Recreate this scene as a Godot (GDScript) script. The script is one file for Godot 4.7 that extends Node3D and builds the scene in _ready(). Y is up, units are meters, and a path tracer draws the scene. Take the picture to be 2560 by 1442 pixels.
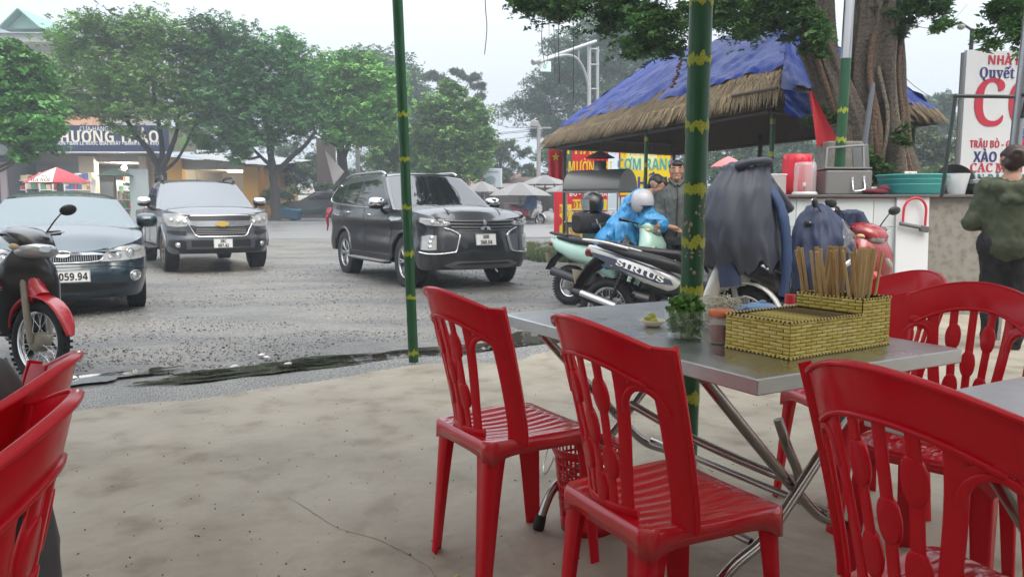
extends Node3D
# A restaurant forecourt in light rain: plastic chairs and steel tables in front, three parked cars, scooters, a thatched kiosk, a shop and trees behind.
var used := {}
var M := {}
var R := RandomNumberGenerator.new()

func _ready():
	R.seed = 7
	var cam := Camera3D.new(); cam.name = "camera"; add_child(cam)
	cam.position = Vector3(0, 1.12, 0); cam.rotation_degrees = Vector3(-6.06, 0, 0)
	cam.fov = 41.1; cam.near = 0.05; cam.far = 900.0; cam.current = true
	var env := Environment.new()
	var sky := Sky.new(); var sm := ProceduralSkyMaterial.new()
	sm.sky_top_color = L(0.88, 0.92, 0.98); sm.sky_horizon_color = L(0.074, 0.080, 0.088); sm.sky_curve = 2.0
	sm.ground_bottom_color = L(0.03, 0.03, 0.03); sm.ground_horizon_color = L(0.06, 0.066, 0.074); sm.ground_curve = 0.1
	sm.sky_energy_multiplier = 1.0; sm.ground_energy_multiplier = 1.0; sm.energy_multiplier = 5.6
	sky.sky_material = sm; env.background_mode = Environment.BG_SKY; env.sky = sky
	env.tonemap_mode = Environment.TONE_MAPPER_LINEAR; env.tonemap_exposure = 1.43
	env.sdfgi_enabled = true; env.ssao_enabled = true; env.ssil_enabled = true
	env.fog_enabled = true; env.fog_density = 0.0040; env.fog_light_color = L(0.66, 0.74, 0.84)
	var we := WorldEnvironment.new(); we.name = "world_environment"; we.environment = env; add_child(we)
	var sun := DirectionalLight3D.new(); sun.name = "sun"; sun.light_energy = 0.5; sun.light_angular_distance = 40.0
	sun.light_color = Color(1, 0.98, 0.95); sun.shadow_enabled = true; sun.rotation_degrees = Vector3(-62, 25, 0); add_child(sun)
	materials()
	setting()
	canopy()
	furniture()
	tabletop()
	cars()
	bikes()
	kiosk()
	counter()
	banyan()
	people()
	shop()
	trees()
	distance()
	litter()

# ---------------------------------------------------------------- helpers
func L(r, g, b) -> Color:
	return Color(r, g, b).linear_to_srgb()

func mat(r, g, b, rough := 0.6, metal := 0.0, spec := 0.5) -> StandardMaterial3D:
	var m := StandardMaterial3D.new(); m.albedo_color = L(r, g, b); m.roughness = rough; m.metallic = metal; m.metallic_specular = spec
	return m

func paint(r, g, b, rough := 0.35, coat := 0.8) -> StandardMaterial3D:
	var m := mat(r, g, b, rough); m.clearcoat_enabled = true; m.clearcoat = coat; m.clearcoat_roughness = 0.06
	return m

func clear(a := 0.15, r := 0.9, g := 0.92, b := 0.95) -> StandardMaterial3D:
	var m := mat(r, g, b, 0.08); m.transparency = BaseMaterial3D.TRANSPARENCY_ALPHA; m.albedo_color.a = a
	return m

func noise(freq, kind := FastNoiseLite.TYPE_SIMPLEX_SMOOTH, oct := 4, seed_ := 1) -> FastNoiseLite:
	var n := FastNoiseLite.new(); n.noise_type = kind; n.frequency = freq; n.fractal_octaves = oct; n.seed = seed_
	return n

func ntex(n: FastNoiseLite, stops: Array, size := 512, normal := 0.0, seamless := true) -> NoiseTexture2D:
	var t := NoiseTexture2D.new(); t.width = size; t.height = size; t.seamless = seamless; t.noise = n
	if normal > 0.0:
		t.as_normal_map = true; t.bump_strength = normal
	else:
		var g := Gradient.new(); g.offsets = PackedFloat32Array(); g.colors = PackedColorArray()
		var of := PackedFloat32Array(); var cs := PackedColorArray()
		for s in stops:
			of.append(s[0]); cs.append(L(s[1], s[2], s[3]))
		g.offsets = of; g.colors = cs; t.color_ramp = g
	return t

func numbered(n: String) -> String:
	if not used.has(n):
		used[n] = 0
		return n
	used[n] += 1
	return "%s_%03d" % [n, used[n]]

func tag(o: Node, label := "", category := "", group := "", kind := ""):
	if label: o.set_meta("label", label)
	if category: o.set_meta("category", category)
	if group: o.set_meta("group", group)
	if kind: o.set_meta("kind", kind)
	return o

func thing(called, label, category, at := Vector3.ZERO, turn := 0.0, group := "") -> Node3D:
	var o := Node3D.new(); o.name = numbered(called); add_child(o); o.position = at; o.rotation.y = turn
	tag(o, label, category, group)
	return o

func obj(called, b, m, parent: Node = null) -> MeshInstance3D:
	var o := MeshInstance3D.new()
	o.mesh = b.mesh() if b is B else b
	o.material_override = m
	if parent:
		o.name = called; parent.add_child(o, true)
	else:
		o.name = numbered(called); add_child(o)
	return o

func item(called, label, category, b, m, at := Vector3.ZERO, turn := 0.0, group := "") -> MeshInstance3D:
	var o := obj(called, b, m); o.position = at; o.rotation.y = turn
	tag(o, label, category, group)
	return o

func struct(called, b, m, parent: Node = null) -> MeshInstance3D:
	var o := obj(called, b, m, parent)
	if parent == null: o.set_meta("kind", "structure")
	return o

func dup(root: Node3D, at: Vector3, turn: float, label: String, group := "") -> Node3D:
	var r: Node3D = root.duplicate(); var n := String(root.name)
	if n.length() > 4 and n.substr(n.length() - 4).begins_with("_0"): n = n.substr(0, n.length() - 4)
	r.name = numbered(n); add_child(r); r.position = at; r.rotation.y = turn
	r.set_meta("label", label)
	if group: r.set_meta("group", group)
	return r

func face(hx, hz) -> float:   # turn for things whose front is +x
	return atan2(-hz, hx)

func faceZ(hx, hz) -> float:  # turn for things whose front is +z
	return atan2(hx, hz)

func X(p := Vector3.ZERO, rx := 0.0, ry := 0.0, rz := 0.0) -> Transform3D:
	return Transform3D(Basis.from_euler(Vector3(deg_to_rad(rx), deg_to_rad(ry), deg_to_rad(rz))), p)

func pw(t: Array, x: float) -> float:   # piecewise linear
	if x <= t[0][0]: return t[0][1]
	for i in range(1, t.size()):
		if x <= t[i][0]:
			return lerpf(t[i - 1][1], t[i][1], (x - t[i - 1][0]) / maxf(1e-6, t[i][0] - t[i - 1][0]))
	return t[-1][1]

func smooth(pts: Array, n := 6) -> Array:   # Catmull-Rom through points
	var o := []
	for i in pts.size() - 1:
		var a = pts[maxi(i - 1, 0)]; var b = pts[i]; var c = pts[i + 1]; var d = pts[mini(i + 2, pts.size() - 1)]
		for k in n:
			o.append(b.cubic_interpolate(c, a, d, float(k) / n))
	o.append(pts[-1])
	return o

var fontc := {}
const VN := {"Ư": "U(", "Ơ": "O(", "Ờ": "O(`", "Ợ": "O(.", "Ớ": "O('", "Ầ": "Â^`", "Ấ": "Â^'", "Ộ": "Ô.", "Ệ": "Ê.", "Ả": "A?", "Ẻ": "E?", "Ặ": "Ă.", "Ự": "U(.", "Ọ": "O.", "ế": "ê^'", "ư": "u(", "ơ": "o(", "Ị": "I.", "Ề": "Ê^`", "Ụ": "U."}
func text(s: String, h: float, m, parent: Node, xf: Transform3D, called := "lettering", squeeze := 1.0, bold := true, serif := false, italic := 0.0) -> MeshInstance3D:
	var key := "%s%s" % [bold, serif]
	if not fontc.has(key):
		var nf := SystemFont.new(); nf.font_names = PackedStringArray(["Droid Serif" if serif else "Droid Sans"]); nf.font_weight = 700 if bold else 400
		fontc[key] = nf
	var f: Font = fontc[key]
	var plain := ""; var marks := []
	for c in s:
		if VN.has(c):
			var q: String = VN[c]; var x0 := f.get_string_size(plain, HORIZONTAL_ALIGNMENT_LEFT, -1, 48).x
			plain += q[0]
			marks.append([x0, f.get_string_size(plain, HORIZONTAL_ALIGNMENT_LEFT, -1, 48).x, q.substr(1), q[0] == q[0].to_lower()])
		else:
			plain += c
	var t := TextMesh.new(); t.text = plain; t.font = f; t.font_size = 48; t.pixel_size = h / 34.5; t.depth = 0.006; t.curve_step = 2.5
	t.horizontal_alignment = HORIZONTAL_ALIGNMENT_CENTER; t.vertical_alignment = VERTICAL_ALIGNMENT_CENTER
	var o := MeshInstance3D.new(); o.mesh = t; o.material_override = m; o.name = called; parent.add_child(o, true)
	o.transform = xf * Transform3D(Basis(Vector3(squeeze, 0, 0), Vector3(italic, 1, 0), Vector3(0, 0, 1)), Vector3.ZERO)
	if marks.size():   # the horns, dots and doubled accents that the typeface lacks
		var b := B.new(); var k := h / 34.5; var w := f.get_string_size(plain, HORIZONTAL_ALIGNMENT_LEFT, -1, 48).x
		var base := (f.get_descent(48) - f.get_ascent(48)) * 0.5
		for q in marks:
			var xl: float = (q[0] - w * 0.5) * k; var xr: float = (q[1] - w * 0.5) * k; var top: float = (base + (25.0 if q[3] else 34.0)) * k; var e := 5.0 * k; var xm := (xl + xr) * 0.5; var hat := false
			for c in String(q[2]):
				var bars := []
				if c == "(": bars = [[xr - e * 0.9, top - e * 0.7, xr + e * 0.1, top + e * 0.9]]
				if c == "^": hat = true
				if c == ".": bars = [[xm - e * 0.5, base * k - e * 1.3, xm + e * 0.5, base * k - e * 1.3]]
				var ox := (e * 1.9 if hat else 0.0); var oy := (e * 1.2 if hat else e * 0.4)
				if c == "`": bars = [[xm + ox - e, top + oy + e * 1.5, xm + ox + e * 0.3, top + oy + e * 0.4]]
				if c == "'": bars = [[xm + ox - e * 0.3, top + oy + e * 0.4, xm + ox + e, top + oy + e * 1.5]]
				if c == "?": bars = [[xm - e * 0.3, top + e * 0.5, xm + e * 0.5, top + e * 1.1], [xm + e * 0.5, top + e * 1.1, xm - e * 0.4, top + e * 1.7]]
				for r in bars:
					var d := Vector2(r[2] - r[0], r[3] - r[1])
					b.box(Transform3D(Basis(Vector3.BACK, d.angle()), Vector3((r[0] + r[2]) * 0.5, (r[1] + r[3]) * 0.5, 0)), Vector3(d.length() + e * 0.3, e * 0.95, 0.006))
		var a := MeshInstance3D.new(); a.mesh = b.mesh(); a.material_override = m; a.name = "accents"; parent.add_child(a, true); a.transform = o.transform; stuff(a)
	return o

class B:
	var st := SurfaceTool.new()
	var g := 0
	func _init():
		st.begin(Mesh.PRIMITIVE_TRIANGLES); st.set_smooth_group(0)
	func grp(flat := false):
		g += 1
		st.set_smooth_group(-1 if flat else g)
	func tri(a: Vector3, b: Vector3, c: Vector3):
		st.add_vertex(a); st.add_vertex(b); st.add_vertex(c)
	func quad(a: Vector3, b: Vector3, c: Vector3, d: Vector3):
		tri(a, b, c); tri(a, c, d)
	func mesh() -> ArrayMesh:
		st.generate_normals(); st.index()
		return st.commit()
	func grid(rows: Array, close_u := false, uv := Vector2.ZERO, uo := Vector2.ZERO):
		grp()
		var m := rows.size(); var n: int = rows[0].size()
		for i in m - 1:
			var a = rows[i]; var b = rows[i + 1]
			for j in (n if close_u else n - 1):
				var k := (j + 1) % n
				if uv == Vector2.ZERO:
					quad(a[j], a[k], b[k], b[j])
				else:
					var u0 := uo.x + uv.x * j / (n - 1.0); var u1 := uo.x + uv.x * (j + 1) / (n - 1.0)
					var v0 := uo.y + uv.y * i / (m - 1.0); var v1 := uo.y + uv.y * (i + 1) / (m - 1.0)
					var q := [[a[j], u0, v0], [a[k], u1, v0], [b[k], u1, v1], [a[j], u0, v0], [b[k], u1, v1], [b[j], u0, v1]]
					for e in q:
						st.set_uv(Vector2(e[1], e[2])); st.add_vertex(e[0])
	func fan(ring, flip := false):
		grp()
		var c := Vector3.ZERO
		for p in ring: c += p
		c /= ring.size()
		for i in ring.size():
			var k: int = (i + 1) % ring.size()
			if flip: tri(c, ring[k], ring[i])
			else: tri(c, ring[i], ring[k])
	func loft(rings: Array, cap := true):
		grid(rings, true)
		if cap:
			fan(rings[0], true); fan(rings[-1])
	func box(xf: Transform3D, s: Vector3, bev := 0.0):
		grp(true)
		var h := s * 0.5
		if bev <= 0.0:
			var p := []
			for i in 8:
				p.append(xf * Vector3(h.x if i & 1 else -h.x, h.y if i & 2 else -h.y, h.z if i & 4 else -h.z))
			for f in [[0, 1, 3, 2], [5, 4, 6, 7], [4, 0, 2, 6], [1, 5, 7, 3], [2, 3, 7, 6], [4, 5, 1, 0]]:
				quad(p[f[0]], p[f[1]], p[f[2]], p[f[3]])
			return
		var b := minf(bev, minf(h.x, minf(h.y, h.z)) * 0.98)
		var q := {}
		for i in 8:
			var sg := Vector3(1 if i & 1 else -1, 1 if i & 2 else -1, 1 if i & 4 else -1)
			for ax in 3:
				var w := Vector3(h.x - b, h.y - b, h.z - b); w[ax] = h[ax]
				q[i * 3 + ax] = xf * (w * sg)
		for ax in 3:
			var u := 1 << ((ax + 1) % 3); var w2 := 1 << ((ax + 2) % 3)
			for s2 in [0, 1]:
				var o: int = (1 << ax) * s2
				quad(q[o * 3 + ax], q[(o | u) * 3 + ax], q[(o | u | w2) * 3 + ax], q[(o | w2) * 3 + ax])
		for ax in 3:
			var u2 := (ax + 1) % 3; var w3 := (ax + 2) % 3
			for k in 4:
				var o2: int = (1 << u2) * (k & 1) + (1 << w3) * (k >> 1)
				var e: int = o2 | (1 << ax)
				quad(q[o2 * 3 + u2], q[e * 3 + u2], q[e * 3 + w3], q[o2 * 3 + w3])
		for i in 8:
			tri(q[i * 3], q[i * 3 + 1], q[i * 3 + 2])
	func tube(pts: Array, r, seg := 8, cap := true, squash := 1.0, up := Vector3.UP):
		var rings := []; var n := pts.size()
		var t0: Vector3 = (pts[1] - pts[0]).normalized()
		var nx := up.cross(t0)
		if nx.length() < 0.05: nx = Vector3.RIGHT.cross(t0)
		nx = nx.normalized()
		for i in n:
			var t: Vector3 = (pts[mini(i + 1, n - 1)] - pts[maxi(i - 1, 0)]).normalized()
			nx = (nx - t * nx.dot(t)).normalized()
			var ny := t.cross(nx)
			var rr: float = r[mini(i, r.size() - 1)] if r is Array else r
			var ring := PackedVector3Array()
			for k in seg:
				var a := TAU * k / seg
				ring.append(pts[i] + nx * cos(a) * rr + ny * sin(a) * rr * squash)
			rings.append(ring)
		loft(rings, cap)
	func lathe(prof: Array, seg := 20, xf := Transform3D()):
		var rings := []
		for p in prof:
			var ring := PackedVector3Array()
			for k in seg:
				var a := TAU * k / seg
				ring.append(xf * Vector3(p[0] * cos(a), p[1], p[0] * sin(a)))
			rings.append(ring)
		grid(rings, true)
	func lathes(profs: Array, seg := 20, xf := Transform3D()):   # sharp edges between pieces
		for p in profs: lathe(p, seg, xf)
	func ball(c: Vector3, r: Vector3, seg := 12, rows := 8, xf := Transform3D()):
		var rings := []
		for i in rows + 1:
			var f := PI * i / rows; var ring := PackedVector3Array()
			for k in seg:
				var a := TAU * k / seg
				ring.append(xf * (c + Vector3(r.x * sin(f) * cos(a), r.y * cos(f), r.z * sin(f) * sin(a))))
			rings.append(ring)
		grid(rings, true)
	func prism(poly, depth: float, xf := Transform3D(), flat := true):
		var pp := PackedVector2Array(poly); var ix := Geometry2D.triangulate_polygon(pp); var h := depth * 0.5
		grp(true)
		for i in range(0, ix.size(), 3):
			var a := pp[ix[i]]; var b := pp[ix[i + 1]]; var c := pp[ix[i + 2]]
			tri(xf * Vector3(a.x, a.y, h), xf * Vector3(b.x, b.y, h), xf * Vector3(c.x, c.y, h))
			tri(xf * Vector3(a.x, a.y, -h), xf * Vector3(c.x, c.y, -h), xf * Vector3(b.x, b.y, -h))
		grp(flat)
		for i in pp.size():
			var a2 := pp[i]; var b2 := pp[(i + 1) % pp.size()]
			quad(xf * Vector3(a2.x, a2.y, -h), xf * Vector3(b2.x, b2.y, -h), xf * Vector3(b2.x, b2.y, h), xf * Vector3(a2.x, a2.y, h))
	func sweep(path: Array, seg := 12, p := 2.5, xf := Transform3D(), cap := true):   # [x, y, half width, half height] along a path in the plane z = 0
		var rings := []; var n := path.size()
		for i in n:
			var a = path[maxi(i - 1, 0)]; var b = path[mini(i + 1, n - 1)]
			var t := Vector2(b[0] - a[0], b[1] - a[1]).normalized(); var nn := Vector2(-t.y, t.x)
			var ring := PackedVector3Array(); var c = path[i]
			var zo: float = c[4] if c.size() > 4 else 0.0
			for k in seg:
				var an := TAU * k / seg
				var cc := signf(cos(an)) * pow(absf(cos(an)), 2.0 / p); var ss := signf(sin(an)) * pow(absf(sin(an)), 2.0 / p)
				ring.append(xf * Vector3(c[0] + nn.x * ss * c[3], c[1] + nn.y * ss * c[3], zo + cc * c[2]))
			rings.append(ring)
		loft(rings, cap)

func stuff(o):
	o.set_meta("kind", "stuff")
	return o

func multi(called, mesh: Mesh, m, xs: Array, cols, parent: Node = null) -> MultiMeshInstance3D:
	var mm := MultiMesh.new(); mm.transform_format = MultiMesh.TRANSFORM_3D; mm.use_colors = cols != null; mm.mesh = mesh; mm.instance_count = xs.size()
	var st := 16 if cols != null else 12
	var buf := PackedFloat32Array(); buf.resize(xs.size() * st)
	var at := 0
	for i in xs.size():
		var t: Transform3D = xs[i]; var b := t.basis
		buf[at] = b.x.x; buf[at + 1] = b.y.x; buf[at + 2] = b.z.x; buf[at + 3] = t.origin.x
		buf[at + 4] = b.x.y; buf[at + 5] = b.y.y; buf[at + 6] = b.z.y; buf[at + 7] = t.origin.y
		buf[at + 8] = b.x.z; buf[at + 9] = b.y.z; buf[at + 10] = b.z.z; buf[at + 11] = t.origin.z
		if cols != null:
			var c: Color = cols[i]; buf[at + 12] = c.r; buf[at + 13] = c.g; buf[at + 14] = c.b; buf[at + 15] = 1.0
		at += st
	mm.buffer = buf
	var o := MultiMeshInstance3D.new(); o.multimesh = mm; o.material_override = m
	if parent:
		o.name = called; parent.add_child(o, true)
	else:
		o.name = numbered(called); add_child(o)
	return o

func rnd(a: float, b: float) -> float:
	return R.randf_range(a, b)

func rb() -> Basis:
	return Basis.from_euler(Vector3(rnd(-PI, PI), rnd(-PI, PI), rnd(-PI, PI)))

# a continuous skin over tapered bones [a, b, ra, rb], by surface nets on a smooth minimum
func skin(bones: Array, k: float, cell: float) -> ArrayMesh:
	var lo := Vector3(INF, INF, INF); var hi := -lo
	for b in bones:
		for e in [[b[0], b[2]], [b[1], b[3]]]:
			var r3 := Vector3.ONE * (float(e[1]) + cell * 3.0)
			lo = lo.min(e[0] - r3); hi = hi.max(e[0] + r3)
	var nx := int((hi.x - lo.x) / cell) + 2; var ny := int((hi.y - lo.y) / cell) + 2; var nz := int((hi.z - lo.z) / cell) + 2
	var f := PackedFloat32Array(); f.resize(nx * ny * nz); f.fill(1.0)
	for b in bones:
		var a: Vector3 = b[0]; var d: Vector3 = b[1] - b[0]; var r0: float = b[2]; var r1: float = b[3]
		var pad := Vector3.ONE * (maxf(r0, r1) + k + cell * 2.0)
		var i0 := ((a.min(b[1]) - pad - lo) / cell).floor(); var i1 := ((a.max(b[1]) + pad - lo) / cell).ceil()
		var dd := maxf(d.length_squared(), 1e-8)
		for z in range(maxi(0, int(i0.z)), mini(nz, int(i1.z) + 1)):
			for y in range(maxi(0, int(i0.y)), mini(ny, int(i1.y) + 1)):
				var at := (z * ny + y) * nx
				for x in range(maxi(0, int(i0.x)), mini(nx, int(i1.x) + 1)):
					var p := lo + Vector3(x, y, z) * cell - a
					var t := clampf(p.dot(d) / dd, 0.0, 1.0)
					var s := (p - d * t).length() - lerpf(r0, r1, t)
					var o := f[at + x]
					var h := maxf(k - absf(o - s), 0.0) / k
					f[at + x] = minf(o, s) - h * h * k * 0.25
	var ids := PackedInt32Array(); ids.resize(nx * ny * nz); ids.fill(-1)
	var vs := PackedVector3Array()
	var step := [1, nx, nx * ny]
	var co := [0, 1, nx, nx + 1, nx * ny, nx * ny + 1, nx * ny + nx, nx * ny + nx + 1]
	var cp := [Vector3(0, 0, 0), Vector3(1, 0, 0), Vector3(0, 1, 0), Vector3(1, 1, 0), Vector3(0, 0, 1), Vector3(1, 0, 1), Vector3(0, 1, 1), Vector3(1, 1, 1)]
	var ed := [[0, 1], [2, 3], [4, 5], [6, 7], [0, 2], [1, 3], [4, 6], [5, 7], [0, 4], [1, 5], [2, 6], [3, 7]]
	for z in nz - 1:
		for y in ny - 1:
			var row := (z * ny + y) * nx
			for x in nx - 1:
				var at := row + x
				var f0 := f[at]
				if absf(f0) > cell * 2.0: continue
				var s0 := f0 < 0.0; var mixed := false
				for c in 7:
					if (f[at + co[c + 1]] < 0.0) != s0:
						mixed = true; break
				if not mixed: continue
				var sum := Vector3.ZERO; var cnt := 0
				for e in ed:
					var fa := f[at + co[e[0]]]; var fb := f[at + co[e[1]]]
					if (fa < 0.0) != (fb < 0.0):
						sum += cp[e[0]].lerp(cp[e[1]], fa / (fa - fb)); cnt += 1
				ids[at] = vs.size(); vs.append(lo + (Vector3(x, y, z) + sum / cnt) * cell)
	var ix := PackedInt32Array()
	for z in range(1, nz - 1):
		for y in range(1, ny - 1):
			var row := (z * ny + y) * nx
			for x in range(1, nx - 1):
				var at := row + x
				var f0 := f[at]
				if absf(f0) > cell * 2.0: continue
				for ax in 3:
					var f1 := f[at + step[ax]]
					if (f0 < 0.0) == (f1 < 0.0): continue
					var u: int = step[(ax + 1) % 3]; var w: int = step[(ax + 2) % 3]
					var a := ids[at]; var b2 := ids[at - u]; var c := ids[at - u - w]; var d2 := ids[at - w]
					if a < 0 or b2 < 0 or c < 0 or d2 < 0: continue
					if f0 < 0.0: ix.append_array(PackedInt32Array([a, c, b2, a, d2, c]))
					else: ix.append_array(PackedInt32Array([a, b2, c, a, c, d2]))
	var st := SurfaceTool.new(); st.begin(Mesh.PRIMITIVE_TRIANGLES); st.set_smooth_group(0)
	for i in ix: st.add_vertex(vs[i])
	st.generate_normals(); st.index()
	return st.commit()

# ---------------------------------------------------------------- materials and the setting
func materials():
	# shared surfaces
	var gravel := StandardMaterial3D.new()
	var cell := noise(0.11, FastNoiseLite.TYPE_CELLULAR, 2, 5); cell.cellular_return_type = FastNoiseLite.RETURN_CELL_VALUE; cell.cellular_jitter = 1.0
	gravel.albedo_texture = ntex(cell, [[0.0, 0.075, 0.075, 0.075], [0.35, 0.125, 0.123, 0.12], [0.6, 0.175, 0.172, 0.163], [0.85, 0.235, 0.228, 0.215], [1.0, 0.34, 0.33, 0.315]], 1024)
	var cd := noise(0.11, FastNoiseLite.TYPE_CELLULAR, 2, 5); cd.cellular_return_type = FastNoiseLite.RETURN_DISTANCE; cd.cellular_jitter = 1.0
	gravel.normal_enabled = true; gravel.normal_texture = ntex(cd, [], 1024, 5.0); gravel.normal_scale = 0.55
	gravel.roughness_texture = ntex(noise(0.01, FastNoiseLite.TYPE_SIMPLEX_SMOOTH, 5, 9), [[0.0, 0.2, 0.2, 0.2], [0.45, 0.36, 0.36, 0.36], [1.0, 0.8, 0.8, 0.8]], 512)
	gravel.roughness = 0.75
	gravel.detail_enabled = true; gravel.detail_uv_layer = BaseMaterial3D.DETAIL_UV_2; gravel.detail_blend_mode = BaseMaterial3D.BLEND_MODE_MUL
	gravel.detail_albedo = ntex(noise(0.014, FastNoiseLite.TYPE_SIMPLEX_SMOOTH, 5, 21), [[0.0, 0.55, 0.57, 0.6], [0.4, 0.78, 0.78, 0.78], [0.55, 0.95, 0.93, 0.9], [0.7, 1.0, 0.97, 0.93], [1.0, 1.0, 0.97, 0.93]], 512)
	M.gravel = gravel
	var floor_ := StandardMaterial3D.new()
	floor_.albedo_texture = ntex(noise(0.012, FastNoiseLite.TYPE_SIMPLEX_SMOOTH, 6, 31), [[0.0, 0.30, 0.268, 0.215], [0.3, 0.35, 0.314, 0.254], [0.5, 0.38, 0.342, 0.278], [0.75, 0.41, 0.37, 0.302], [1.0, 0.45, 0.408, 0.336]], 1024)
	floor_.roughness_texture = ntex(noise(0.012, FastNoiseLite.TYPE_SIMPLEX_SMOOTH, 4, 33), [[0.0, 0.3, 0.3, 0.3], [0.5, 0.5, 0.5, 0.5], [1.0, 0.8, 0.8, 0.8]], 512)
	floor_.normal_enabled = true; floor_.normal_texture = ntex(noise(0.09, FastNoiseLite.TYPE_SIMPLEX_SMOOTH, 6, 35), [], 1024, 2.0); floor_.normal_scale = 0.4
	floor_.detail_enabled = true; floor_.detail_uv_layer = BaseMaterial3D.DETAIL_UV_2; floor_.detail_blend_mode = BaseMaterial3D.BLEND_MODE_MUL
	floor_.detail_albedo = ntex(noise(0.014, FastNoiseLite.TYPE_SIMPLEX_SMOOTH, 7, 37), [[0.0, 0.62, 0.60, 0.57], [0.28, 0.84, 0.825, 0.80], [0.42, 0.955, 0.945, 0.93], [0.65, 1, 1, 1], [1.0, 1, 1, 1]], 1024)
	M.floor = floor_
	var wet := StandardMaterial3D.new()
	wet.albedo_texture = ntex(noise(0.02, FastNoiseLite.TYPE_SIMPLEX_SMOOTH, 6, 41), [[0.0, 0.14, 0.138, 0.132], [0.4, 0.22, 0.218, 0.21], [0.6, 0.27, 0.267, 0.256], [1.0, 0.34, 0.333, 0.318]], 512)
	wet.roughness_texture = ntex(noise(0.02, FastNoiseLite.TYPE_SIMPLEX_SMOOTH, 4, 43), [[0.0, 0.03, 0.03, 0.03], [0.5, 0.07, 0.07, 0.07], [1.0, 0.2, 0.2, 0.2]], 512)
	wet.normal_enabled = true; wet.normal_texture = ntex(noise(0.04, FastNoiseLite.TYPE_SIMPLEX_SMOOTH, 5, 45), [], 512, 2.0); wet.normal_scale = 0.10
	M.wet = wet
	M.water = mat(0.05, 0.044, 0.033, 0.02, 0.0, 0.6)
	M.red = mat(0.66, 0.008, 0.022, 0.22, 0.0, 0.45); M.red.backlight_enabled = true; M.red.backlight = L(0.30, 0.002, 0.005)
	var scuff := noise(0.02, FastNoiseLite.TYPE_SIMPLEX_SMOOTH, 4, 51)
	M.red.roughness_texture = ntex(scuff, [[0.0, 0.55, 0.55, 0.55], [0.5, 0.9, 0.9, 0.9], [1.0, 1, 1, 1]], 256); M.red.uv1_triplanar = true; M.red.uv1_scale = Vector3(3, 3, 3); M.red.roughness = 0.24
	M.seat = M.red.duplicate(); M.seat.roughness = 0.16; M.seat.metallic_specular = 0.75; M.seat.clearcoat_enabled = true; M.seat.clearcoat = 0.6; M.seat.clearcoat_roughness = 0.1
	M.steel = mat(0.50, 0.50, 0.50, 0.3, 1.0)
	var steel := mat(0.60, 0.61, 0.615, 1.0, 1.0)
	steel.roughness_texture = ntex(noise(0.012, FastNoiseLite.TYPE_SIMPLEX_SMOOTH, 6, 53), [[0.0, 0.04, 0.04, 0.04], [0.5, 0.09, 0.09, 0.09], [1.0, 0.17, 0.17, 0.17]], 512)
	steel.albedo_texture = ntex(noise(0.03, FastNoiseLite.TYPE_SIMPLEX_SMOOTH, 5, 54), [[0.0, 0.86, 0.86, 0.85], [0.5, 0.96, 0.96, 0.96], [1.0, 1, 1, 1]], 512)
	steel.normal_enabled = true; steel.normal_texture = ntex(noise(0.02, FastNoiseLite.TYPE_SIMPLEX_SMOOTH, 2, 55), [], 512, 1.5); steel.normal_scale = 0.03
	steel.uv1_triplanar = true; steel.uv1_world_triplanar = true; steel.uv1_scale = Vector3(0.7, 0.7, 0.7)
	M.table = steel
	M.tube = mat(0.42, 0.40, 0.38, 0.2, 1.0)
	M.rubber = mat(0.012, 0.012, 0.012, 0.75)
	M.tyre = mat(0.018, 0.018, 0.019, 0.82)
	M.black = mat(0.012, 0.012, 0.014, 0.45)
	M.gloss_black = paint(0.008, 0.009, 0.011, 0.3)
	M.chrome = mat(0.75, 0.76, 0.78, 0.12, 1.0)
	M.alloy = mat(0.42, 0.43, 0.45, 0.35, 0.9)
	M.glass = mat(0.012, 0.014, 0.016, 0.03, 0.0, 1.0)
	M.lens = clear(0.12); M.plate = mat(0.72, 0.73, 0.72, 0.5); M.ink = mat(0.01, 0.01, 0.012, 0.6)
	M.white = mat(0.78, 0.78, 0.77, 0.5); M.grey = mat(0.25, 0.25, 0.25, 0.6)
	M.concrete = mat(0.27, 0.255, 0.23, 0.85)
	M.concrete.albedo_texture = ntex(noise(0.02, FastNoiseLite.TYPE_SIMPLEX_SMOOTH, 6, 61), [[0.0, 0.55, 0.53, 0.5], [0.5, 0.88, 0.87, 0.86], [1.0, 1, 1, 1]], 512)
	M.concrete.uv1_triplanar = true; M.concrete.uv1_world_triplanar = true; M.concrete.uv1_scale = Vector3(0.9, 0.9, 0.9)
	M.bamboo_green = mat(0.012, 0.085, 0.03, 0.35)
	M.bamboo_green.albedo_texture = ntex(noise(0.03, FastNoiseLite.TYPE_SIMPLEX_SMOOTH, 4, 63), [[0.0, 0.45, 0.5, 0.4], [0.45, 0.9, 0.9, 0.9], [1.0, 1, 1, 1]], 256)
	M.bamboo_green.uv1_triplanar = true; M.bamboo_green.uv1_scale = Vector3(4, 0.7, 4)
	M.band = mat(0.34, 0.36, 0.03, 0.5); M.band.albedo_texture = ntex(noise(0.05, FastNoiseLite.TYPE_SIMPLEX_SMOOTH, 4, 65), [[0.0, 0.25, 0.4, 0.3], [0.42, 0.75, 0.85, 0.6], [0.6, 1, 1, 1], [1.0, 1, 1, 1]], 256); M.band.uv1_triplanar = true; M.band.uv1_scale = Vector3(7, 7, 7)
	M.rust = mat(0.10, 0.055, 0.03, 0.9)

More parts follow.
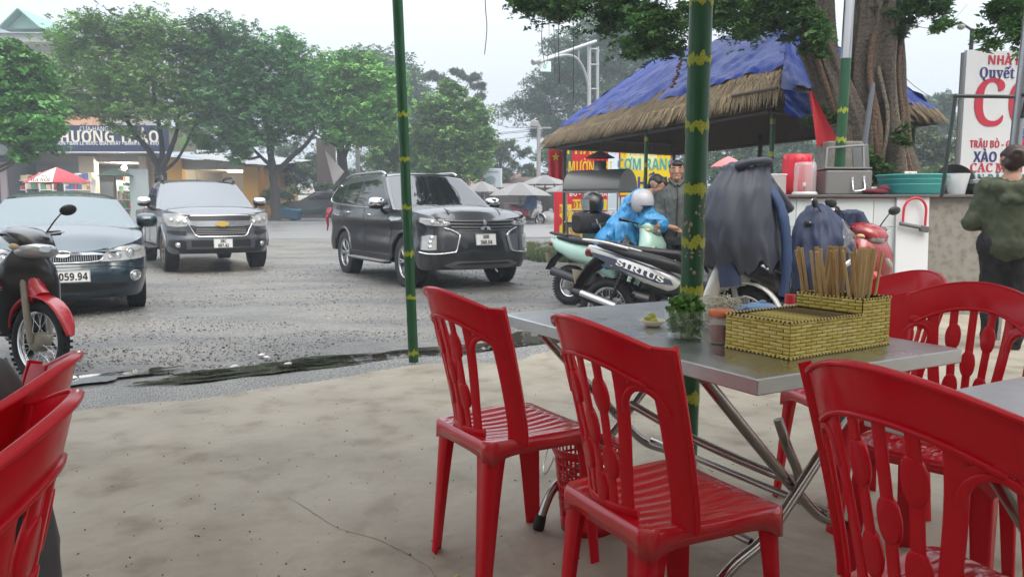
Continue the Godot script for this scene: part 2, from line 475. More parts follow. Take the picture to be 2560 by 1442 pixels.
const EDGE := [Vector2(-14, 4.0), Vector2(-9, -0.2), Vector2(-5.5, -2.1), Vector2(-3.6, -3.35), Vector2(-2.39, -4.13), Vector2(-2.04, -4.36), Vector2(-1.57, -4.64), Vector2(-1.1, -4.97), Vector2(-0.68, -5.39), Vector2(-0.09, -5.49), Vector2(0.45, -6.05), Vector2(1.3, -6.55), Vector2(2.2, -7.4), Vector2(2.5, -9.2), Vector2(4.0, -9.6), Vector2(7, -10.2), Vector2(14, -11.0)]

func ground_h(x: float, z: float) -> float:
	var t := smoothstep(18.0, 33.0, -z)
	var wob := 0.012 * sin(x * 1.3 + z * 0.7) * sin(x * 0.41 - z * 0.9) * smoothstep(5.5, 9.0, -z)
	return -0.08 + 0.55 * t + wob + 0.25 * smoothstep(40.0, 70.0, -z)

func setting():
	# one ground sheet out to the horizon
	var xs := []; var zs := []
	for x in [-400, -220, -120, -70, -45, -32]: xs.append(float(x))
	for i in 49: xs.append(-24.0 + i)
	for x in [32, 45, 70, 120, 220, 400]: xs.append(float(x))
	for z in [60, 30, 14, 8, 4]: zs.append(float(z))
	for i in 40: zs.append(2.0 - i)
	for z in [-40, -44, -50, -58, -70, -90, -120, -170, -260, -420]: zs.append(float(z))
	var b := B.new(); b.grp()
	for i in zs.size() - 1:
		for j in xs.size() - 1:
			for q in [[0, 0], [0, 1], [1, 1], [0, 0], [1, 1], [1, 0]]:
				var x: float = xs[j + q[1]]; var z: float = zs[i + q[0]]
				b.st.set_uv(Vector2(x, z) / 1.9); b.st.set_uv2(Vector2(x * 0.045, z * 0.11)); b.st.add_vertex(Vector3(x, ground_h(x, z), z))
	struct("ground", b, M.gravel)
	# the restaurant's floor slab with an uneven wet lip that runs down to the lot
	var ev := []
	for e in EDGE: ev.append(Vector3(e.x, 0, e.y))
	var pts := smooth(ev, 14)
	var n2 := noise(1.1, FastNoiseLite.TYPE_SIMPLEX_SMOOTH, 3, 3)
	var edge := []
	for i in pts.size():
		var p: Vector3 = pts[i]; var t: Vector3 = (pts[mini(i + 1, pts.size() - 1)] - pts[maxi(i - 1, 0)]).normalized(); var nn := Vector3(t.z, 0, -t.x)
		edge.append([p + nn * n2.get_noise_2d(p.x, p.z) * 0.13, nn])
	var fb := B.new(); fb.grp()
	var poly := PackedVector2Array()
	for e in edge: poly.append(Vector2(e[0].x, e[0].z))
	poly.append(Vector2(14, 8)); poly.append(Vector2(-14, 8))
	var ix := Geometry2D.triangulate_polygon(poly)
	for k in ix:
		var p := poly[k]
		fb.st.set_uv(p * 0.1); fb.st.set_uv2(Vector2(p.x * 0.8 + p.y * 0.6, p.y * 0.8 - p.x * 0.6) * 0.21); fb.st.add_vertex(Vector3(p.x, 0, p.y))
	struct("concrete_floor", fb, M.floor)
	var rows := []
	for r in 7:
		var f := r / 6.0; var row := PackedVector3Array()
		for e in edge:
			var w: float = 0.98 + 0.30 * n2.get_noise_2d(e[0].x * 0.5 + 7.0, e[0].z * 0.5)
			var q: Vector3 = e[0] + e[1] * w * f
			q.y = lerpf(-0.001, -0.092, pow(f, 0.85)) if r > 0 else 0.0
			row.append(q)
		rows.append(row)
	var wb := B.new(); wb.grid(rows, false, Vector2(60, 1.5))
	struct("wet_kerb", wb, M.wet)
	# puddles lying on the lot
	var puddles := [[Vector2(-3.05, -5.15), 0.55, 0.10, 0.62], [Vector2(-2.18, -5.42), 0.16, 0.07, 0.5], [Vector2(-1.75, -5.62), 0.75, 0.10, 0.62], [Vector2(-1.95, -5.33), 0.4, 0.05, 0.6], [Vector2(-1.15, -5.95), 0.62, 0.15, 0.42], [Vector2(-0.35, -6.32), 0.55, 0.17, 0.3], [Vector2(0.35, -6.95), 0.7, 0.22, 0.75], [Vector2(-1.3, -5.7), 0.3, 0.06, 0.5]]
	for pd in puddles:
		var pb := B.new(); pb.grp(); var ring := []
		var ca := cos(pd[3]); var sa := sin(pd[3])
		for k in 48:
			var a := TAU * k / 48.0; var rr := 1.0 + 0.45 * n2.get_noise_2d(cos(a) * 1.6 + pd[0].x * 3.0, sin(a) * 1.6 + pd[0].y * 3.0) + 0.2 * n2.get_noise_2d(cos(a) * 6.0, sin(a) * 6.0 + pd[0].x)
			var u: float = cos(a) * pd[1] * rr * 1.25; var w: float = sin(a) * pd[2] * rr * 1.45
			ring.append(Vector3(pd[0].x + u * ca + w * sa, -0.060, pd[0].y - u * sa + w * ca))
		pb.fan(ring)
		struct("puddle", pb, M.water)
	# hairline cracks and an old patch in the slab
	var cm := mat(0.07, 0.062, 0.05, 0.9)
	for q in [[Vector2(-1.9, -4.2), Vector2(0.9, -0.9), 31], [Vector2(-0.25, -5.2), Vector2(-0.75, 0.35), 33], [Vector2(-0.9, -2.9), Vector2(0.55, 0.35), 37]]:
		var cb := B.new(); cb.grp(true); var cp: Vector2 = q[0]; var dir: float = q[1].angle(); var last := []
		for k in 46:
			dir += 0.55 * n2.get_noise_2d(k * 0.9, q[2] * 5.0); cp += Vector2(cos(dir), sin(dir)) * 0.035
			var w := 0.0006 + 0.0013 * absf(n2.get_noise_2d(k * 1.7, q[2])); var sd := Vector2(-sin(dir), cos(dir)) * w
			var now := [Vector3(cp.x - sd.x, 0.0012, cp.y - sd.y), Vector3(cp.x + sd.x, 0.0012, cp.y + sd.y)]
			if last.size(): cb.quad(last[0], last[1], now[1], now[0])
			last = now
		struct("floor_crack", cb, cm)
	# loose stones on the lot
	var pm := B.new(); pm.ball(Vector3.ZERO, Vector3(1, 0.6, 0.8), 6, 4)
	var xf := []; var cl := []
	for i in 26000:
		var z := -5.2 - pow(R.randf(), 1.5) * 11.0; var x := rnd(-0.62, 0.36) * -z * 1.1
		if z > -5.0 - 0.55 * (x + 1.0) - 0.3: continue
		if n2.get_noise_2d(x * 0.35, z * 0.8) < -0.08: continue
		var s := rnd(0.004, 0.010) * (1.8 if R.randf() < 0.08 else 1.0)
		xf.append(Transform3D(rb().scaled(Vector3.ONE * s), Vector3(x, ground_h(x, z) + s * 0.3, z)))
		var v := rnd(0.05, 0.32); cl.append(Color(v, v * 0.98, v * 0.95))
	var pmt := mat(1, 1, 1, 0.5); pmt.vertex_color_use_as_albedo = true
	var ps := multi("loose_gravel", pm.mesh(), pmt, xf, cl)
	tag(ps, "loose grey gravel strewn over the wet car park", "gravel", "", "stuff")
	# the road past the kiosk, and the verge in front of it
	var rbd := B.new(); var rr2 := []
	for i in 14:
		var x := -60.0 + i * 10.0; var row := PackedVector3Array()
		for k in 5:
			var z := -24.5 - k * 2.6 - x * 0.05
			row.append(Vector3(x, ground_h(x, z) + 0.012, z))
		rr2.append(row)
	rbd.grid(rr2)
	struct("road", rbd, mat(0.17, 0.172, 0.175, 0.55))

func canopy():
	# the roof the picture is taken under: sheet metal on purlins, out of frame overhead, on the same posts
	var b := B.new(); var rows := []
	for i in 2:
		var row := PackedVector3Array()
		for k in 97:
			var x := -7.5 + k * 0.155
			var zf := -5.2 if x < -0.8 else lerpf(-5.2, -4.2, clampf((x + 0.8) / 2.0, 0, 1))
			row.append(Vector3(x, (3.32 if i == 0 else 3.75) + 0.012 * (1 if k % 2 == 0 else -1), zf if i == 0 else 5.0))
		rows.append(row)
	b.grid(rows)
	var rm := mat(0.62, 0.64, 0.66, 0.5); rm.transparency = BaseMaterial3D.TRANSPARENCY_ALPHA; rm.albedo_color.a = 0.88
	tag(obj("canopy_roof", b, rm), "translucent corrugated sheet roof over the dining floor", "roof")
	var w := B.new(); w.box(X(Vector3(0, 1.8, 5.1)), Vector3(16, 3.8, 0.15), 0.0)
	tag(obj("back_wall", w, mat(0.55, 0.53, 0.47, 0.8)), "cream painted rear wall of the dining area", "wall")

func post(called, label, base: Vector3, top: Vector3, r: float, bands: Array, dirt := 0) -> Node3D:
	var o := thing(called, label, "post", base)
	var b := B.new(); var d := top - base; var pts := []; var rs := []
	for i in 25:
		var t := i / 24.0; pts.append(d * t); rs.append(r)
	b.tube(pts, rs, 18)
	obj("pole", b, M.bamboo_green, o)
	var bn := noise(0.9, FastNoiseLite.TYPE_SIMPLEX_SMOOTH, 3, 66)
	for h in bands:
		var t: float = (h - base.y) / d.y
		# hand-brushed joint: uneven edge all round
		var bb := B.new(); bb.grp(); var n := 72; var lo := []; var hi := []
		for k in n:
			var a := TAU * k / n; var rr := r + 0.0018
			var w: float = 0.030 * (r / 0.045)
			var e1 := -w * (0.62 + 0.9 * bn.get_noise_2d(cos(a) * 1.1 + h * 5.0, sin(a) * 1.1) + 0.5 * bn.get_noise_2d(cos(a) * 4.0, sin(a) * 4.0 + h * 9.0)); var e2 := w * (0.62 + 0.9 * bn.get_noise_2d(cos(a) * 1.1 - h * 7.0, sin(a) * 1.1 + 4.0) + 0.5 * bn.get_noise_2d(cos(a) * 4.0 + 3.0, sin(a) * 4.0 - h * 9.0))
			var c: Vector3 = d * t
			lo.append(c + Vector3(cos(a) * rr, e1, sin(a) * rr)); hi.append(c + Vector3(cos(a) * rr, e2, sin(a) * rr))
		bb.grid([PackedVector3Array(lo), PackedVector3Array(hi)], true)
		obj("painted_joint", bb, M.band, o)
	if dirt:
		var sp := B.new()
		for i in dirt:
			var h := 1.12 + absf(R.randfn(0.0, 0.12)) * (-1.0 if R.randf() < 0.45 else 1.0) - 0.1; var a := rnd(0.1, PI * 0.9)
			var c: Vector3 = d * ((h - base.y) / d.y)
			var q := c + Vector3(cos(a), 0, sin(a)) * (r + 0.0006)
			var s := rnd(0.003, 0.009)
			sp.ball(Vector3.ZERO, Vector3(s, s * rnd(0.6, 2.0), 0.001), 7, 4, Transform3D(Basis.looking_at(Vector3(-cos(a), 0, -sin(a)), Vector3.UP), q))
		stuff(obj("flaked_paint", sp, mat(0.30, 0.22, 0.17, 0.8), o))
	return o

# ---------------------------------------------------------------- chairs, tables, posts, bin
func bk(u: float, v: float) -> Vector3:   # the curved, leaning surface of a chair back
	var t := (v - 0.44) / 0.445
	return Vector3(u, v, -0.175 - 0.095 * pow(maxf(t, 0.0), 1.25) + lerpf(0.115, 0.075, clampf(t, 0, 1)) * (u / 0.195) * (u / 0.195))

func ribbon(b: B, path: Array, th: float, off := 0.0):   # path of [u, v, half width]
	var rings := []; var n := path.size()
	for i in n:
		var p = path[i]; var a = path[maxi(i - 1, 0)]; var c = path[mini(i + 1, n - 1)]
		var t := Vector2(c[0] - a[0], c[1] - a[1]).normalized(); var s := Vector2(-t.y, t.x)
		var du := bk(p[0] + 0.01, p[1]) - bk(p[0] - 0.01, p[1]); var dv := bk(p[0], p[1] + 0.01) - bk(p[0], p[1] - 0.01)
		var nn := du.cross(dv).normalized()
		var hw: float = p[2]; var e := minf(hw * 0.35, 0.006)
		var ring := PackedVector3Array()
		for q in [[-hw, 0.0], [-hw + e * 0.35, 0.36], [-hw + e, 0.5], [hw - e, 0.5], [hw - e * 0.35, 0.36], [hw, 0.0], [hw - e * 0.35, -0.36], [hw - e, -0.5], [-hw + e, -0.5], [-hw + e * 0.35, -0.36]]:
			var uv: Vector2 = Vector2(p[0], p[1]) + s * q[0]
			ring.append(bk(uv.x, uv.y) + nn * (q[1] * th + off))
		rings.append(ring)
	b.loft(rings)

func make_chair() -> Node3D:
	var o := thing("plastic_chair", "", "chair")
	# seat: dished and ribbed, with a skirt that arches between the legs
	var b := B.new(); var rows := []
	for i in 19:
		var t := i / 18.0; var z := lerpf(-0.185, 0.195, t); var hw := lerpf(0.160, 0.188, pow(t, 0.7)); var row := PackedVector3Array()
		if i == 18: hw -= 0.012
		if i == 0: hw -= 0.015
		for k in 45:
			var c := k / 22.0 - 1.0
			var rib := 0.0016 * cos(c * 9.0 * PI) * smoothstep(1.0, 0.86, absf(c)) * smoothstep(0.0, 0.12, t) * smoothstep(1.0, 0.9, t)
			var dish := -0.012 * (1.0 - c * c) * sin(PI * clampf(t * 1.15, 0, 1)) - 0.012 * smoothstep(0.85, 1.0, t) * (1.0 - 0.3 * c * c)
			row.append(Vector3(c * hw, 0.445 + rib + dish, z))
		rows.append(row)
	b.grid(rows)
	var out := []
	for i in 19: out.append(rows[i][44])
	for k in 44: out.append(rows[18][43 - k])
	for i in 18: out.append(rows[17 - i][0])
	for k in 43: out.append(rows[0][k + 1])
	var r1 := PackedVector3Array(); var r2 := PackedVector3Array(); var r3 := PackedVector3Array(); var r0 := PackedVector3Array()
	for p in out:
		var q: Vector3 = p; var sx: float = absf(q.x) / 0.19; var sz := absf(q.z - 0.005) / 0.19
		var m := minf(sx, sz)   # towards a corner when both are large
		var dep := 0.040 + 0.055 * pow(clampf(m, 0, 1), 5.0)
		var n := Vector3(q.x, 0, q.z - 0.005).normalized()
		r0.append(q); r1.append(q + n * 0.006 + Vector3(0, -0.007, 0)); r2.append(Vector3(q.x, 0.440 - dep, q.z) + n * 0.008); r3.append(Vector3(q.x, 0.442 - dep, q.z) - n * 0.006)
	b.grid([r0, r1, r2, r3], true)
	obj("seat", b, M.seat, o)
	# legs: tapering angle sections that splay a little
	for s in [[-1, -1], [1, -1], [-1, 1], [1, 1]]:
		var lb := B.new(); var rings := []
		var top := Vector3(s[0] * (0.158 if s[1] < 0 else 0.180), 0, 0.005 + s[1] * 0.182); var foot := Vector3(s[0] * (0.166 if s[1] < 0 else 0.190), 0, 0.005 + s[1] * 0.212)
		for i in 9:
			var t := i / 8.0; var w := lerpf(0.070, 0.036, pow(t, 0.6)); var th := 0.0045
			var c := top.lerp(foot, t); c.y = lerpf(0.425, 0.0, t)
			var dx := Vector3(-s[0], 0, 0); var dz := Vector3(0, 0, -s[1])
			var rd := 0.008
			rings.append(PackedVector3Array([c + dx * w, c + dx * rd, c + dx * rd * 0.3 + dz * rd * 0.3, c + dz * rd, c + dz * w, c + dz * w + dx * th, c + dx * (th + 0.004) + dz * (th + 0.004), c + dx * w + dz * th]))
		lb.loft(rings)
		obj("leg", lb, M.red, o)
	# backrest: broad top rail with horned ends, two side posts and a panel of slats with spoon bosses
	var bb := B.new(); var path := []
	for i in 33:
		var c := i / 16.0 - 1.0; var hi := 0.885 - 0.048 * c * c - 0.012 * pow(absf(c), 6.0); var lo := 0.800 - 0.062 * pow(absf(c), 2.2)
		path.append([c * 0.185, (hi + lo) * 0.5, (hi - lo) * 0.5])
	ribbon(bb, path, 0.0075)
	path = []
	for i in 25:
		var c := i / 12.0 - 1.0
		path.append([c * 0.155, 0.802 - 0.05 * pow(absf(c), 2.2), 0.0055])
	ribbon(bb, path, 0.019)
	path = []
	for i in 25:
		var c := i / 12.0 - 1.0
		path.append([c * 0.18, 0.884 - 0.047 * c * c, 0.0045])
	ribbon(bb, path, 0.016, -0.004)
	for s in [-1.0, 1.0]:
		path = []
		for i in 15:
			var t := i / 14.0
			path.append([s * lerpf(0.172, 0.1935, pow(t, 0.8)), lerpf(0.428, 0.838, t), lerpf(0.021, 0.0285, t * t) * (0.86 if i == 14 else 1.0)])
		ribbon(bb, path, 0.010, 0.001)
		path = []
		for i in 15:
			var t := i / 14.0
			path.append([s * (lerpf(0.172, 0.1935, pow(t, 0.8)) + lerpf(0.021, 0.0285, t * t) - 0.003), lerpf(0.428, 0.842, t), 0.004])
		ribbon(bb, path, 0.024, -0.005)
		# rounded head of the side opening
		path = []
		for i in 13:
			var a := PI * i / 12.0
			path.append([s * (0.143 - 0.038 * cos(a)), 0.690 + 0.058 * sin(a), 0.0075])
		ribbon(bb, path, 0.013)
		path = [[s * 0.108, 0.74, 0.014], [s * 0.158, 0.765, 0.014], [s * 0.186, 0.75, 0.014]]
		ribbon(bb, path, 0.0085)
	var back := obj("backrest", bb, M.red, o)
	for k in 5:
		var sb := B.new(); var c := k - 2.0
		path = []
		for i in 14:
			var t := i / 13.0
			path.append([c * lerpf(0.036, 0.0525, smoothstep(0.0, 1.0, t)), lerpf(0.432, 0.812 - 0.006 * c * c, t), (0.0150 if absf(c) > 1.5 else 0.0115)])
		ribbon(sb, path, 0.008, 0.0 if absf(c) > 1.5 else 0.001)
		var bosses: Array = [[], [0.715, 0.560], [0.635, 0.49], [0.715, 0.560], []][k]
		for h in bosses:
			var u: float = c * lerpf(0.036, 0.0525, (h - 0.432) / 0.38)
			var pts := []
			for i in 13:
				var a := PI * i / 12.0
				pts.append([u, h - 0.04 * cos(a), maxf(0.003, 0.0215 * pow(sin(a), 0.75))])
			ribbon(sb, pts, 0.014, 0.0015)
		obj("slat", sb, M.red, back)
	path = []
	var rail := B.new()
	for i in 9:
		var c := i / 4.0 - 1.0
		path.append([c * 0.095, 0.452, 0.011])
	ribbon(rail, path, 0.011)
	obj("lower_rail", rail, M.red, back)
	return o

func make_table(called, label) -> Node3D:
	# 1.23 x 0.775 steel top on two folding crossed leg sets; +x along the length
	var o := thing(called, label, "table")
	var b := B.new(); b.box(X(Vector3(0, 0.7155, 0)), Vector3(1.23, 0.039, 0.775), 0.003)
	obj("tabletop", b, M.table, o)
	var fr := B.new()
	for s in [-1, 1]: fr.box(X(Vector3(0, 0.685, s * 0.3)), Vector3(1.1, 0.022, 0.025), 0.002)
	obj("under_frame", fr, M.tube, o)
	for s in [-1.0, 1.0]:
		for q in [-1.0, 1.0]:
			# from under one long edge, across, to a curved foot near the other
			var x0: float = s * 0.40 + q * 0.017
			var pts := smooth([Vector3(x0, 0.685, -q * 0.33), Vector3(x0, 0.5, -q * 0.15), Vector3(x0, 0.33, q * 0.02), Vector3(x0, 0.23, q * 0.13), Vector3(x0, 0.18, q * 0.24), Vector3(x0, 0.125, q * 0.31), Vector3(x0, 0.03, q * 0.355)], 6)
			var lb := B.new(); lb.tube(pts, 0.0155, 12)
			var lg := obj("leg", lb, M.tube, o)
			var ft := B.new(); ft.tube([Vector3(x0, 0.0, q * 0.363), Vector3(x0, 0.02, q * 0.3585), Vector3(x0, 0.05, q * 0.349)], [0.019, 0.0205, 0.018], 12)
			obj("rubber_foot", ft, M.rubber, lg)
	var br := B.new()
	br.tube(smooth([Vector3(-0.38, 0.40, -0.03), Vector3(-0.15, 0.33, -0.10), Vector3(0.10, 0.29, -0.155), Vector3(0.24, 0.29, -0.16), Vector3(0.30, 0.33, -0.13), Vector3(0.295, 0.42, -0.085), Vector3(0.28, 0.50, -0.06)], 7), 0.0145, 12)
	br.tube([Vector3(-0.40, 0.22, 0.16), Vector3(0.40, 0.22, 0.16)], 0.011, 10)
	br.tube([Vector3(-0.40, 0.24, -0.15), Vector3(0.40, 0.24, -0.15)], 0.011, 10)
	obj("folding_brace", br, M.tube, o)
	return o

func furniture():
	var fx := Vector3(0.876, 0, -0.483)   # across the tables, towards the right
	var t1 := make_table("steel_table", "stainless steel folding table set with a woven basket, bowl of herbs and jars")
	t1.position = Vector3(0.594, 0, -2.42); t1.rotation.y = atan2(-0.876, 0.483)
	dup(t1, Vector3(1.32, 0, -1.108), t1.rotation.y, "bare stainless steel table cut off by the right edge of the photo")
	var chair := make_chair()
	chair.position = Vector3(-0.003, 0, -2.385); chair.rotation.y = faceZ(0.85, -0.53)
	chair.set_meta("label", "red chair whose glossy seat mirrors the sky, next to the red waste basket"); chair.set_meta("group", "red plastic chairs around the tables")
	dup(chair, Vector3(0.365, 0, -1.775), faceZ(0.885, -0.465), "bright red chair in the centre foreground, its back to the camera's left")
	dup(chair, Vector3(0.775, 0, -1.245), faceZ(0.90, -0.44), "large dark red chair back with spoon-shaped slats, closest to the camera on the right")
	dup(chair, Vector3(1.265, 0, -2.20), faceZ(-0.71, 0.70), "pinkish red chair facing the camera at the right edge, beside the table corner")
	dup(chair, Vector3(1.27, 0, -2.77), faceZ(-0.95, 0.22), "chair at the far side of the set table, glinting pink behind the chopsticks")
	dup(chair, Vector3(-0.955, 0, -1.12), faceZ(-0.95, 0.32), "left red chair whose top rail rises behind its neighbour's, below the black motorbike")
	dup(chair, Vector3(-0.80, 0, -0.84), faceZ(-0.93, 0.36), "red chair at the left edge nearest the camera, seen edge-on against a grey coat")
	# posts of the canopy and the stalls
	post("painted_post", "thin green post with yellow painted bamboo joints standing at the edge of the floor", Vector3(-0.715, 0, -5.5), Vector3(-0.81, 3.32, -5.45), 0.036, [1.76, 1.45, 1.117, 0.79, 0.476, 0.07])
	post("painted_post", "thick green post with yellow joints and flaking brown paint right behind the set table", Vector3(0.765, 0, -3.28), Vector3(0.787, 3.4, -3.25), 0.0475, [0.30, 0.765, 0.97, 1.19, 1.45, 1.72, 1.96, 2.3], 46)
	# waste basket under the table: a perforated tapering pail with a wire handle
	var o := thing("waste_basket", "red perforated plastic waste basket with a wire handle under the set table", "basket", Vector3(0.265, 0, -2.60))
	var b := B.new(); var H := 0.30; var rad := func(y): return lerpf(0.092, 0.122, y / 0.30)
	b.lathe([[0.0, 0.004], [0.085, 0.004], [0.092, 0.0], [rad.call(0.05), 0.05], [rad.call(0.05) - 0.003, 0.05], [0.088, 0.008], [0.0, 0.008]], 40)
	b.lathe([[0.119, 0.272], [0.122, 0.272], [0.132, 0.297], [0.134, 0.302], [0.127, 0.304], [0.119, 0.285]], 40)
	for i in 9:
		var y := 0.05 + i * 0.0275
		var r: float = rad.call(y)
		b.lathe([[r - 0.003, y], [r, y + 0.001], [r, y + 0.008], [r - 0.003, y + 0.009], [r - 0.003, y]], 40)
	for k in 40:
		var a := TAU * k / 40
		var c := Vector3(cos(a), 0, sin(a)); var s := Vector3(-sin(a), 0, cos(a)) * 0.0042
		var r0: float = rad.call(0.045) - 0.0014; var r1: float = rad.call(0.28) - 0.0014
		var p0 := c * r0 + Vector3(0, 0.045, 0); var p1 := c * r1 + Vector3(0, 0.28, 0)
		b.grp(true); b.quad(p0 - s, p0 + s, p1 + s, p1 - s); b.quad(p0 - s - c * 0.002, p0 + s - c * 0.002, p1 + s - c * 0.002, p1 - s - c * 0.002)
	obj("pail", b, M.red, o)
	var hb := B.new(); var pts := []
	for i in 17:
		var a := PI * i / 16.0
		pts.append(Vector3(-0.125 - 0.030 * sin(a), 0.285 - 0.085 * sin(a), 0.10 * cos(a)))
	hb.tube(pts, 0.0025, 6)
	obj("wire_handle", hb, M.chrome, o)
	# the dark grey coat of a guest out of frame, hanging over the left chairs
	var cb := B.new(); var rings := []
	var nz := noise(2.2, FastNoiseLite.TYPE_SIMPLEX_SMOOTH, 3, 12)
	var prof := [[0.0, 0.20, 0.16], [0.15, 0.20, 0.165], [0.30, 0.19, 0.16], [0.42, 0.18, 0.15], [0.55, 0.175, 0.14], [0.70, 0.17, 0.13], [0.82, 0.15, 0.115], [0.88, 0.12, 0.09], [0.905, 0.06, 0.05]]
	for p in prof:
		var ring := PackedVector3Array()
		for k in 40:
			var a := TAU * k / 40; var f: float = 1.0 + 0.16 * nz.get_noise_3d(cos(a) * 0.8, p[0] * 1.2, sin(a) * 0.8) + 0.05 * sin(a * 7.0 + p[0] * 9.0) * (1.0 - p[0])
			ring.append(Vector3(cos(a) * p[1] * f, p[0], sin(a) * p[2] * f))
		rings.append(ring)
	cb.loft(rings)
	var cm := mat(0.075, 0.075, 0.08, 0.95); cm.rim_enabled = true; cm.rim = 0.3
	item("coat", "dark grey woollen coat bulging over the chairs at the left edge", "coat", cb, cm, Vector3(-0.94, -0.01, -1.18), 0.3)


# ---------------------------------------------------------------- what stands on the set table
func tabletop():
	var Y := 0.736
	var bt := atan2(0.53, 0.848)
	var o := thing("woven_basket", "yellow woven basket with a low lidded tray and a taller chopstick box", "basket", Vector3(0.70, Y, -1.908), bt)
	var straw := mat(0.64, 0.52, 0.12, 0.5); var straw2 := mat(0.54, 0.44, 0.10, 0.5); var straw3 := mat(0.70, 0.60, 0.19, 0.5); var brown := mat(0.035, 0.02, 0.012, 0.8)
	var ib := B.new()   # dark cane walls behind the strips
	var W := 0.425; var XT := 0.2975; var D := 0.2125; var h1 := 0.094; var h2 := 0.134
	ib.box(X(Vector3(XT * 0.5, h1 * 0.5, -0.004)), Vector3(XT - 0.002, h1 - 0.003, 0.003))
	ib.box(X(Vector3((XT + W) * 0.5, h2 * 0.5, -0.004)), Vector3(W - XT, h2 - 0.003, 0.003))
	ib.box(X(Vector3(0.004, h1 * 0.5, -D * 0.5)), Vector3(0.003, h1 - 0.003, D - 0.012))
	ib.box(X(Vector3(XT, h2 * 0.5, -D * 0.5)), Vector3(0.003, h2 - 0.003, D - 0.012))
	ib.box(X(Vector3(W - 0.004, h2 * 0.5, -D * 0.5)), Vector3(0.003, h2 - 0.003, D - 0.012))
	ib.box(X(Vector3(XT * 0.5, h1 * 0.5, -D + 0.004)), Vector3(XT - 0.002, h1 - 0.003, 0.003))
	ib.box(X(Vector3((XT + W) * 0.5, h2 * 0.5, -D + 0.004)), Vector3(W - XT, h2 - 0.003, 0.003))
	ib.box(X(Vector3(W * 0.5, 0.004, -D * 0.5)), Vector3(W - 0.02, 0.003, D - 0.02))
	obj("cane_wall", ib, mat(0.07, 0.045, 0.02, 0.8), o)
	var mk := func(len_: float):
		var b := B.new(); var rows := []
		for i in 5:
			var t := i / 4.0; var x: float = (t - 0.5) * len_; var bow := 0.0026 * (1.0 - pow(absf(2.0 * t - 1.0), 2.0)); var row := PackedVector3Array()
			for q in [[-0.0043, 0.0], [-0.0035, 0.0014], [0.0035, 0.0014], [0.0043, 0.0]]:
				row.append(Vector3(x, q[0], q[1] + bow))
			rows.append(row)
		b.grid(rows)
		return b.mesh()
	var m1: ArrayMesh = mk.call(0.041); var m2: ArrayMesh = mk.call(0.019)
	var lay := func(x0: float, x1: float, r0: int, r1: int, xf: Transform3D):
		for r in range(r0, r1):
			var x := x0 + (0.0 if r % 2 == 0 else 0.021)
			if r % 2: 
				var e := obj("strip", m2, straw2, o); e.transform = xf * X(Vector3(x0 + 0.010, 0.0055 + r * 0.0094, 0))
			while x + 0.02 < x1:
				var full := x + 0.041 <= x1 + 0.003
				var s := obj("strip", m1 if full else m2, [straw, straw, straw2, straw3][R.randi() % 4], o)
				s.transform = xf * X(Vector3(x + (0.0205 if full else 0.0105), 0.0055 + r * 0.0094, 0), 0, 0, rnd(-0.8, 0.8))
				x += 0.0425
	lay.call(0.0, W, 0, 10, X(Vector3(0, 0, -0.0015)))
	lay.call(XT, W, 10, 14, X(Vector3(0, 0, -0.0015)))
	lay.call(0.0, D, 0, 10, X(Vector3(0.0015, 0, -D), 0, -90))
	lay.call(0.0, D, 10, 14, X(Vector3(XT - 0.002, 0, -D), 0, -90))
	lay.call(0.0, D, 0, 14, X(Vector3(W - 0.0015, 0, 0), 0, 90))
	var rim := B.new(); var rim2 := B.new()
	for loop in [[[0, h1, 0], [XT, h1, 0]], [[0, h1, -D], [0, h1, 0]], [[0, h1, -D], [XT, h1, -D]], [[XT, h2, 0], [W, h2, 0]], [[XT, h2, -D], [XT, h2, 0]], [[W, h2, -D], [W, h2, 0]], [[XT, h2, -D], [W, h2, -D]], [[0, 0.002, 0.001], [W, 0.002, 0.001]], [[0, 0.002, -D], [0, 0.002, 0.001]]]:
		var a := Vector3(loop[0][0], loop[0][1], loop[0][2]); var c := Vector3(loop[1][0], loop[1][1], loop[1][2])
		var n := int((c - a).length() / 0.0065)
		for i in n:
			var p := a.lerp(c, (i + 0.5) / n)
			(rim if i % 2 == 0 else rim2).ball(p, Vector3(0.0045, 0.0032, 0.0045), 6, 4)
	stuff(obj("rim_binding", rim, straw3, o)); stuff(obj("rim_lashing", rim2, mat(0.09, 0.05, 0.025, 0.8), o))
	var lid := B.new(); var lid2 := B.new()
	for i in 31:
		var z := -0.006 - i * 0.0062
		(lid if i % 2 else lid2).tube([Vector3(0.006, h1 - 0.006, z), Vector3(XT * 0.33, h1 - 0.004 + 0.002 * (i % 2), z), Vector3(XT * 0.66, h1 - 0.002 - 0.002 * (i % 2), z), Vector3(XT - 0.006, h1 - 0.005, z)], 0.0029, 5)
	for k in 9: lid2.tube([Vector3(0.02 + k * 0.032, h1 - 0.002, -0.006), Vector3(0.02 + k * 0.032, h1 - 0.002, -D + 0.006)], 0.0018, 5)
	var lo := obj("tray_lid", B_join(lid), straw2, o); stuff(lo)
	stuff(obj("lid_lashing", lid2, mat(0.12, 0.075, 0.03, 0.7), lo))
	# chopsticks in the taller box
	var cs := B.new(); cs.tube([Vector3.ZERO, Vector3(0, 0.12, 0), Vector3(0, 0.265, 0)], [0.003, 0.0042, 0.0046], 7)
	var cm: ArrayMesh = cs.mesh(); var wood := [mat(0.56, 0.38, 0.17, 0.6), mat(0.47, 0.30, 0.125, 0.6), mat(0.62, 0.45, 0.22, 0.6)]
	var world := Transform3D(Basis(Vector3.UP, bt), Vector3(0.70, Y, -1.908))
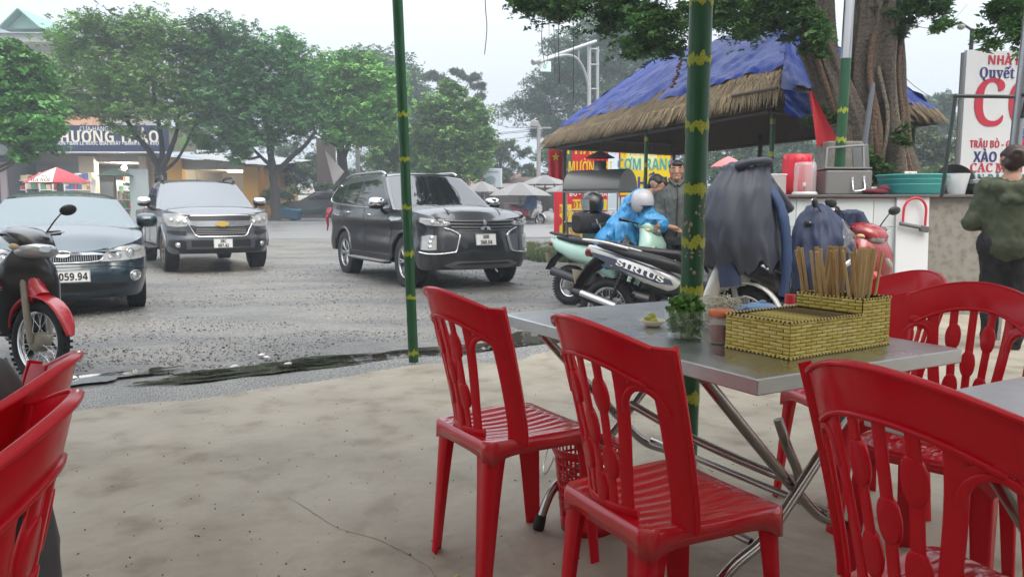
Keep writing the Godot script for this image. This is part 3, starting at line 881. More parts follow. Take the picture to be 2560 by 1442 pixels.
	for i in 46:
		var px := rnd(XT + 0.012, W - 0.012); var pz := rnd(-D + 0.015, -0.015)
		var lean := (px - (XT + W) * 0.5) / 0.065
		var c := obj("chopstick", cm, wood[i % 3])
		var tilt := Vector3(rnd(-0.10, 0.10) - pz * 0.2 - 0.02, 0, -(lean * 0.32 + rnd(-0.12, 0.24)))
		if i < 3: tilt = Vector3(0.05, 0, 0.20 + 0.05 * i); px = XT + 0.02 + 0.012 * i
		c.transform = world * Transform3D(Basis.from_euler(tilt), Vector3(clampf(px - lean * 0.02, XT + 0.01, W - 0.01), 0.006, pz))
		tag(c, "brown wooden chopstick standing in the taller box of the woven basket", "chopstick", "chopsticks in the woven basket")
	# bowl of herbs and bean sprouts
	var pl := clear(0.07, 0.85, 0.88, 0.86)
	var bowl := thing("herb_bowl", "translucent plastic bowl of green herbs in front of the thick post", "bowl", Vector3(0.515, Y, -2.26))
	var b := B.new(); b.lathe([[0.043, 0.002], [0.047, 0.0], [0.049, 0.003], [0.050, 0.012], [0.058, 0.045], [0.062, 0.078], [0.067, 0.081], [0.0675, 0.083]], 36)
	obj("bowl_shell", b, pl, bowl)
	var lf := B.new(); lf.grp(true)
	lf.quad(Vector3(0, 0, 0), Vector3(-0.5, 0.12, 0.45), Vector3(0, 0.02, 1), Vector3(0.5, 0.12, 0.45))
	var leafm := mat(1, 1, 1, 0.45); leafm.vertex_color_use_as_albedo = true; leafm.backlight_enabled = true; leafm.backlight = L(0.02, 0.05, 0.01)
	var xs := []; var cl := []
	for i in 850:
		var a := rnd(0, TAU); var y := rnd(0.012, 0.112); var rr := sqrt(R.randf()) * (lerpf(0.043, 0.058, minf(1.0, y / 0.08)) if y < 0.083 else lerpf(0.052, 0.02, (y - 0.083) / 0.03))
		var s := rnd(0.016, 0.032) * (0.55 if y < 0.083 else 1.0)
		xs.append(Transform3D(rb().scaled(Vector3.ONE * s), Vector3(cos(a) * rr, y, sin(a) * rr)))
		var t := rnd(0.5, 1.25); cl.append(Color(0.12 * t, 0.30 * t, 0.06 * t))
	stuff(multi("herbs", lf.mesh(), leafm, xs, cl, bowl))
	var sprout := func(n: int, r: float, y0: float, y1: float, mid: float) -> B:
		var s := B.new()
		for i in n:
			var a := rnd(0, TAU); var q := sqrt(R.randf()) * r; var c := Vector3(cos(a) * q, rnd(y0, y1), sin(a) * q)
			var d := rb() * Vector3(0.02, 0, 0); d.y *= 0.5; var e := rb() * Vector3(0.012, 0, 0)
			s.tube(smooth([c - d, c + e * 0.5, c + d, c + d * 1.3 + e], 3), [0.0019, 0.0019, 0.0017, 0.0012], 5)
			s.ball(c - d, Vector3(0.003, 0.0024, 0.0026), 5, 4)
		return s
	var spm := mat(0.66, 0.62, 0.50, 0.35)
	stuff(obj("bean_sprouts", sprout.call(26, 0.05, 0.02, 0.10, 0.0), spm, bowl))
	var box := thing("sprout_box", "square clear plastic box heaped with white bean sprouts behind the herb bowl", "box", Vector3(0.665, Y, -2.44), bt)
	b = B.new()
	var rings := []
	for p in [[0.050, 0.0], [0.055, 0.0], [0.060, 0.04], [0.066, 0.072], [0.074, 0.074], [0.074, 0.076], [0.064, 0.075]]:
		var ring := PackedVector3Array()
		for k in 32:
			var an := TAU * k / 32; ring.append(Vector3(signf(cos(an)) * pow(absf(cos(an)), 0.4) * p[0], p[1], signf(sin(an)) * pow(absf(sin(an)), 0.4) * p[0] * 0.8))
		rings.append(ring)
	b.loft(rings, false); b.fan(rings[0])
	obj("box_shell", b, pl, box)
	stuff(obj("bean_sprouts", sprout.call(240, 0.052, 0.012, 0.098, 0.0), spm, box))
	# jar of chilli, blue sugar bowl, orange-lidded jar, red-capped bottle, lime dish
	var jar := thing("chilli_jar", "clear jar with a peach orange lid and chilli paste at the basket corner", "jar", Vector3(0.592, Y, -2.155))
	b = B.new(); b.lathe([[0.0, 0.002], [0.028, 0.0], [0.033, 0.006], [0.033, 0.02], [0.031, 0.026], [0.033, 0.034], [0.033, 0.062], [0.029, 0.072], [0.029, 0.078]], 28); obj("glass", b, clear(0.18, 0.9, 0.8, 0.75), jar)
	b = B.new(); b.lathe([[0.0, 0.004], [0.0285, 0.006], [0.0295, 0.03], [0.028, 0.048], [0.0, 0.052]], 24); obj("chilli_paste", b, mat(0.20, 0.045, 0.018, 0.4), jar)
	b = B.new(); b.lathe([[0.031, 0.076], [0.0345, 0.076], [0.0345, 0.092], [0.032, 0.096], [0.0, 0.0965]], 28); obj("lid", b, mat(0.75, 0.22, 0.10, 0.35), jar)
	var sug := thing("sugar_bowl", "light blue lidded plastic bowl between the herb bowl and the basket", "bowl", Vector3(0.80, Y, -2.45))
	b = B.new(); b.lathe([[0.0, 0.0], [0.035, 0.0], [0.050, 0.02], [0.053, 0.05], [0.05, 0.055]], 28); obj("body", b, mat(0.20, 0.36, 0.62, 0.3), sug)
	b = B.new(); b.lathe([[0.055, 0.053], [0.058, 0.055], [0.052, 0.066], [0.035, 0.076], [0.0, 0.080]], 28)
	b.ball(Vector3(0.005, 0.081, 0), Vector3(0.012, 0.006, 0.01), 10, 6)
	b.box(X(Vector3(-0.062, 0.062, 0.01), 0, 20, 25), Vector3(0.03, 0.004, 0.02), 0.001)
	obj("lid", b, mat(0.24, 0.42, 0.70, 0.22), sug)
	var j2 := thing("spice_jar", "jar with a wide bright orange red lid behind the low tray", "jar", Vector3(0.905, Y, -2.405))
	b = B.new(); b.lathe([[0.0, 0.0], [0.045, 0.0], [0.046, 0.05], [0.043, 0.056]], 28); obj("glass", b, clear(0.2), j2)
	b = B.new(); b.lathe([[0.0475, 0.05], [0.0485, 0.051], [0.0485, 0.066], [0.046, 0.070], [0.0, 0.071]], 36); obj("lid", b, mat(0.72, 0.06, 0.025, 0.3), j2)
	var bo := thing("sauce_bottle", "small white bottle with a red screw cap beside the chopstick box", "bottle", Vector3(0.955, Y, -2.62))
	b = B.new(); b.lathe([[0.0, 0.0], [0.022, 0.0], [0.022, 0.045], [0.016, 0.055]], 20); obj("body", b, mat(0.7, 0.7, 0.68, 0.3), bo)
	b = B.new(); b.lathe([[0.018, 0.054], [0.018, 0.083], [0.016, 0.086], [0.0, 0.0865]], 20); obj("cap", b, mat(0.6, 0.02, 0.03, 0.35), bo)
	var di := thing("lime_dish", "little cream dish of cut limes left of the herb bowl", "dish", Vector3(0.455, Y, -2.46))
	b = B.new(); b.lathe([[0.0, 0.004], [0.02, 0.0], [0.026, 0.003], [0.045, 0.020], [0.043, 0.0215], [0.024, 0.008], [0.0, 0.007]], 26); obj("dish_shell", b, mat(0.70, 0.66, 0.52, 0.35), di)
	for i in 5:
		var wz := B.new(); wz.ball(Vector3(rnd(-0.02, 0.02), 0.02 + 0.004 * i, rnd(-0.018, 0.018)), Vector3(0.013, 0.009, 0.010), 8, 6)
		tag(obj("lime_wedge", wz, mat(0.42, 0.46, 0.10, 0.35)), "pale green lime wedge in the cream dish", "lime", "limes in the dish")
		get_child(get_child_count() - 1).position = Vector3(0.455, Y, -2.46)

func B_join(b: B) -> B:
	return b

# ---------------------------------------------------------------- cars (local: +x ahead, +z the car's right)
class Car:
	var W := 1.8; var xf := 2.3; var xr := -2.3   # half axes measured from mid wheelbase
	var cf := 0.6; var cw := 0.36; var bow := 0.10; var rcf := 0.4; var rcw := 0.3
	var wb := 2.8; var R := 0.38; var arch := 0.43
	var sill := 0.36; var bottom_f := 0.30; var bottom_r := 0.4
	var top := []       # shoulder height along x
	var side := []      # inset of the flanks by height
	var front := []     # setback of the nose by height
	var rear := []
	func hw(x: float) -> float:
		var m := W * 0.5
		if x > xf - cf:
			var u := clampf((x - (xf - cf)) / cf, 0, 1); return m - cw + cw * sqrt(maxf(0.0, 1.0 - u * u))
		if x < xr + rcf:
			var u := clampf(((xr + rcf) - x) / rcf, 0, 1); return m - rcw + rcw * sqrt(maxf(0.0, 1.0 - u * u))
		return m
	func plan(s: float) -> Array:   # s in 0..1 round the right half from nose centre to tail centre: [point, outward normal]
		var m := W * 0.5
		var l0 := m - cw; var l1 := 0.5 * PI * (cf + cw) * 0.5; var l2 := (xf - cf) - (xr + rcf); var l3 := 0.5 * PI * (rcf + rcw) * 0.5; var l4 := m - rcw
		var d := s * (l0 + l1 + l2 + l3 + l4)
		if d < l0:
			var z := d; var f := z / l0
			return [Vector2(xf + bow * (1.0 - f * f), z), Vector2(1.0, 2.0 * bow * f / l0 * 0.6).normalized()]
		d -= l0
		if d < l1:
			var a := d / l1 * PI * 0.5
			return [Vector2(xf - cf + cf * cos(a), m - cw + cw * sin(a)), Vector2(cos(a) / cf, sin(a) / cw).normalized()]
		d -= l1
		if d < l2: return [Vector2(xf - cf - d, m), Vector2(0, 1)]
		d -= l2
		if d < l3:
			var a := d / l3 * PI * 0.5
			return [Vector2(xr + rcf - rcf * sin(a), m - rcw + rcw * cos(a)), Vector2(-sin(a) / rcf, cos(a) / rcw).normalized()]
		d -= l3
		return [Vector2(xr, l4 - d), Vector2(-1, 0)]
	func pl(t: Array, x: float) -> float:
		if x <= t[0][0]: return t[0][1]
		for i in range(1, t.size()):
			if x <= t[i][0]: return lerpf(t[i - 1][1], t[i][1], (x - t[i - 1][0]) / maxf(1e-6, t[i][0] - t[i - 1][0]))
		return t[-1][1]
	func at(pn: Array, y: float, off := 0.0) -> Vector3:
		var p: Vector2 = pn[0]; var n: Vector2 = pn[1]
		var fx := maxf(n.x, 0.0); var rx := maxf(-n.x, 0.0)
		var i := pl(front, y) * fx * fx + pl(rear, y) * rx * rx + pl(side, y) * n.y * n.y
		p -= n * (i - off)
		return Vector3(p.x, y, p.y)
	func low(x: float) -> float:
		var b := sill
		if x > wb * 0.5 + arch * 0.6: b = lerpf(sill, bottom_f, clampf((x - wb * 0.5 - arch * 0.6) / 0.3, 0, 1))
		if x < -wb * 0.5 - arch * 0.6: b = lerpf(sill, bottom_r, clampf((-wb * 0.5 - arch * 0.6 - x) / 0.3, 0, 1))
		for a in [wb * 0.5, -wb * 0.5]:
			var d := absf(x - a)
			if d < arch: b = maxf(b, R + sqrt(arch * arch - d * d))
		return b
	func on_side(x: float, y: float, sg: float, off := 0.0) -> Vector3:   # point of the flank
		var m := W * 0.5; var pn := [Vector2(x, m), Vector2(0, 1)]
		if x > xf - cf:
			var a := acos(clampf((x - (xf - cf)) / cf, -1, 1)); pn = [Vector2(x, m - cw + cw * sin(a)), Vector2(cos(a) / cf, sin(a) / cw).normalized()]
		var p := at(pn, y, off); p.z *= sg
		return p
	func on_front(z: float, y: float, off := 0.0) -> Vector3:   # point of the nose or its corner, by the distance z from the middle line
		var m := W * 0.5; var az := absf(z); var l0 := m - cw; var pn := []
		if az < l0:
			var f := az / l0; pn = [Vector2(xf + bow * (1.0 - f * f), az), Vector2(1.0, 2.0 * bow * f / l0 * 0.6).normalized()]
		else:
			var a := asin(clampf((az - l0) / cw, 0, 1)); pn = [Vector2(xf - cf + cf * cos(a), az), Vector2(cos(a) / cf, sin(a) / cw).normalized()]
		var p := at(pn, y, off)
		if z < 0: p.z = -p.z
		return p
	func shell(b: B):
		# the lower body as one skin round the car
		var n := 260; var rows := []; var M2 := 18
		for k in M2 + 1: rows.append([])
		for s2 in [1.0, -1.0]:
			for i in n:
				var s := float(i) / (n - 1)
				if s2 < 0: s = 1.0 - s
				var pn := plan(s); var x: float = pn[0].x
				var lo := low(x); var hi := pl(top, x)
				if hi < lo + 0.02: hi = lo + 0.02
				for k in M2 + 1:
					var v := float(k) / M2
					var p := at(pn, lerpf(lo, hi, v)); p.z *= s2
					rows[k].append(p)
		b.grid(rows, true)
		# a returned lip along the lower edge
		var r2 := []
		for p in rows[0]:
			var q: Vector3 = p; r2.append(Vector3(q.x - signf(q.x) * (0.06 if absf(q.x) > wb * 0.5 + arch else 0.0), q.y + 0.01, q.z * 0.9))
		b.grid([r2, rows[0]], true)
	func deck(b: B, x0: float, x1: float, crown: float, rows_n := 14, ends := 0):   # hood or boot lid between the shoulders
		var rows := []
		for i in rows_n + 1:
			var r := float(i) / rows_n; var row := []
			for j in 33:
				var c := j / 16.0 - 1.0; var x := lerpf(x0, x1, r)
				var e: Vector3
				if ends > 0:
					var yt := pl(top, x1); var zz := c * (W * 0.5 - pl(side, yt) - 0.004); var pf := on_front(zz, yt)
					e = Vector3(lerpf(x0, pf.x, r), 0, zz); e.y = pl(top, lerpf(x0, x1, r))
					if absf(c) > 0.999: e = on_side(lerpf(x0, x1, r), pl(top, lerpf(x0, x1, r)), signf(c))
				else:
					var ps := on_side(x, pl(top, x), 1.0); e = Vector3(x, pl(top, x), c * ps.z)
				e.y += crown * (1.0 - pow(absf(c), 2.6)) * smoothstep(0.0, 0.22, 1.0 - r if ends > 0 else 1.0)
				row.append(e)
			rows.append(row)
		b.grid(rows)

func patch(b: B, f: Callable, cols: Array, off: float, thick := 0.02, nv := 4, nu := 3):   # a raised panel on a surface f(u, v, off); cols: [u, v low, v high]
	var rows := []
	var cc := []
	for i in cols.size() - 1:
		for k in nu:
			var t := float(k) / nu; cc.append([lerpf(cols[i][0], cols[i + 1][0], t), lerpf(cols[i][1], cols[i + 1][1], t), lerpf(cols[i][2], cols[i + 1][2], t)])
	cc.append(cols[-1])
	for c in cc:
		var row := [f.call(c[0], c[1], off - thick)]
		for k in nv + 1: row.append(f.call(c[0], lerpf(c[1], c[2], float(k) / nv), off))
		row.append(f.call(c[0], c[2], off - thick))
		rows.append(row)
	b.grid(rows.map(func(r): return r.slice(1, r.size() - 1)))
	b.grid(rows.map(func(r): return [r[0], r[1]])); b.grid(rows.map(func(r): return [r[-2], r[-1]]))
	b.grid([rows[0].map(func(p): return p), rows[0].map(func(_p): return f.call(cc[0][0], lerpf(cc[0][1], cc[0][2], 0.5), off - thick))])
	var last = rows[-1]; var le = cc[-1]
	b.grid([last, last.map(func(_p): return f.call(le[0], lerpf(le[1], le[2], 0.5), off - thick))])

func line(b: B, f: Callable, pts: Array, off: float, r: float, squash := 1.0):
	var q := []
	for p in smooth(pts.map(func(e): return Vector3(e[0], e[1], 0)), 5): q.append(f.call(p.x, p.y, off))
	b.tube(q, r, 6, true, squash)

func make_wheel(parent: Node, at: Vector3, r: float, width: float, rim: float, spokes: int, twin: bool, rim_m, sg: float):
	var w := Node3D.new(); w.name = "wheel"; parent.add_child(w, true); w.position = at
	var xf := X(Vector3.ZERO, 90.0 * sg); var h := width * 0.5   # local y of the lathe becomes the axle, pointing outwards
	var b := B.new()
	b.lathe([[rim, -h * 0.8], [r * 0.9, -h], [r * 0.975, -h * 0.82], [r, -h * 0.6], [r, h * 0.6], [r * 0.975, h * 0.82], [r * 0.9, h], [rim, h * 0.85]], 48, xf)
	for k in 48:   # tread blocks
		var a := TAU * k / 48
		for q in [-0.62, 0.0, 0.62]:
			b.box(xf * X(Vector3(cos(a) * r, h * q, sin(a) * r), 0, -rad_to_deg(a)), Vector3(0.012, h * 0.5, r * 0.09))
	obj("tyre", b, M.tyre, w)
	b = B.new()
	b.lathe([[rim, -h * 0.7], [rim * 0.97, -h * 0.2], [rim * 0.96, h * 0.55], [rim * 1.01, h * 0.86], [rim * 0.97, h * 0.9], [rim * 0.93, h * 0.7]], 40, xf)
	b.lathe([[0.0, h * 0.72], [0.035, h * 0.72], [0.06, h * 0.6], [0.075, h * 0.45]], 24, xf)
	for k in spokes:
		for d in ([-0.085, 0.085] if twin else [0.0]):
			var a := TAU * k / spokes; var a2: float = a + d * 1.6
			var p0 := Vector3(cos(a + d * 0.7) * 0.05, h * 0.6, sin(a + d * 0.7) * 0.05); var p1 := Vector3(cos(a2) * rim * 0.97, h * 0.68, sin(a2) * rim * 0.97)
			b.tube([xf * p0, xf * p0.lerp(p1, 0.5) + xf.basis * Vector3(0, 0.012, 0), xf * p1], [0.021, 0.018, 0.022] if not twin else [0.013, 0.013, 0.016], 6)
	obj("rim", b, rim_m, w)
	b = B.new(); b.lathe([[0.0, h * 0.2], [rim * 0.94, h * 0.15]], 24, xf); b.lathe([[0.0, h * 0.3], [rim * 0.62, h * 0.3], [rim * 0.62, h * 0.2]], 24, xf)
	obj("brake_disc", b, mat(0.02, 0.02, 0.022, 0.6), w)

func greenhouse(o: Node, c: Car, g: Dictionary, body_m):
	# g: belt (height along x is c.top), roof, tumble, a0/a1 = windscreen foot and head x, r0/r1 = tail foot and head x, bow, arch
	var sidept := func(x: float, y: float, sg: float, off: float) -> Vector3:
		var belt: float = c.pl(c.top, x); var t := clampf((y - belt) / (g.roof - belt), 0, 1.2)
		var z0: float = c.on_side(x, belt, 1.0).z
		return Vector3(x, y, sg * (z0 - g.tumble * pow(t, 1.25) - 0.012 * smoothstep(0.0, 0.12, t) + off))
	var edge := func(t: float) -> Array:   # front and rear x at height share t
		return [lerpf(g.a0, g.a1, pow(t, g.get("apow", 0.95))), lerpf(g.r0, g.r1, pow(t, g.get("rpow", 1.1)))]
	var b := B.new()
	for sg in [-1.0, 1.0]:
		var rows := []
		for i in 15:
			var t := i / 14.0; var e = edge.call(t); var row := []
			for j in 41:
				var x := lerpf(e[1], e[0], j / 40.0); var belt: float = c.pl(c.top, x)
				var hi: float = g.roof - 0.05 * pow(clampf((x - g.a1 + 0.5) / 0.5, 0, 1), 2.0) - g.get("taildrop", 0.06) * pow(clampf((g.r1 + 0.9 - x) / 0.9, 0, 1), 2.0)
				row.append(sidept.call(x, lerpf(belt, hi, t), sg, 0.0))
			rows.append(row)
		b.grid(rows)
		g["edge%d" % int(sg)] = rows
	var L_ = g["edge-1"]; var R_ = g["edge1"]
	# roof skin, rounded into the sides
	var rr := []
	for j in 41:
		var p: Vector3 = L_[14][j]; var q: Vector3 = R_[14][j]; var row := []
		for k in 25:
			var f := k / 12.0 - 1.0
			var m := p.lerp(q, k / 24.0); m.y += g.arch * (1.0 - pow(absf(f), 2.4)) + 0.012 * (1.0 - pow(absf(f), 8.0))
			if j == 40: m.x += g.bow * 0.7 * (1.0 - f * f)
			elif j > 34: m.x += g.bow * 0.7 * (1.0 - f * f) * (j - 34) / 6.0
			row.append(m)
		rr.append(row)
	b.grid(rr)
	# tail
	var tr := []
	for i in 15:
		var row := []
		for k in 13: row.append(L_[i][0].lerp(R_[i][0], k / 12.0) + Vector3(-0.06 * (1.0 - pow(k / 6.0 - 1.0, 2.0)), 0, 0))
		tr.append(row)
	b.grid(tr)
	obj("roof", b, body_m, o)
	# windscreen with its dark surround
	var ws := func(u: float, v: float, off: float) -> Vector3:
		var i := clampf(v, 0, 1) * 14.0; var i0 := int(minf(i, 13)); var fr := i - i0
		var p: Vector3 = L_[i0][40].lerp(L_[i0 + 1][40], fr); var q: Vector3 = R_[i0][40].lerp(R_[i0 + 1][40], fr)
		var m := p.lerp(q, u * 0.5 + 0.5)
		m.x += g.bow * (1.0 - u * u) * lerpf(1.0, 0.7, v)
		m.y += (g.arch + 0.0) * (1.0 - pow(absf(u), 2.4)) * v * v
		var sl: float = g.a0 - g.a1; var ln := Vector2(g.roof - c.pl(c.top, g.a0), sl).normalized()
		return m + Vector3(ln.x * off, ln.y * off, 0)
	b = B.new(); var gr := []
	for i in 15:
		var row := []
		for k in 29: row.append(ws.call(k / 14.0 - 1.0, i / 14.0, 0.0))
		gr.append(row)
	b.grid(gr); obj("windscreen_frame", b, body_m if not g.has("frame") else g.frame, o)
	b = B.new(); gr = []
	for i in 13:
		var row := []
		for k in 29: row.append(ws.call((k / 14.0 - 1.0) * lerpf(0.945, 0.93, i / 12.0), lerpf(0.0, 0.95, i / 12.0), 0.006))
		gr.append(row)
	b.grid(gr); var wsn := obj("windscreen", b, M.screen, o)
	g.ws = ws; g.side = sidept; g.edgef = edge
	b = B.new()
	for s in [-0.75, -0.1]:
		b.tube([ws.call(s, 0.0, 0.02), ws.call(s + 0.3, 0.03, 0.022), ws.call(s + 0.72, 0.05, 0.02)], 0.009, 5)
	obj("wiper", b, M.black, wsn)

func window(o: Node, g: Dictionary, sg: float, poly: Array, m, trim = null):   # [x, y low, y high] columns on the side of the greenhouse
	var b := B.new(); var f := func(u, v, off): return g.side.call(u, v, sg, off)
	patch(b, f, poly, 0.007, 0.012, 4, 4)
	var w := obj("side_window", b, m, o)
	if trim:
		var tb := B.new(); line(tb, f, trim, 0.012, 0.011); obj("window_trim", tb, M.chrome, w)

func mirror(o: Node, at: Vector3, sg: float, m, cap):
	var b := B.new()
	b.sweep([[0.09, 0.0, 0.055, 0.03], [0.06, 0.005, 0.105, 0.075], [0.0, 0.01, 0.125, 0.092], [-0.06, 0.01, 0.118, 0.086], [-0.075, 0.01, 0.105, 0.075]], 16, 3.2)
	b.sweep([[0.02, -0.05, 0.02, 0.02, -sg * 0.05], [0.0, -0.12, 0.05, 0.02, -sg * 0.12], [-0.01, -0.16, 0.05, 0.025, -sg * 0.17]], 10)
	var w := obj("wing_mirror", b, m, o); w.position = at
	var gb := B.new(); gb.sweep([[-0.074, 0.01, 0.098, 0.068], [-0.078, 0.01, 0.098, 0.068]], 16, 3.2); obj("mirror_glass", gb, M.chrome, w)
	if cap:
		gb = B.new(); gb.sweep([[0.094, 0.004, 0.052, 0.028], [0.064, 0.012, 0.107, 0.07], [0.0, 0.02, 0.128, 0.086], [-0.055, 0.02, 0.121, 0.08]], 16, 3.2); obj("mirror_cap", gb, cap, w)

func plate(o: Node, xf: Transform3D, w: float, h: float, lines: Array, lh: float):
	var b := B.new(); b.box(X(), Vector3(w, h, 0.008), 0.002); var p := obj("number_plate", b, M.plate, o); p.transform = xf
	b = B.new()
	for s in [-1, 1]:
		b.box(X(Vector3(s * (w * 0.5 - 0.006), 0, 0.005)), Vector3(0.003, h - 0.01, 0.002)); b.box(X(Vector3(0, s * (h * 0.5 - 0.006), 0.005)), Vector3(w - 0.016, 0.003, 0.002))
	stuff(obj("plate_border", b, M.ink, p))
	for i in lines.size():
		text(lines[i], lh, M.ink, p, X(Vector3(0, (lines.size() * 0.5 - 0.5 - i) * lh * 1.42, 0.006)), "plate_characters", 0.82)

func lamp_cluster(o: Node, f: Callable, cols: Array, bulbs: Array, name_ := "headlight"):
	var b := B.new(); patch(b, f, cols, 0.004, 0.03, 4, 4)
	var h := obj(name_, b, M.lamp_bowl, o)
	b = B.new()
	for q in bulbs:
		var p: Vector3 = f.call(q[0], q[1], 0.006); var p2: Vector3 = f.call(q[0], q[1], 0.03)
		var n := (p2 - p).normalized(); var bs := Basis.looking_at(-n, Vector3.UP); bs = Basis(bs.x, bs.z, -bs.y)
		b.lathe([[q[2], 0.002], [q[2] * 0.86, 0.012], [q[2] * 0.62, 0.004], [q[2] * 0.58, 0.010], [0.0, 0.018]], 18, Transform3D(bs, p))
	obj("lamp", b, M.chrome, h)
	b = B.new(); patch(b, f, cols, 0.026, 0.024, 4, 4); obj("lens", b, M.lens, h)
	return h

func car_base(called, label, at: Vector3, turn: float, c: Car, body_m, rim_m, rim: float, spokes: int, twin: bool, tw: float) -> Node3D:
	var o := thing(called, label, "car", at, turn, "cars parked on the wet lot")
	var b := B.new(); c.shell(b); obj("body", b, body_m, o)
	b = B.new()
	b.box(X(Vector3((c.xf + c.xr) * 0.5, c.sill + 0.03, 0)), Vector3(c.xf - c.xr - 0.5, 0.06, c.W - 0.3))
	b.box(X(Vector3(0, 0.62, 0)), Vector3(c.wb - 2.0 * c.arch - 0.03, 0.56, c.W - 0.18))
	b.box(X(Vector3(c.wb * 0.5, c.R + 0.28, 0)), Vector3(c.arch * 2.0 + 0.1, 0.5, c.W - 2.0 * tw - 0.24))
	b.box(X(Vector3(-c.wb * 0.5, c.R + 0.28, 0)), Vector3(c.arch * 2.0 + 0.1, 0.5, c.W - 2.0 * tw - 0.24))
	obj("underbody", b, M.black, o)
	for sx in [1.0, -1.0]:
		for sg in [1.0, -1.0]:
			make_wheel(o, Vector3(sx * c.wb * 0.5, c.R, sg * (c.W * 0.5 - tw * 0.5 - 0.02)), c.R, tw, rim, spokes, twin, rim_m, sg)
	return o

func seams(o: Node, c: Car, g: Dictionary, xs: Array, m):
	var b := B.new()
	for sg in [-1.0, 1.0]:
		var f := func(u, v, off): return c.on_side(u, v, sg, off)
		for q in xs:
			var pts := []
			for e in q: pts.append([e[0], e[1]])
			line(b, f, pts, 0.0005, 0.0045)
	stuff(obj("door_gap", b, M.black, o))

func handle(o: Node, c: Car, x: float, y: float, m):
	for sg in [1.0, -1.0]:
		var b := B.new(); var p := c.on_side(x, y, sg, 0.022)
		b.tube(smooth([c.on_side(x - 0.09, y, sg, 0.002), c.on_side(x - 0.07, y + 0.004, sg, 0.028), c.on_side(x + 0.07, y + 0.004, sg, 0.028), c.on_side(x + 0.09, y, sg, 0.002)], 4), 0.014, 7)
		obj("door_handle", b, m, o)

func front_box(b: B, c: Car, pts: Array, off: float, r: float, sq := 1.0):
	line(b, func(u, v, o2): return c.on_front(u, v, o2), pts, off, r, sq)

func emblem_xf(c: Car, y: float, off: float) -> Transform3D:
	var p := c.on_front(0, y, off); var p2 := c.on_front(0, y + 0.02, off)
	var up := (p2 - p).normalized(); var z := Vector3(up.y, -up.x, 0).normalized()
	return Transform3D(Basis(up.cross(z), up, z), p)

func cars():
	M.lamp_bowl = mat(0.42, 0.42, 0.40, 0.25, 0.3)
	M.fogged = mat(0.07, 0.11, 0.125, 0.06, 0.0, 1.0)
	suv(); pickup(); sedan()

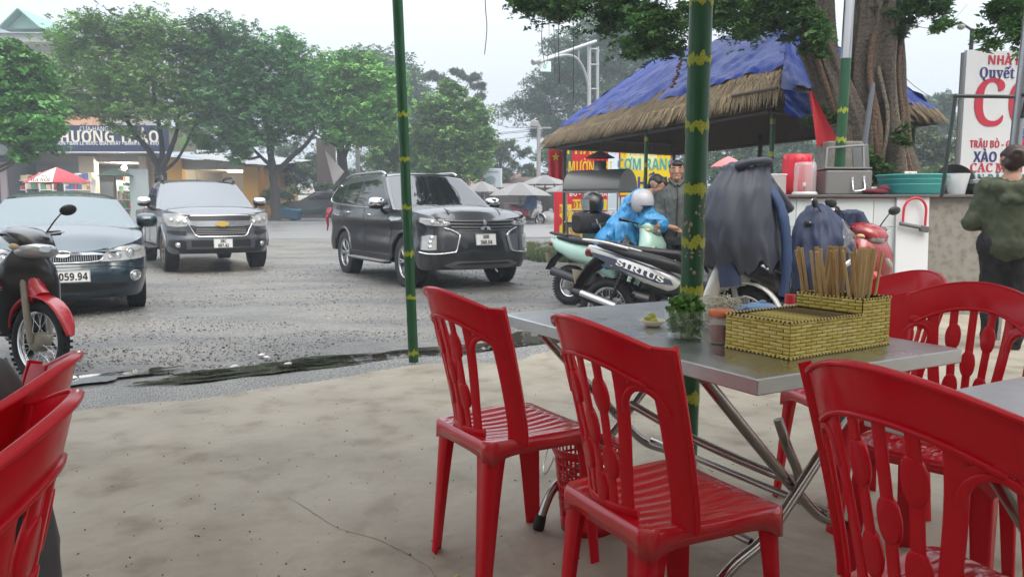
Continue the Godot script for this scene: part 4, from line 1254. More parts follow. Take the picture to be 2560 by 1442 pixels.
func suv():
	var body := paint(0.040, 0.043, 0.049, 0.32, 1.0); body.metallic = 0.55
	var c := Car.new()
	c.W = 1.815; c.xf = 2.25; c.bow = 0.12; c.xr = -2.42; c.cf = 0.46; c.cw = 0.30; c.wb = 2.8; c.R = 0.385; c.arch = 0.44; c.sill = 0.42; c.bottom_f = 0.30; c.bottom_r = 0.42
	c.top = [[-2.5, 1.27], [-1.7, 1.245], [-0.6, 1.20], [0.6, 1.165], [1.0, 1.165], [1.5, 1.155], [1.9, 1.125], [2.15, 1.075], [2.30, 1.03], [2.38, 1.0]]
	c.side = [[0.3, 0.05], [0.45, 0.012], [0.6, 0.0], [0.74, 0.022], [0.86, 0.026], [0.98, 0.0], [1.05, 0.004], [1.15, 0.03], [1.27, 0.05]]
	c.front = [[0.28, 0.14], [0.36, 0.05], [0.46, 0.02], [0.55, 0.0], [0.66, 0.012], [0.78, 0.03], [0.86, 0.05], [0.98, 0.075], [1.03, 0.10], [1.1, 0.17]]
	c.rear = [[0.4, 0.08], [0.5, 0.0], [0.75, 0.0], [0.95, 0.07], [1.27, 0.13]]
	M.screen = M.glass
	var o := car_base("parked_car", "dark grey seven-seat SUV parked in the middle of the lot, wet bonnet towards the camera", Vector3(-1.57, -0.085, -13.15), face(0.505, 0.863), c, body, M.alloy, 0.245, 6, true, 0.25)
	var b := B.new(); c.deck(b, 0.88, 2.36, 0.075, 16, 1); obj("bonnet", b, body, o)
	b = B.new()
	for s in [-0.35, 0.35]: b.tube(smooth([Vector3(0.95, 1.235, s), Vector3(1.5, 1.222, s * 1.1), Vector3(2.05, 1.150, s * 1.25)], 5), 0.012, 8, true, 0.5)
	stuff(obj("bonnet_crease", b, body, o))
	var g := {"roof": 1.735, "tumble": 0.20, "a0": 0.98, "a1": 0.20, "r0": -2.36, "r1": -2.02, "bow": 0.16, "arch": 0.045, "taildrop": 0.10}
	greenhouse(o, c, g, body)
	for sg in [1.0, -1.0]:
		window(o, g, sg, [[-0.72, 1.235, 1.62], [-0.70, 1.235, 1.64], [-0.15, 1.215, 1.655], [0.12, 1.208, 1.62], [0.30, 1.204, 1.54], [0.62, 1.202, 1.34], [0.80, 1.20, 1.215]].map(func(e): return e), M.glass)
		window(o, g, sg, [[-1.52, 1.275, 1.60], [-1.48, 1.272, 1.615], [-0.80, 1.24, 1.645]], M.glass)
		window(o, g, sg, [[-2.18, 1.345, 1.40], [-2.10, 1.315, 1.50], [-1.9, 1.295, 1.565], [-1.60, 1.28, 1.605]], M.glass,
			[[0.86, 1.187], [0.2, 1.19], [-0.7, 1.215], [-1.5, 1.25], [-2.05, 1.285], [-2.22, 1.34], [-2.2, 1.43], [-2.1, 1.54], [-1.95, 1.60]])
		b = B.new(); var pts := []
		for e in [[0.12, 0.0], [0.02, 0.055], [-0.2, 0.075], [-1.2, 0.075], [-1.6, 0.06], [-1.85, 0.0]]:
			pts.append(Vector3(e[0], 1.725 + e[1] * 0.75, sg * 0.645))
		b.tube(smooth(pts, 5), 0.022, 8); obj("roof_rail", b, M.steel, o)
		mirror(o, Vector3(0.70, 1.25, sg * 1.03), sg, M.black, M.chrome)
		# flared arches, side step, vent badge, tail lamp
		b = B.new()
		for ax in [1.4, -1.4]:
			var q := []
			for k in 15:
				var a := PI * (0.04 + 0.92 * k / 14.0); q.append(c.on_side(ax + cos(a) * 0.455, 0.385 + sin(a) * 0.455, sg, -0.004))
			b.tube(q, 0.026, 7, true, 0.8)
		obj("wheel_arch_flare", b, body, o)
		b = B.new(); b.box(X(Vector3(0, 0.36, sg * 0.93)), Vector3(1.72, 0.03, 0.17), 0.012); obj("side_step", b, mat(0.16, 0.155, 0.15, 0.5), o)
		b = B.new(); b.box(X(Vector3(0, 0.345, sg * 0.93)), Vector3(1.76, 0.035, 0.13), 0.012); b.box(X(Vector3(0, 0.42, sg * 0.87)), Vector3(1.8, 0.10, 0.06), 0.01); obj("sill_trim", b, M.black, o)
		b = B.new(); patch(b, func(u, v, off): return c.on_side(u, v, sg, off), [[0.90, 1.02, 1.03], [1.0, 0.99, 1.075], [1.32, 1.01, 1.06], [1.40, 1.03, 1.05]], 0.008); obj("fender_vent", b, M.chrome, o)
		b = B.new(); patch(b, func(u, v, off): return c.on_side(u, v, sg, off), [[-2.38, 0.75, 1.16], [-2.28, 0.92, 1.2], [-2.20, 1.06, 1.2], [-2.06, 1.14, 1.19]], 0.012); obj("tail_lamp", b, mat(0.35, 0.01, 0.02, 0.15), o)
		# lamps
		var f := func(u, v, off): return c.on_front(u * sg, v, off)
		lamp_cluster(o, f, [[0.52, 0.945, 0.985], [0.62, 0.935, 1.005], [0.74, 0.935, 1.025], [0.83, 0.95, 1.045], [0.875, 0.99, 1.055]], [[0.60, 0.968, 0.028], [0.69, 0.976, 0.036], [0.77, 0.985, 0.032]])
		b = B.new(); patch(b, f, [[0.44, 0.60, 0.83], [0.55, 0.57, 0.84], [0.80, 0.56, 0.84], [0.885, 0.58, 0.80]], -0.006, 0.02); obj("lamp_housing", b, M.gloss_black, o)
		lamp_cluster(o, f, [[0.715, 0.60, 0.80], [0.80, 0.59, 0.81], [0.865, 0.60, 0.79]], [[0.775, 0.765, 0.036], [0.79, 0.70, 0.036], [0.79, 0.635, 0.034]], "fog_lamp")
		# bright bracket round the lower lamp
		b = B.new(); front_box(b, c, [[sg * 0.60, 0.905], [sg * 0.50, 0.875], [sg * 0.405, 0.82], [sg * 0.39, 0.78], [sg * 0.435, 0.60], [sg * 0.46, 0.565]], 0.012, 0.030, 0.5)
		front_box(b, c, [[sg * 0.455, 0.565], [sg * 0.62, 0.545], [sg * 0.80, 0.54], [sg * 0.875, 0.56]], 0.012, 0.026, 0.5); obj("chrome_bracket", b, M.chrome, o)
	var fr := func(u, v, off): return c.on_front(u, v, off)
	b = B.new(); patch(b, fr, [[-0.56, 0.93, 0.985], [-0.45, 0.88, 1.01], [0.0, 0.865, 1.015], [0.45, 0.88, 1.01], [0.56, 0.93, 0.985]], 0.004, 0.02, 4, 5); obj("grille_backing", b, M.black, o)
	b = B.new(); patch(b, fr, [[-0.40, 0.42, 0.84], [-0.2, 0.40, 0.865], [0.2, 0.40, 0.865], [0.40, 0.42, 0.84]], 0.004, 0.02, 4, 5); obj("bumper_panel", b, M.gloss_black, o)
	for q in [[1.0, 0.56, 0.020], [0.955, 0.54, 0.016], [0.91, 0.50, 0.018], [0.872, 0.43, 0.012]]:
		b = B.new(); front_box(b, c, [[-q[1], q[0] + 0.006], [-0.25, q[0]], [0.0, q[0] - 0.002], [0.25, q[0]], [q[1], q[0] + 0.006]], 0.012, q[2], 0.6); obj("grille_bar", b, mat(0.22, 0.23, 0.24, 0.3, 0.8), o)
	b = B.new(); patch(b, fr, [[-0.88, 0.33, 0.53], [-0.5, 0.30, 0.53], [-0.2, 0.30, 0.40], [0.2, 0.30, 0.40], [0.5, 0.30, 0.53], [0.88, 0.33, 0.53]], 0.004, 0.02, 3, 4); obj("lower_bumper", b, M.gloss_black, o)
	b = B.new(); patch(b, fr, [[-0.60, 0.36, 0.375], [-0.45, 0.31, 0.425], [0.45, 0.31, 0.425], [0.60, 0.36, 0.375]], 0.03, 0.03, 3, 5); var sk := obj("skid_plate", b, mat(0.20, 0.21, 0.22, 0.35, 0.7), o)
	b = B.new(); patch(b, fr, [[-0.44, 0.375, 0.385], [-0.36, 0.372, 0.405], [0.36, 0.372, 0.405], [0.44, 0.375, 0.385]], 0.034, 0.006, 1, 5); obj("intake_slot", b, M.black, sk)
	# three-diamond emblem
	b = B.new(); var xf := emblem_xf(c, 0.925, 0.035)
	for k in 3:
		var a := TAU * k / 3.0 + PI * 0.5; var t := Vector2(cos(a), sin(a)); var l := Vector2(cos(a + PI / 6.0), sin(a + PI / 6.0)); var r := Vector2(cos(a - PI / 6.0), sin(a - PI / 6.0))
		b.prism([t * 0.006, l * 0.056, t * 0.006 + (l + r) * 0.056, r * 0.056], 0.022, xf)
	obj("diamond_emblem", b, M.chrome, o)
	plate(o, emblem_xf(c, 0.735, 0.022), 0.33, 0.165, ["30K", "360.04"], 0.055)
	handle(o, c, -0.02, 1.075, M.chrome); handle(o, c, -1.12, 1.11, M.chrome)
	seams(o, c, g, [[[0.86, 1.15], [0.92, 0.9], [0.86, 0.46]], [[-0.30, 1.18], [-0.27, 0.9], [-0.28, 0.46]], [[-1.55, 1.22], [-1.50, 1.05], [-1.24, 0.82], [-1.02, 0.47]]], M.black)

func pickup():
	var body := paint(0.085, 0.092, 0.105, 0.35, 1.0); body.metallic = 0.6
	var c := Car.new()
	c.W = 1.87; c.xf = 2.34; c.bow = 0.10; c.xr = -2.86; c.cf = 0.50; c.cw = 0.42; c.wb = 3.096; c.R = 0.38; c.arch = 0.45; c.sill = 0.45; c.bottom_f = 0.33; c.bottom_r = 0.5
	c.top = [[-2.9, 1.12], [-0.95, 1.12], [-0.9, 1.16], [0.7, 1.15], [1.0, 1.15], [1.6, 1.14], [2.0, 1.12], [2.25, 1.08], [2.45, 1.03]]
	c.side = [[0.3, 0.05], [0.5, 0.01], [0.65, 0.02], [0.85, 0.024], [1.0, 0.0], [1.15, 0.02]]
	c.front = [[0.3, 0.12], [0.40, 0.03], [0.5, 0.0], [0.6, 0.0], [0.68, 0.03], [0.82, 0.045], [0.95, 0.065], [1.03, 0.10], [1.1, 0.17]]
	c.rear = [[0.5, 0.05], [0.6, 0.0], [1.1, 0.02]]
	M.screen = mat(0.08, 0.095, 0.11, 0.06, 0.0, 1.0)
	var o := car_base("parked_car", "silver grey double-cab pickup with a gold emblem, parked beside the shop", Vector3(-6.55, -0.06, -16.1), face(0.524, 0.851), c, body, mat(0.16, 0.13, 0.10, 0.6, 0.5), 0.235, 6, false, 0.255)
	var b := B.new(); c.deck(b, 0.86, 2.44, 0.07, 16, 1); obj("bonnet", b, body, o)
	b = B.new(); c.deck(b, -2.84, -0.9, 0.03, 8); obj("bed_cover", b, M.black, o)
	var g := {"roof": 1.69, "tumble": 0.20, "a0": 0.98, "a1": 0.28, "r0": -1.0, "r1": -0.85, "bow": 0.14, "arch": 0.045, "taildrop": 0.03}
	greenhouse(o, c, g, body)
	for sg in [1.0, -1.0]:
		window(o, g, sg, [[-0.08, 1.20, 1.60], [0.2, 1.195, 1.57], [0.42, 1.195, 1.46], [0.72, 1.19, 1.30], [0.84, 1.19, 1.21]], M.glass)
		window(o, g, sg, [[-0.82, 1.21, 1.58], [-0.75, 1.21, 1.61], [-0.16, 1.20, 1.615]], M.glass)
		b = B.new(); b.tube(smooth([Vector3(0.28, 1.69, sg * 0.68), Vector3(0.2, 1.77, sg * 0.68), Vector3(0.0, 1.785, sg * 0.68), Vector3(-0.6, 1.785, sg * 0.68), Vector3(-0.8, 1.7, sg * 0.68)], 5), 0.026, 8); obj("roof_rail", b, M.black, o)
		mirror(o, Vector3(0.72, 1.27, sg * 1.09), sg, M.black, M.chrome)
		b = B.new()
		for ax in [c.wb * 0.5, -c.wb * 0.5]:
			var q := []
			for k in 15:
				var a := PI * (0.04 + 0.92 * k / 14.0); q.append(c.on_side(ax + cos(a) * 0.47, 0.385 + sin(a) * 0.47, sg, 0.0))
			b.tube(q, 0.035, 7, true, 0.8)
		obj("wheel_arch_flare", b, body, o)
		b = B.new(); b.box(X(Vector3(0, 0.40, sg * 0.96)), Vector3(1.9, 0.05, 0.18), 0.02); obj("side_step", b, M.black, o)
		var f := func(u, v, off): return c.on_front(u * sg, v, off)
		lamp_cluster(o, f, [[0.53, 0.87, 0.96], [0.60, 0.83, 1.03], [0.75, 0.82, 1.045], [0.88, 0.84, 1.06], [0.915, 0.93, 1.06]], [[0.62, 0.90, 0.045], [0.74, 0.92, 0.056], [0.84, 0.94, 0.05]])
		b = B.new(); patch(b, f, [[0.60, 0.66, 0.74], [0.8, 0.68, 0.755], [0.90, 0.71, 0.755]], 0.008, 0.02, 2, 3); obj("bumper_groove", b, M.black, o)
		b = B.new(); patch(b, f, [[0.60, 0.42, 0.55], [0.66, 0.40, 0.58], [0.80, 0.42, 0.59], [0.88, 0.48, 0.58]], 0.004, 0.02); var fp := obj("fog_lamp_recess", b, M.black, o)
		lamp_cluster(o, f, [[0.70, 0.465, 0.53], [0.735, 0.45, 0.545], [0.77, 0.465, 0.53]], [[0.735, 0.497, 0.04]], "fog_lamp")
	var fr := func(u, v, off): return c.on_front(u, v, off)
	b = B.new(); patch(b, fr, [[-0.60, 0.96, 0.985], [-0.54, 0.935, 1.005], [0.54, 0.935, 1.005], [0.60, 0.96, 0.985]], 0.006, 0.02, 2, 8); obj("upper_grille", b, M.black, o)
	b = B.new(); patch(b, fr, [[-0.50, 0.78, 0.80], [-0.40, 0.665, 0.81], [0.40, 0.665, 0.81], [0.50, 0.78, 0.80]], 0.006, 0.02, 2, 8); var lg := obj("lower_grille", b, M.black, o)
	b = B.new(); patch(b, fr, [[-0.58, 0.86, 0.93], [-0.40, 0.825, 0.925], [0.40, 0.825, 0.925], [0.58, 0.86, 0.93]], 0.022, 0.03, 2, 8); obj("grille_bar", b, mat(0.45, 0.46, 0.48, 0.25, 0.9), o)
	b = B.new(); front_box(b, c, [[-0.56, 0.87], [-0.50, 0.76], [-0.42, 0.65], [-0.2, 0.64], [0.2, 0.64], [0.42, 0.65], [0.50, 0.76], [0.56, 0.87]], 0.016, 0.02, 0.7); front_box(b, c, [[-0.62, 0.95], [-0.55, 1.012], [-0.2, 1.022], [0.2, 1.022], [0.55, 1.012], [0.62, 0.95]], 0.012, 0.012); obj("grille_surround", b, M.chrome, o)
	for k in 4:
		b = B.new(); front_box(b, c, [[-0.44, 0.695 + k * 0.03], [0, 0.693 + k * 0.03], [0.44, 0.695 + k * 0.03]], 0.012, 0.006); obj("grille_slat", b, M.grey, lg)
	b = B.new(); patch(b, fr, [[-0.75, 0.35, 0.40], [-0.5, 0.34, 0.42], [0.5, 0.34, 0.42], [0.75, 0.35, 0.40]], 0.006, 0.02, 3, 5); obj("bumper_valance", b, M.black, o)
	b = B.new(); patch(b, fr, [[-0.52, 0.46, 0.58], [0.52, 0.46, 0.58]], 0.006, 0.02, 3, 9); obj("bumper_mesh", b, M.black, o)
	b = B.new(); var exf := emblem_xf(c, 0.868, 0.05)
	b.prism([Vector2(-0.115, -0.03), Vector2(-0.04, -0.03), Vector2(-0.04, -0.047), Vector2(0.055, -0.047), Vector2(0.055, -0.03), Vector2(0.10, -0.03), Vector2(0.115, 0.03), Vector2(0.04, 0.03), Vector2(0.04, 0.047), Vector2(-0.055, 0.047), Vector2(-0.055, 0.03), Vector2(-0.10, 0.03)], 0.016, exf)
	obj("gold_emblem", b, mat(0.62, 0.40, 0.07, 0.3, 0.6), o)
	plate(o, emblem_xf(c, 0.52, 0.03), 0.33, 0.165, ["28C", "097.42"], 0.055)
	handle(o, c, 0.02, 1.03, M.chrome); handle(o, c, -0.82, 1.03, M.chrome)
	seams(o, c, g, [[[0.86, 1.13], [0.92, 0.9], [0.9, 0.5]], [[-0.14, 1.14], [-0.12, 0.9], [-0.13, 0.5]], [[-0.95, 1.1], [-0.94, 0.8], [-0.95, 0.5]]], M.black)
	b = B.new(); b.tube([Vector3(0.1, 1.735, 0), Vector3(-0.12, 1.97, 0)], [0.005, 0.002], 5); obj("aerial", b, M.black, o)

func sedan():
	var body := paint(0.009, 0.028, 0.042, 0.3, 1.0); body.metallic = 0.35
	var c := Car.new()
	c.W = 1.705; c.xf = 2.05; c.bow = 0.13; c.xr = -2.22; c.cf = 0.55; c.cw = 0.40; c.wb = 2.61; c.R = 0.30; c.arch = 0.345; c.sill = 0.26; c.bottom_f = 0.19; c.bottom_r = 0.26
	c.top = [[-2.25, 0.93], [-1.3, 0.965], [0.5, 0.945], [0.9, 0.945], [1.4, 0.90], [1.8, 0.82], [2.0, 0.765], [2.12, 0.72], [2.2, 0.70]]
	c.side = [[0.2, 0.06], [0.35, 0.015], [0.5, 0.0], [0.6, 0.0], [0.7, 0.012], [0.95, 0.04]]
	c.front = [[0.18, 0.14], [0.25, 0.05], [0.36, 0.01], [0.46, 0.0], [0.53, 0.012], [0.57, 0.05], [0.72, 0.085], [0.8, 0.15]]
	c.rear = [[0.3, 0.03], [0.5, 0.0], [0.9, 0.06]]
	M.screen = M.fogged
	var o := car_base("parked_car", "dark navy blue sedan with a chrome barred grille, at the left behind a motorbike", Vector3(-5.86, -0.08, -10.08), face(0.49, 0.872), c, body, M.alloy, 0.19, 5, false, 0.195)
	var b := B.new(); c.deck(b, 0.82, 2.16, 0.085, 16, 1); obj("bonnet", b, body, o)
	b = B.new(); c.deck(b, -2.18, -1.5, 0.04, 6); obj("boot_lid", b, body, o)
	var g := {"roof": 1.345, "tumble": 0.21, "a0": 0.95, "a1": 0.12, "r0": -1.78, "r1": -1.15, "bow": 0.15, "arch": 0.05, "taildrop": 0.04, "apow": 0.9}
	greenhouse(o, c, g, body)
	for sg in [1.0, -1.0]:
		window(o, g, sg, [[-0.28, 0.99, 1.285], [0.0, 0.985, 1.27], [0.25, 0.985, 1.19], [0.66, 0.98, 1.02]], M.glass)
		window(o, g, sg, [[-1.25, 1.0, 1.18], [-1.0, 0.995, 1.26], [-0.36, 0.99, 1.285]], M.glass)
		mirror(o, Vector3(0.66, 1.02, sg * 0.94), sg, body, null)
		var f := func(u, v, off): return c.on_front(u * sg, v, off)
		lamp_cluster(o, f, [[0.37, 0.60, 0.625], [0.44, 0.60, 0.70], [0.60, 0.605, 0.755], [0.75, 0.615, 0.775], [0.825, 0.635, 0.745]], [[0.46, 0.638, 0.032], [0.555, 0.658, 0.046], [0.69, 0.685, 0.062]])
		lamp_cluster(o, f, [[0.655, 0.40, 0.455], [0.70, 0.378, 0.477], [0.745, 0.40, 0.455]], [[0.70, 0.428, 0.046]], "fog_lamp")
		b = B.new(); var q := []
		for k in 17: q.append([sg * (0.70 + 0.056 * cos(TAU * k / 16.0)), 0.428 + 0.056 * sin(TAU * k / 16.0)])
		front_box(b, c, q, 0.012, 0.006); obj("fog_lamp_ring", b, M.chrome, o)
	var fr := func(u, v, off): return c.on_front(u, v, off)
	b = B.new(); patch(b, fr, [[-0.375, 0.63, 0.675], [-0.33, 0.605, 0.68], [0.33, 0.605, 0.68], [0.375, 0.63, 0.675]], 0.003, 0.02, 2, 6); var gr := obj("grille_backing", b, M.black, o)
	for k in 31:
		var z := -0.335 + k * 0.0223; b = B.new(); front_box(b, c, [[z, 0.61], [z, 0.64], [z, 0.675]], 0.010, 0.0042); obj("grille_bar", b, M.chrome, gr)
	b = B.new(); patch(b, fr, [[-0.42, 0.672, 0.684], [-0.30, 0.678, 0.705], [0.30, 0.678, 0.705], [0.42, 0.672, 0.684]], 0.018, 0.03, 2, 6); front_box(b, c, [[-0.40, 0.66], [-0.35, 0.607], [0, 0.598], [0.35, 0.607], [0.40, 0.66]], 0.012, 0.007); obj("grille_surround", b, M.chrome, o)
	b = B.new(); var exf := emblem_xf(c, 0.692, 0.034); exf = exf * X(Vector3.ZERO, 90)
	var rings := []
	for p in [[0.0, 0.012], [0.8, 0.011], [0.86, 0.015], [1.0, 0.013], [1.03, 0.0]]:
		var ring := PackedVector3Array()
		for k in 28: ring.append(exf * Vector3(cos(TAU * k / 28) * 0.085 * p[0], p[1], sin(TAU * k / 28) * 0.036 * p[0]))
		rings.append(ring)
	b.grid(rings, true); obj("oval_emblem", b, M.chrome, o)
	b = B.new(); patch(b, fr, [[-0.60, 0.29, 0.355], [-0.3, 0.28, 0.365], [0.3, 0.28, 0.365], [0.60, 0.29, 0.355]], 0.003, 0.02, 2, 5); obj("air_intake", b, M.black, o)
	b = B.new(); front_box(b, c, [[-0.84, 0.50], [-0.5, 0.545], [0, 0.55], [0.5, 0.545], [0.84, 0.50]], 0.0, 0.006); stuff(obj("bumper_groove", b, M.black, o))
	plate(o, emblem_xf(c, 0.455, 0.022), 0.50, 0.125, ["30E-059.94"], 0.078)
	handle(o, c, -0.2, 0.80, body); handle(o, c, -1.1, 0.82, body)
	seams(o, c, g, [[[0.74, 0.93], [0.80, 0.6], [0.76, 0.30]], [[-0.32, 0.95], [-0.3, 0.6], [-0.32, 0.30]]], M.black)

# ---------------------------------------------------------------- motorbikes (local: +x ahead, +z right)
func bike_wheel(o: Node, xf: Transform3D, r: float, width: float, spoked: bool, drum_m):
	var w := Node3D.new(); w.name = "wheel"; o.add_child(w, true)
	var lx := xf * X(Vector3.ZERO, 90)
	var b := B.new(); var rows := []
	for i in 41:
		var a := TAU * i / 40; var ring := PackedVector3Array()
		for k in 10:
			var t := TAU * k / 10; var rr := r - width * 0.55 + cos(t) * width * 0.55
			ring.append(lx * Vector3(cos(a) * rr, sin(t) * width * 0.5, sin(a) * rr))
		rows.append(ring)
	b.grid(rows, true)
	for k in 44:
		var a := TAU * k / 44
		for q in [-0.3, 0.3]: b.box(lx * X(Vector3(cos(a) * (r - 0.003), width * q, sin(a) * (r - 0.003)), 0, -rad_to_deg(a)), Vector3(0.008, width * 0.34, 0.018))
	obj("tyre", b, M.tyre, w)
	var ri := r - width * 1.05
	b = B.new(); b.lathe([[ri + 0.012, -0.02], [ri, -0.024], [ri - 0.012, -0.012], [ri - 0.014, 0.0], [ri - 0.012, 0.012], [ri, 0.024], [ri + 0.012, 0.02]], 36, lx)
	obj("rim", b, M.chrome, w)
	if spoked:
		b = B.new()
		for k in 32:
			var a := TAU * k / 32; var s := -1.0 if k % 2 else 1.0; var a2 := a + (0.35 if k % 4 < 2 else -0.35)
			b.tube([lx * Vector3(cos(a2) * 0.06, s * 0.03, sin(a2) * 0.06), lx * Vector3(cos(a) * ri, 0, sin(a) * ri)], 0.0022, 4, false)
		stuff(obj("spokes", b, M.chrome, w))
	else:
		b = B.new()
		for k in 5:
			var a := TAU * k / 5
			b.tube([lx * Vector3(cos(a) * 0.03, 0, sin(a) * 0.03), lx * Vector3(cos(a + 0.25) * ri, 0, sin(a + 0.25) * ri)], [0.022, 0.016], 6)
		stuff(obj("spokes", b, M.grey, w))
	b = B.new(); b.lathe([[0.0, -0.055], [0.04, -0.055], [0.058, -0.045], [0.068, -0.03], [0.066, -0.01], [0.072, 0.0], [0.066, 0.012], [0.068, 0.03], [0.058, 0.048], [0.03, 0.06], [0.0, 0.06]], 22, lx)
	obj("hub", b, drum_m, w)

func arc(cx: float, cy: float, r: float, a0: float, a1: float, hw: float, hh: float, n := 14) -> Array:
	var q := []
	for i in n:
		var a := deg_to_rad(lerpf(a0, a1, i / (n - 1.0))); var e := 1.0 - 0.55 * pow(absf(2.0 * i / (n - 1.0) - 1.0), 4.0)
		q.append([cx + cos(a) * r, cy + sin(a) * r, hw * e, hh])
	return q

func make_bike(label: String, at: Vector3, turn: float, s: Dictionary) -> Node3D:
	var o := thing("motorbike", label, "motorbike", at, turn, "motorbikes parked round the floor")
	var sc: bool = s.scooter; var r := 0.245 if sc else 0.285; var xw := 0.62; var b := B.new()
	var lean := Transform3D(Basis(Vector3.RIGHT, s.get("lean", -0.10)), Vector3.ZERO)
	var SF := lean * X(Vector3(0.45, 0, 0)) * Transform3D(Basis(Vector3.UP, s.get("steer", 0.0)), Vector3.ZERO) * X(Vector3(-0.45, 0, 0))
	bike_wheel(o, SF * X(Vector3(xw, r, 0)), r, 0.075 if not sc else 0.085, not sc, s.drum)
	bike_wheel(o, lean * X(Vector3(-xw, r, 0)), r, 0.085 if not sc else 0.10, not sc, s.drum)
	for z in [-0.072, 0.072]:
		b = B.new(); b.tube([SF * Vector3(xw + 0.005, r, z), SF * Vector3(xw - 0.055, r + 0.22, z), SF * Vector3(0.46, 0.80, z * 0.8)], [0.02, 0.024, 0.02], 8); obj("fork_leg", b, s.drum, o)
	b = B.new(); b.sweep(arc(xw, r, r + 0.03, 15, 168, 0.062, 0.014), 14, 2.6, SF); b.sweep([[xw - 0.02, r + 0.30, 0.058, 0.07], [xw - 0.08, r + 0.36, 0.055, 0.06], [xw - 0.12, r + 0.45, 0.04, 0.04]], 12, 2.5, SF); obj("front_fender", b, s.fender, o)
	# handlebar, cowl, headlight, mirrors
	b = B.new(); b.tube(smooth([SF * Vector3(0.26, 1.03, -0.34), SF * Vector3(0.33, 1.02, -0.22), SF * Vector3(0.40, 0.98, -0.06), SF * Vector3(0.40, 0.98, 0.06), SF * Vector3(0.33, 1.02, 0.22), SF * Vector3(0.26, 1.03, 0.34)], 4), 0.011, 8); obj("handlebar", b, M.black, o)
	for z in [-1.0, 1.0]:
		b = B.new(); b.tube([SF * Vector3(0.26, 1.03, z * 0.35), SF * Vector3(0.315, 1.024, z * 0.24)], 0.019, 10); obj("grip", b, M.rubber, o)
		b = B.new(); b.tube([SF * Vector3(0.36, 1.02, z * 0.2), SF * Vector3(0.30, 1.04, z * 0.36)], 0.006, 6); obj("brake_lever", b, M.steel, o)
		if s.get("mirrors", true):
			b = B.new(); b.tube(smooth([SF * Vector3(0.34, 1.02, z * 0.19), SF * Vector3(0.36, 1.12, z * 0.24), SF * Vector3(0.33, 1.19, z * 0.32)], 4), 0.006, 6)
			var mx := SF * X(Vector3(0.33, 1.205, z * 0.36), 0, 0, -6) * X(Vector3.ZERO, z * -12)
			b.ball(Vector3.ZERO, Vector3(0.022, 0.042, 0.068), 14, 8, mx); var mr := obj("mirror", b, M.black, o)
			b = B.new(); b.ball(Vector3(-0.012, 0, 0), Vector3(0.012, 0.036, 0.062), 14, 8, mx); obj("mirror_glass", b, M.chrome, mr)
	b = B.new(); b.sweep([[0.56, 0.90, 0.07, 0.03], [0.54, 0.93, 0.125, 0.06], [0.48, 0.97, 0.15, 0.075], [0.40, 1.00, 0.15, 0.065], [0.32, 1.005, 0.12, 0.05], [0.27, 1.0, 0.06, 0.03]], 16, 2.5, SF); var cowl := obj("headlight_cowl", b, s.main, o)
	b = B.new(); b.sweep([[0.50, 0.915, 0.10, 0.05], [0.545, 0.925, 0.10, 0.05], [0.575, 0.93, 0.07, 0.034], [0.582, 0.932, 0.03, 0.015]] if sc else [[0.50, 0.90, 0.14, 0.055], [0.565, 0.91, 0.138, 0.056], [0.60, 0.92, 0.10, 0.042], [0.617, 0.925, 0.04, 0.02]], 16, 2.4, SF); obj("headlight", b, mat(0.40, 0.41, 0.41, 0.06, 0.6), cowl)
	for z in [-1.0, 1.0]:
		b = B.new(); b.ball(Vector3(0.49, 0.93, z * 0.125), Vector3(0.05, 0.026, 0.035), 10, 6, SF); obj("turn_signal", b, mat(0.55, 0.42, 0.25, 0.12), cowl)
	# bodywork
	if not sc:
		b = B.new(); b.sweep([[0.46, 0.90, 0.10, 0.05], [0.49, 0.80, 0.17, 0.075], [0.46, 0.68, 0.20, 0.075], [0.40, 0.55, 0.21, 0.05], [0.35, 0.42, 0.20, 0.035], [0.31, 0.30, 0.15, 0.025]], 18, 3.0, lean); obj("leg_shield", b, s.main, o)
		b = B.new(); b.sweep([[0.36, 0.56, 0.055, 0.05], [0.15, 0.50, 0.06, 0.06], [-0.08, 0.52, 0.07, 0.085], [-0.2, 0.58, 0.10, 0.10]], 12, 2.6, lean); obj("frame_tunnel", b, M.black, o)
		b = B.new(); b.sweep([[0.10, 0.52, 0.04, 0.02], [0.0, 0.55, 0.10, 0.075], [-0.2, 0.62, 0.135, 0.095], [-0.45, 0.70, 0.135, 0.075], [-0.72, 0.79, 0.09, 0.055], [-0.86, 0.835, 0.05, 0.03]], 16, 3.2, lean); obj("side_panel", b, s.body, o)
		b = B.new(); b.sweep([[0.10, 0.64, 0.05, 0.02], [0.04, 0.69, 0.095, 0.05], [-0.15, 0.735, 0.125, 0.055], [-0.42, 0.785, 0.13, 0.05], [-0.66, 0.85, 0.10, 0.04], [-0.76, 0.865, 0.05, 0.02]], 16, 2.6, lean); obj("seat", b, s.seat, o)
		b = B.new(); b.box(lean * X(Vector3(0.05, 0.33, 0), 0, 0, 8), Vector3(0.34, 0.20, 0.20), 0.05); b.lathe([[0.0, 0.0], [0.055, 0.0], [0.06, 0.03], [0.055, 0.16], [0.0, 0.17]], 16, lean * X(Vector3(0.2, 0.36, 0), 0, 0, -80)); obj("engine", b, mat(0.16, 0.16, 0.165, 0.45, 0.7), o)
		b = B.new()
		for z in [-0.12, 0.12]: b.tube([lean * Vector3(-0.44, 0.62, z), lean * Vector3(-0.56, 0.30, z)], 0.013, 7)
		for z in [-0.12, 0.12]:
			for k in 9: b.lathe([[0.021, 0.0], [0.026, 0.006], [0.021, 0.012]], 10, lean * X(Vector3(-0.45 - 0.0105 * k, 0.59 - 0.028 * k, z), 0, 0, -20))
		obj("shock_absorber", b, M.black, o)
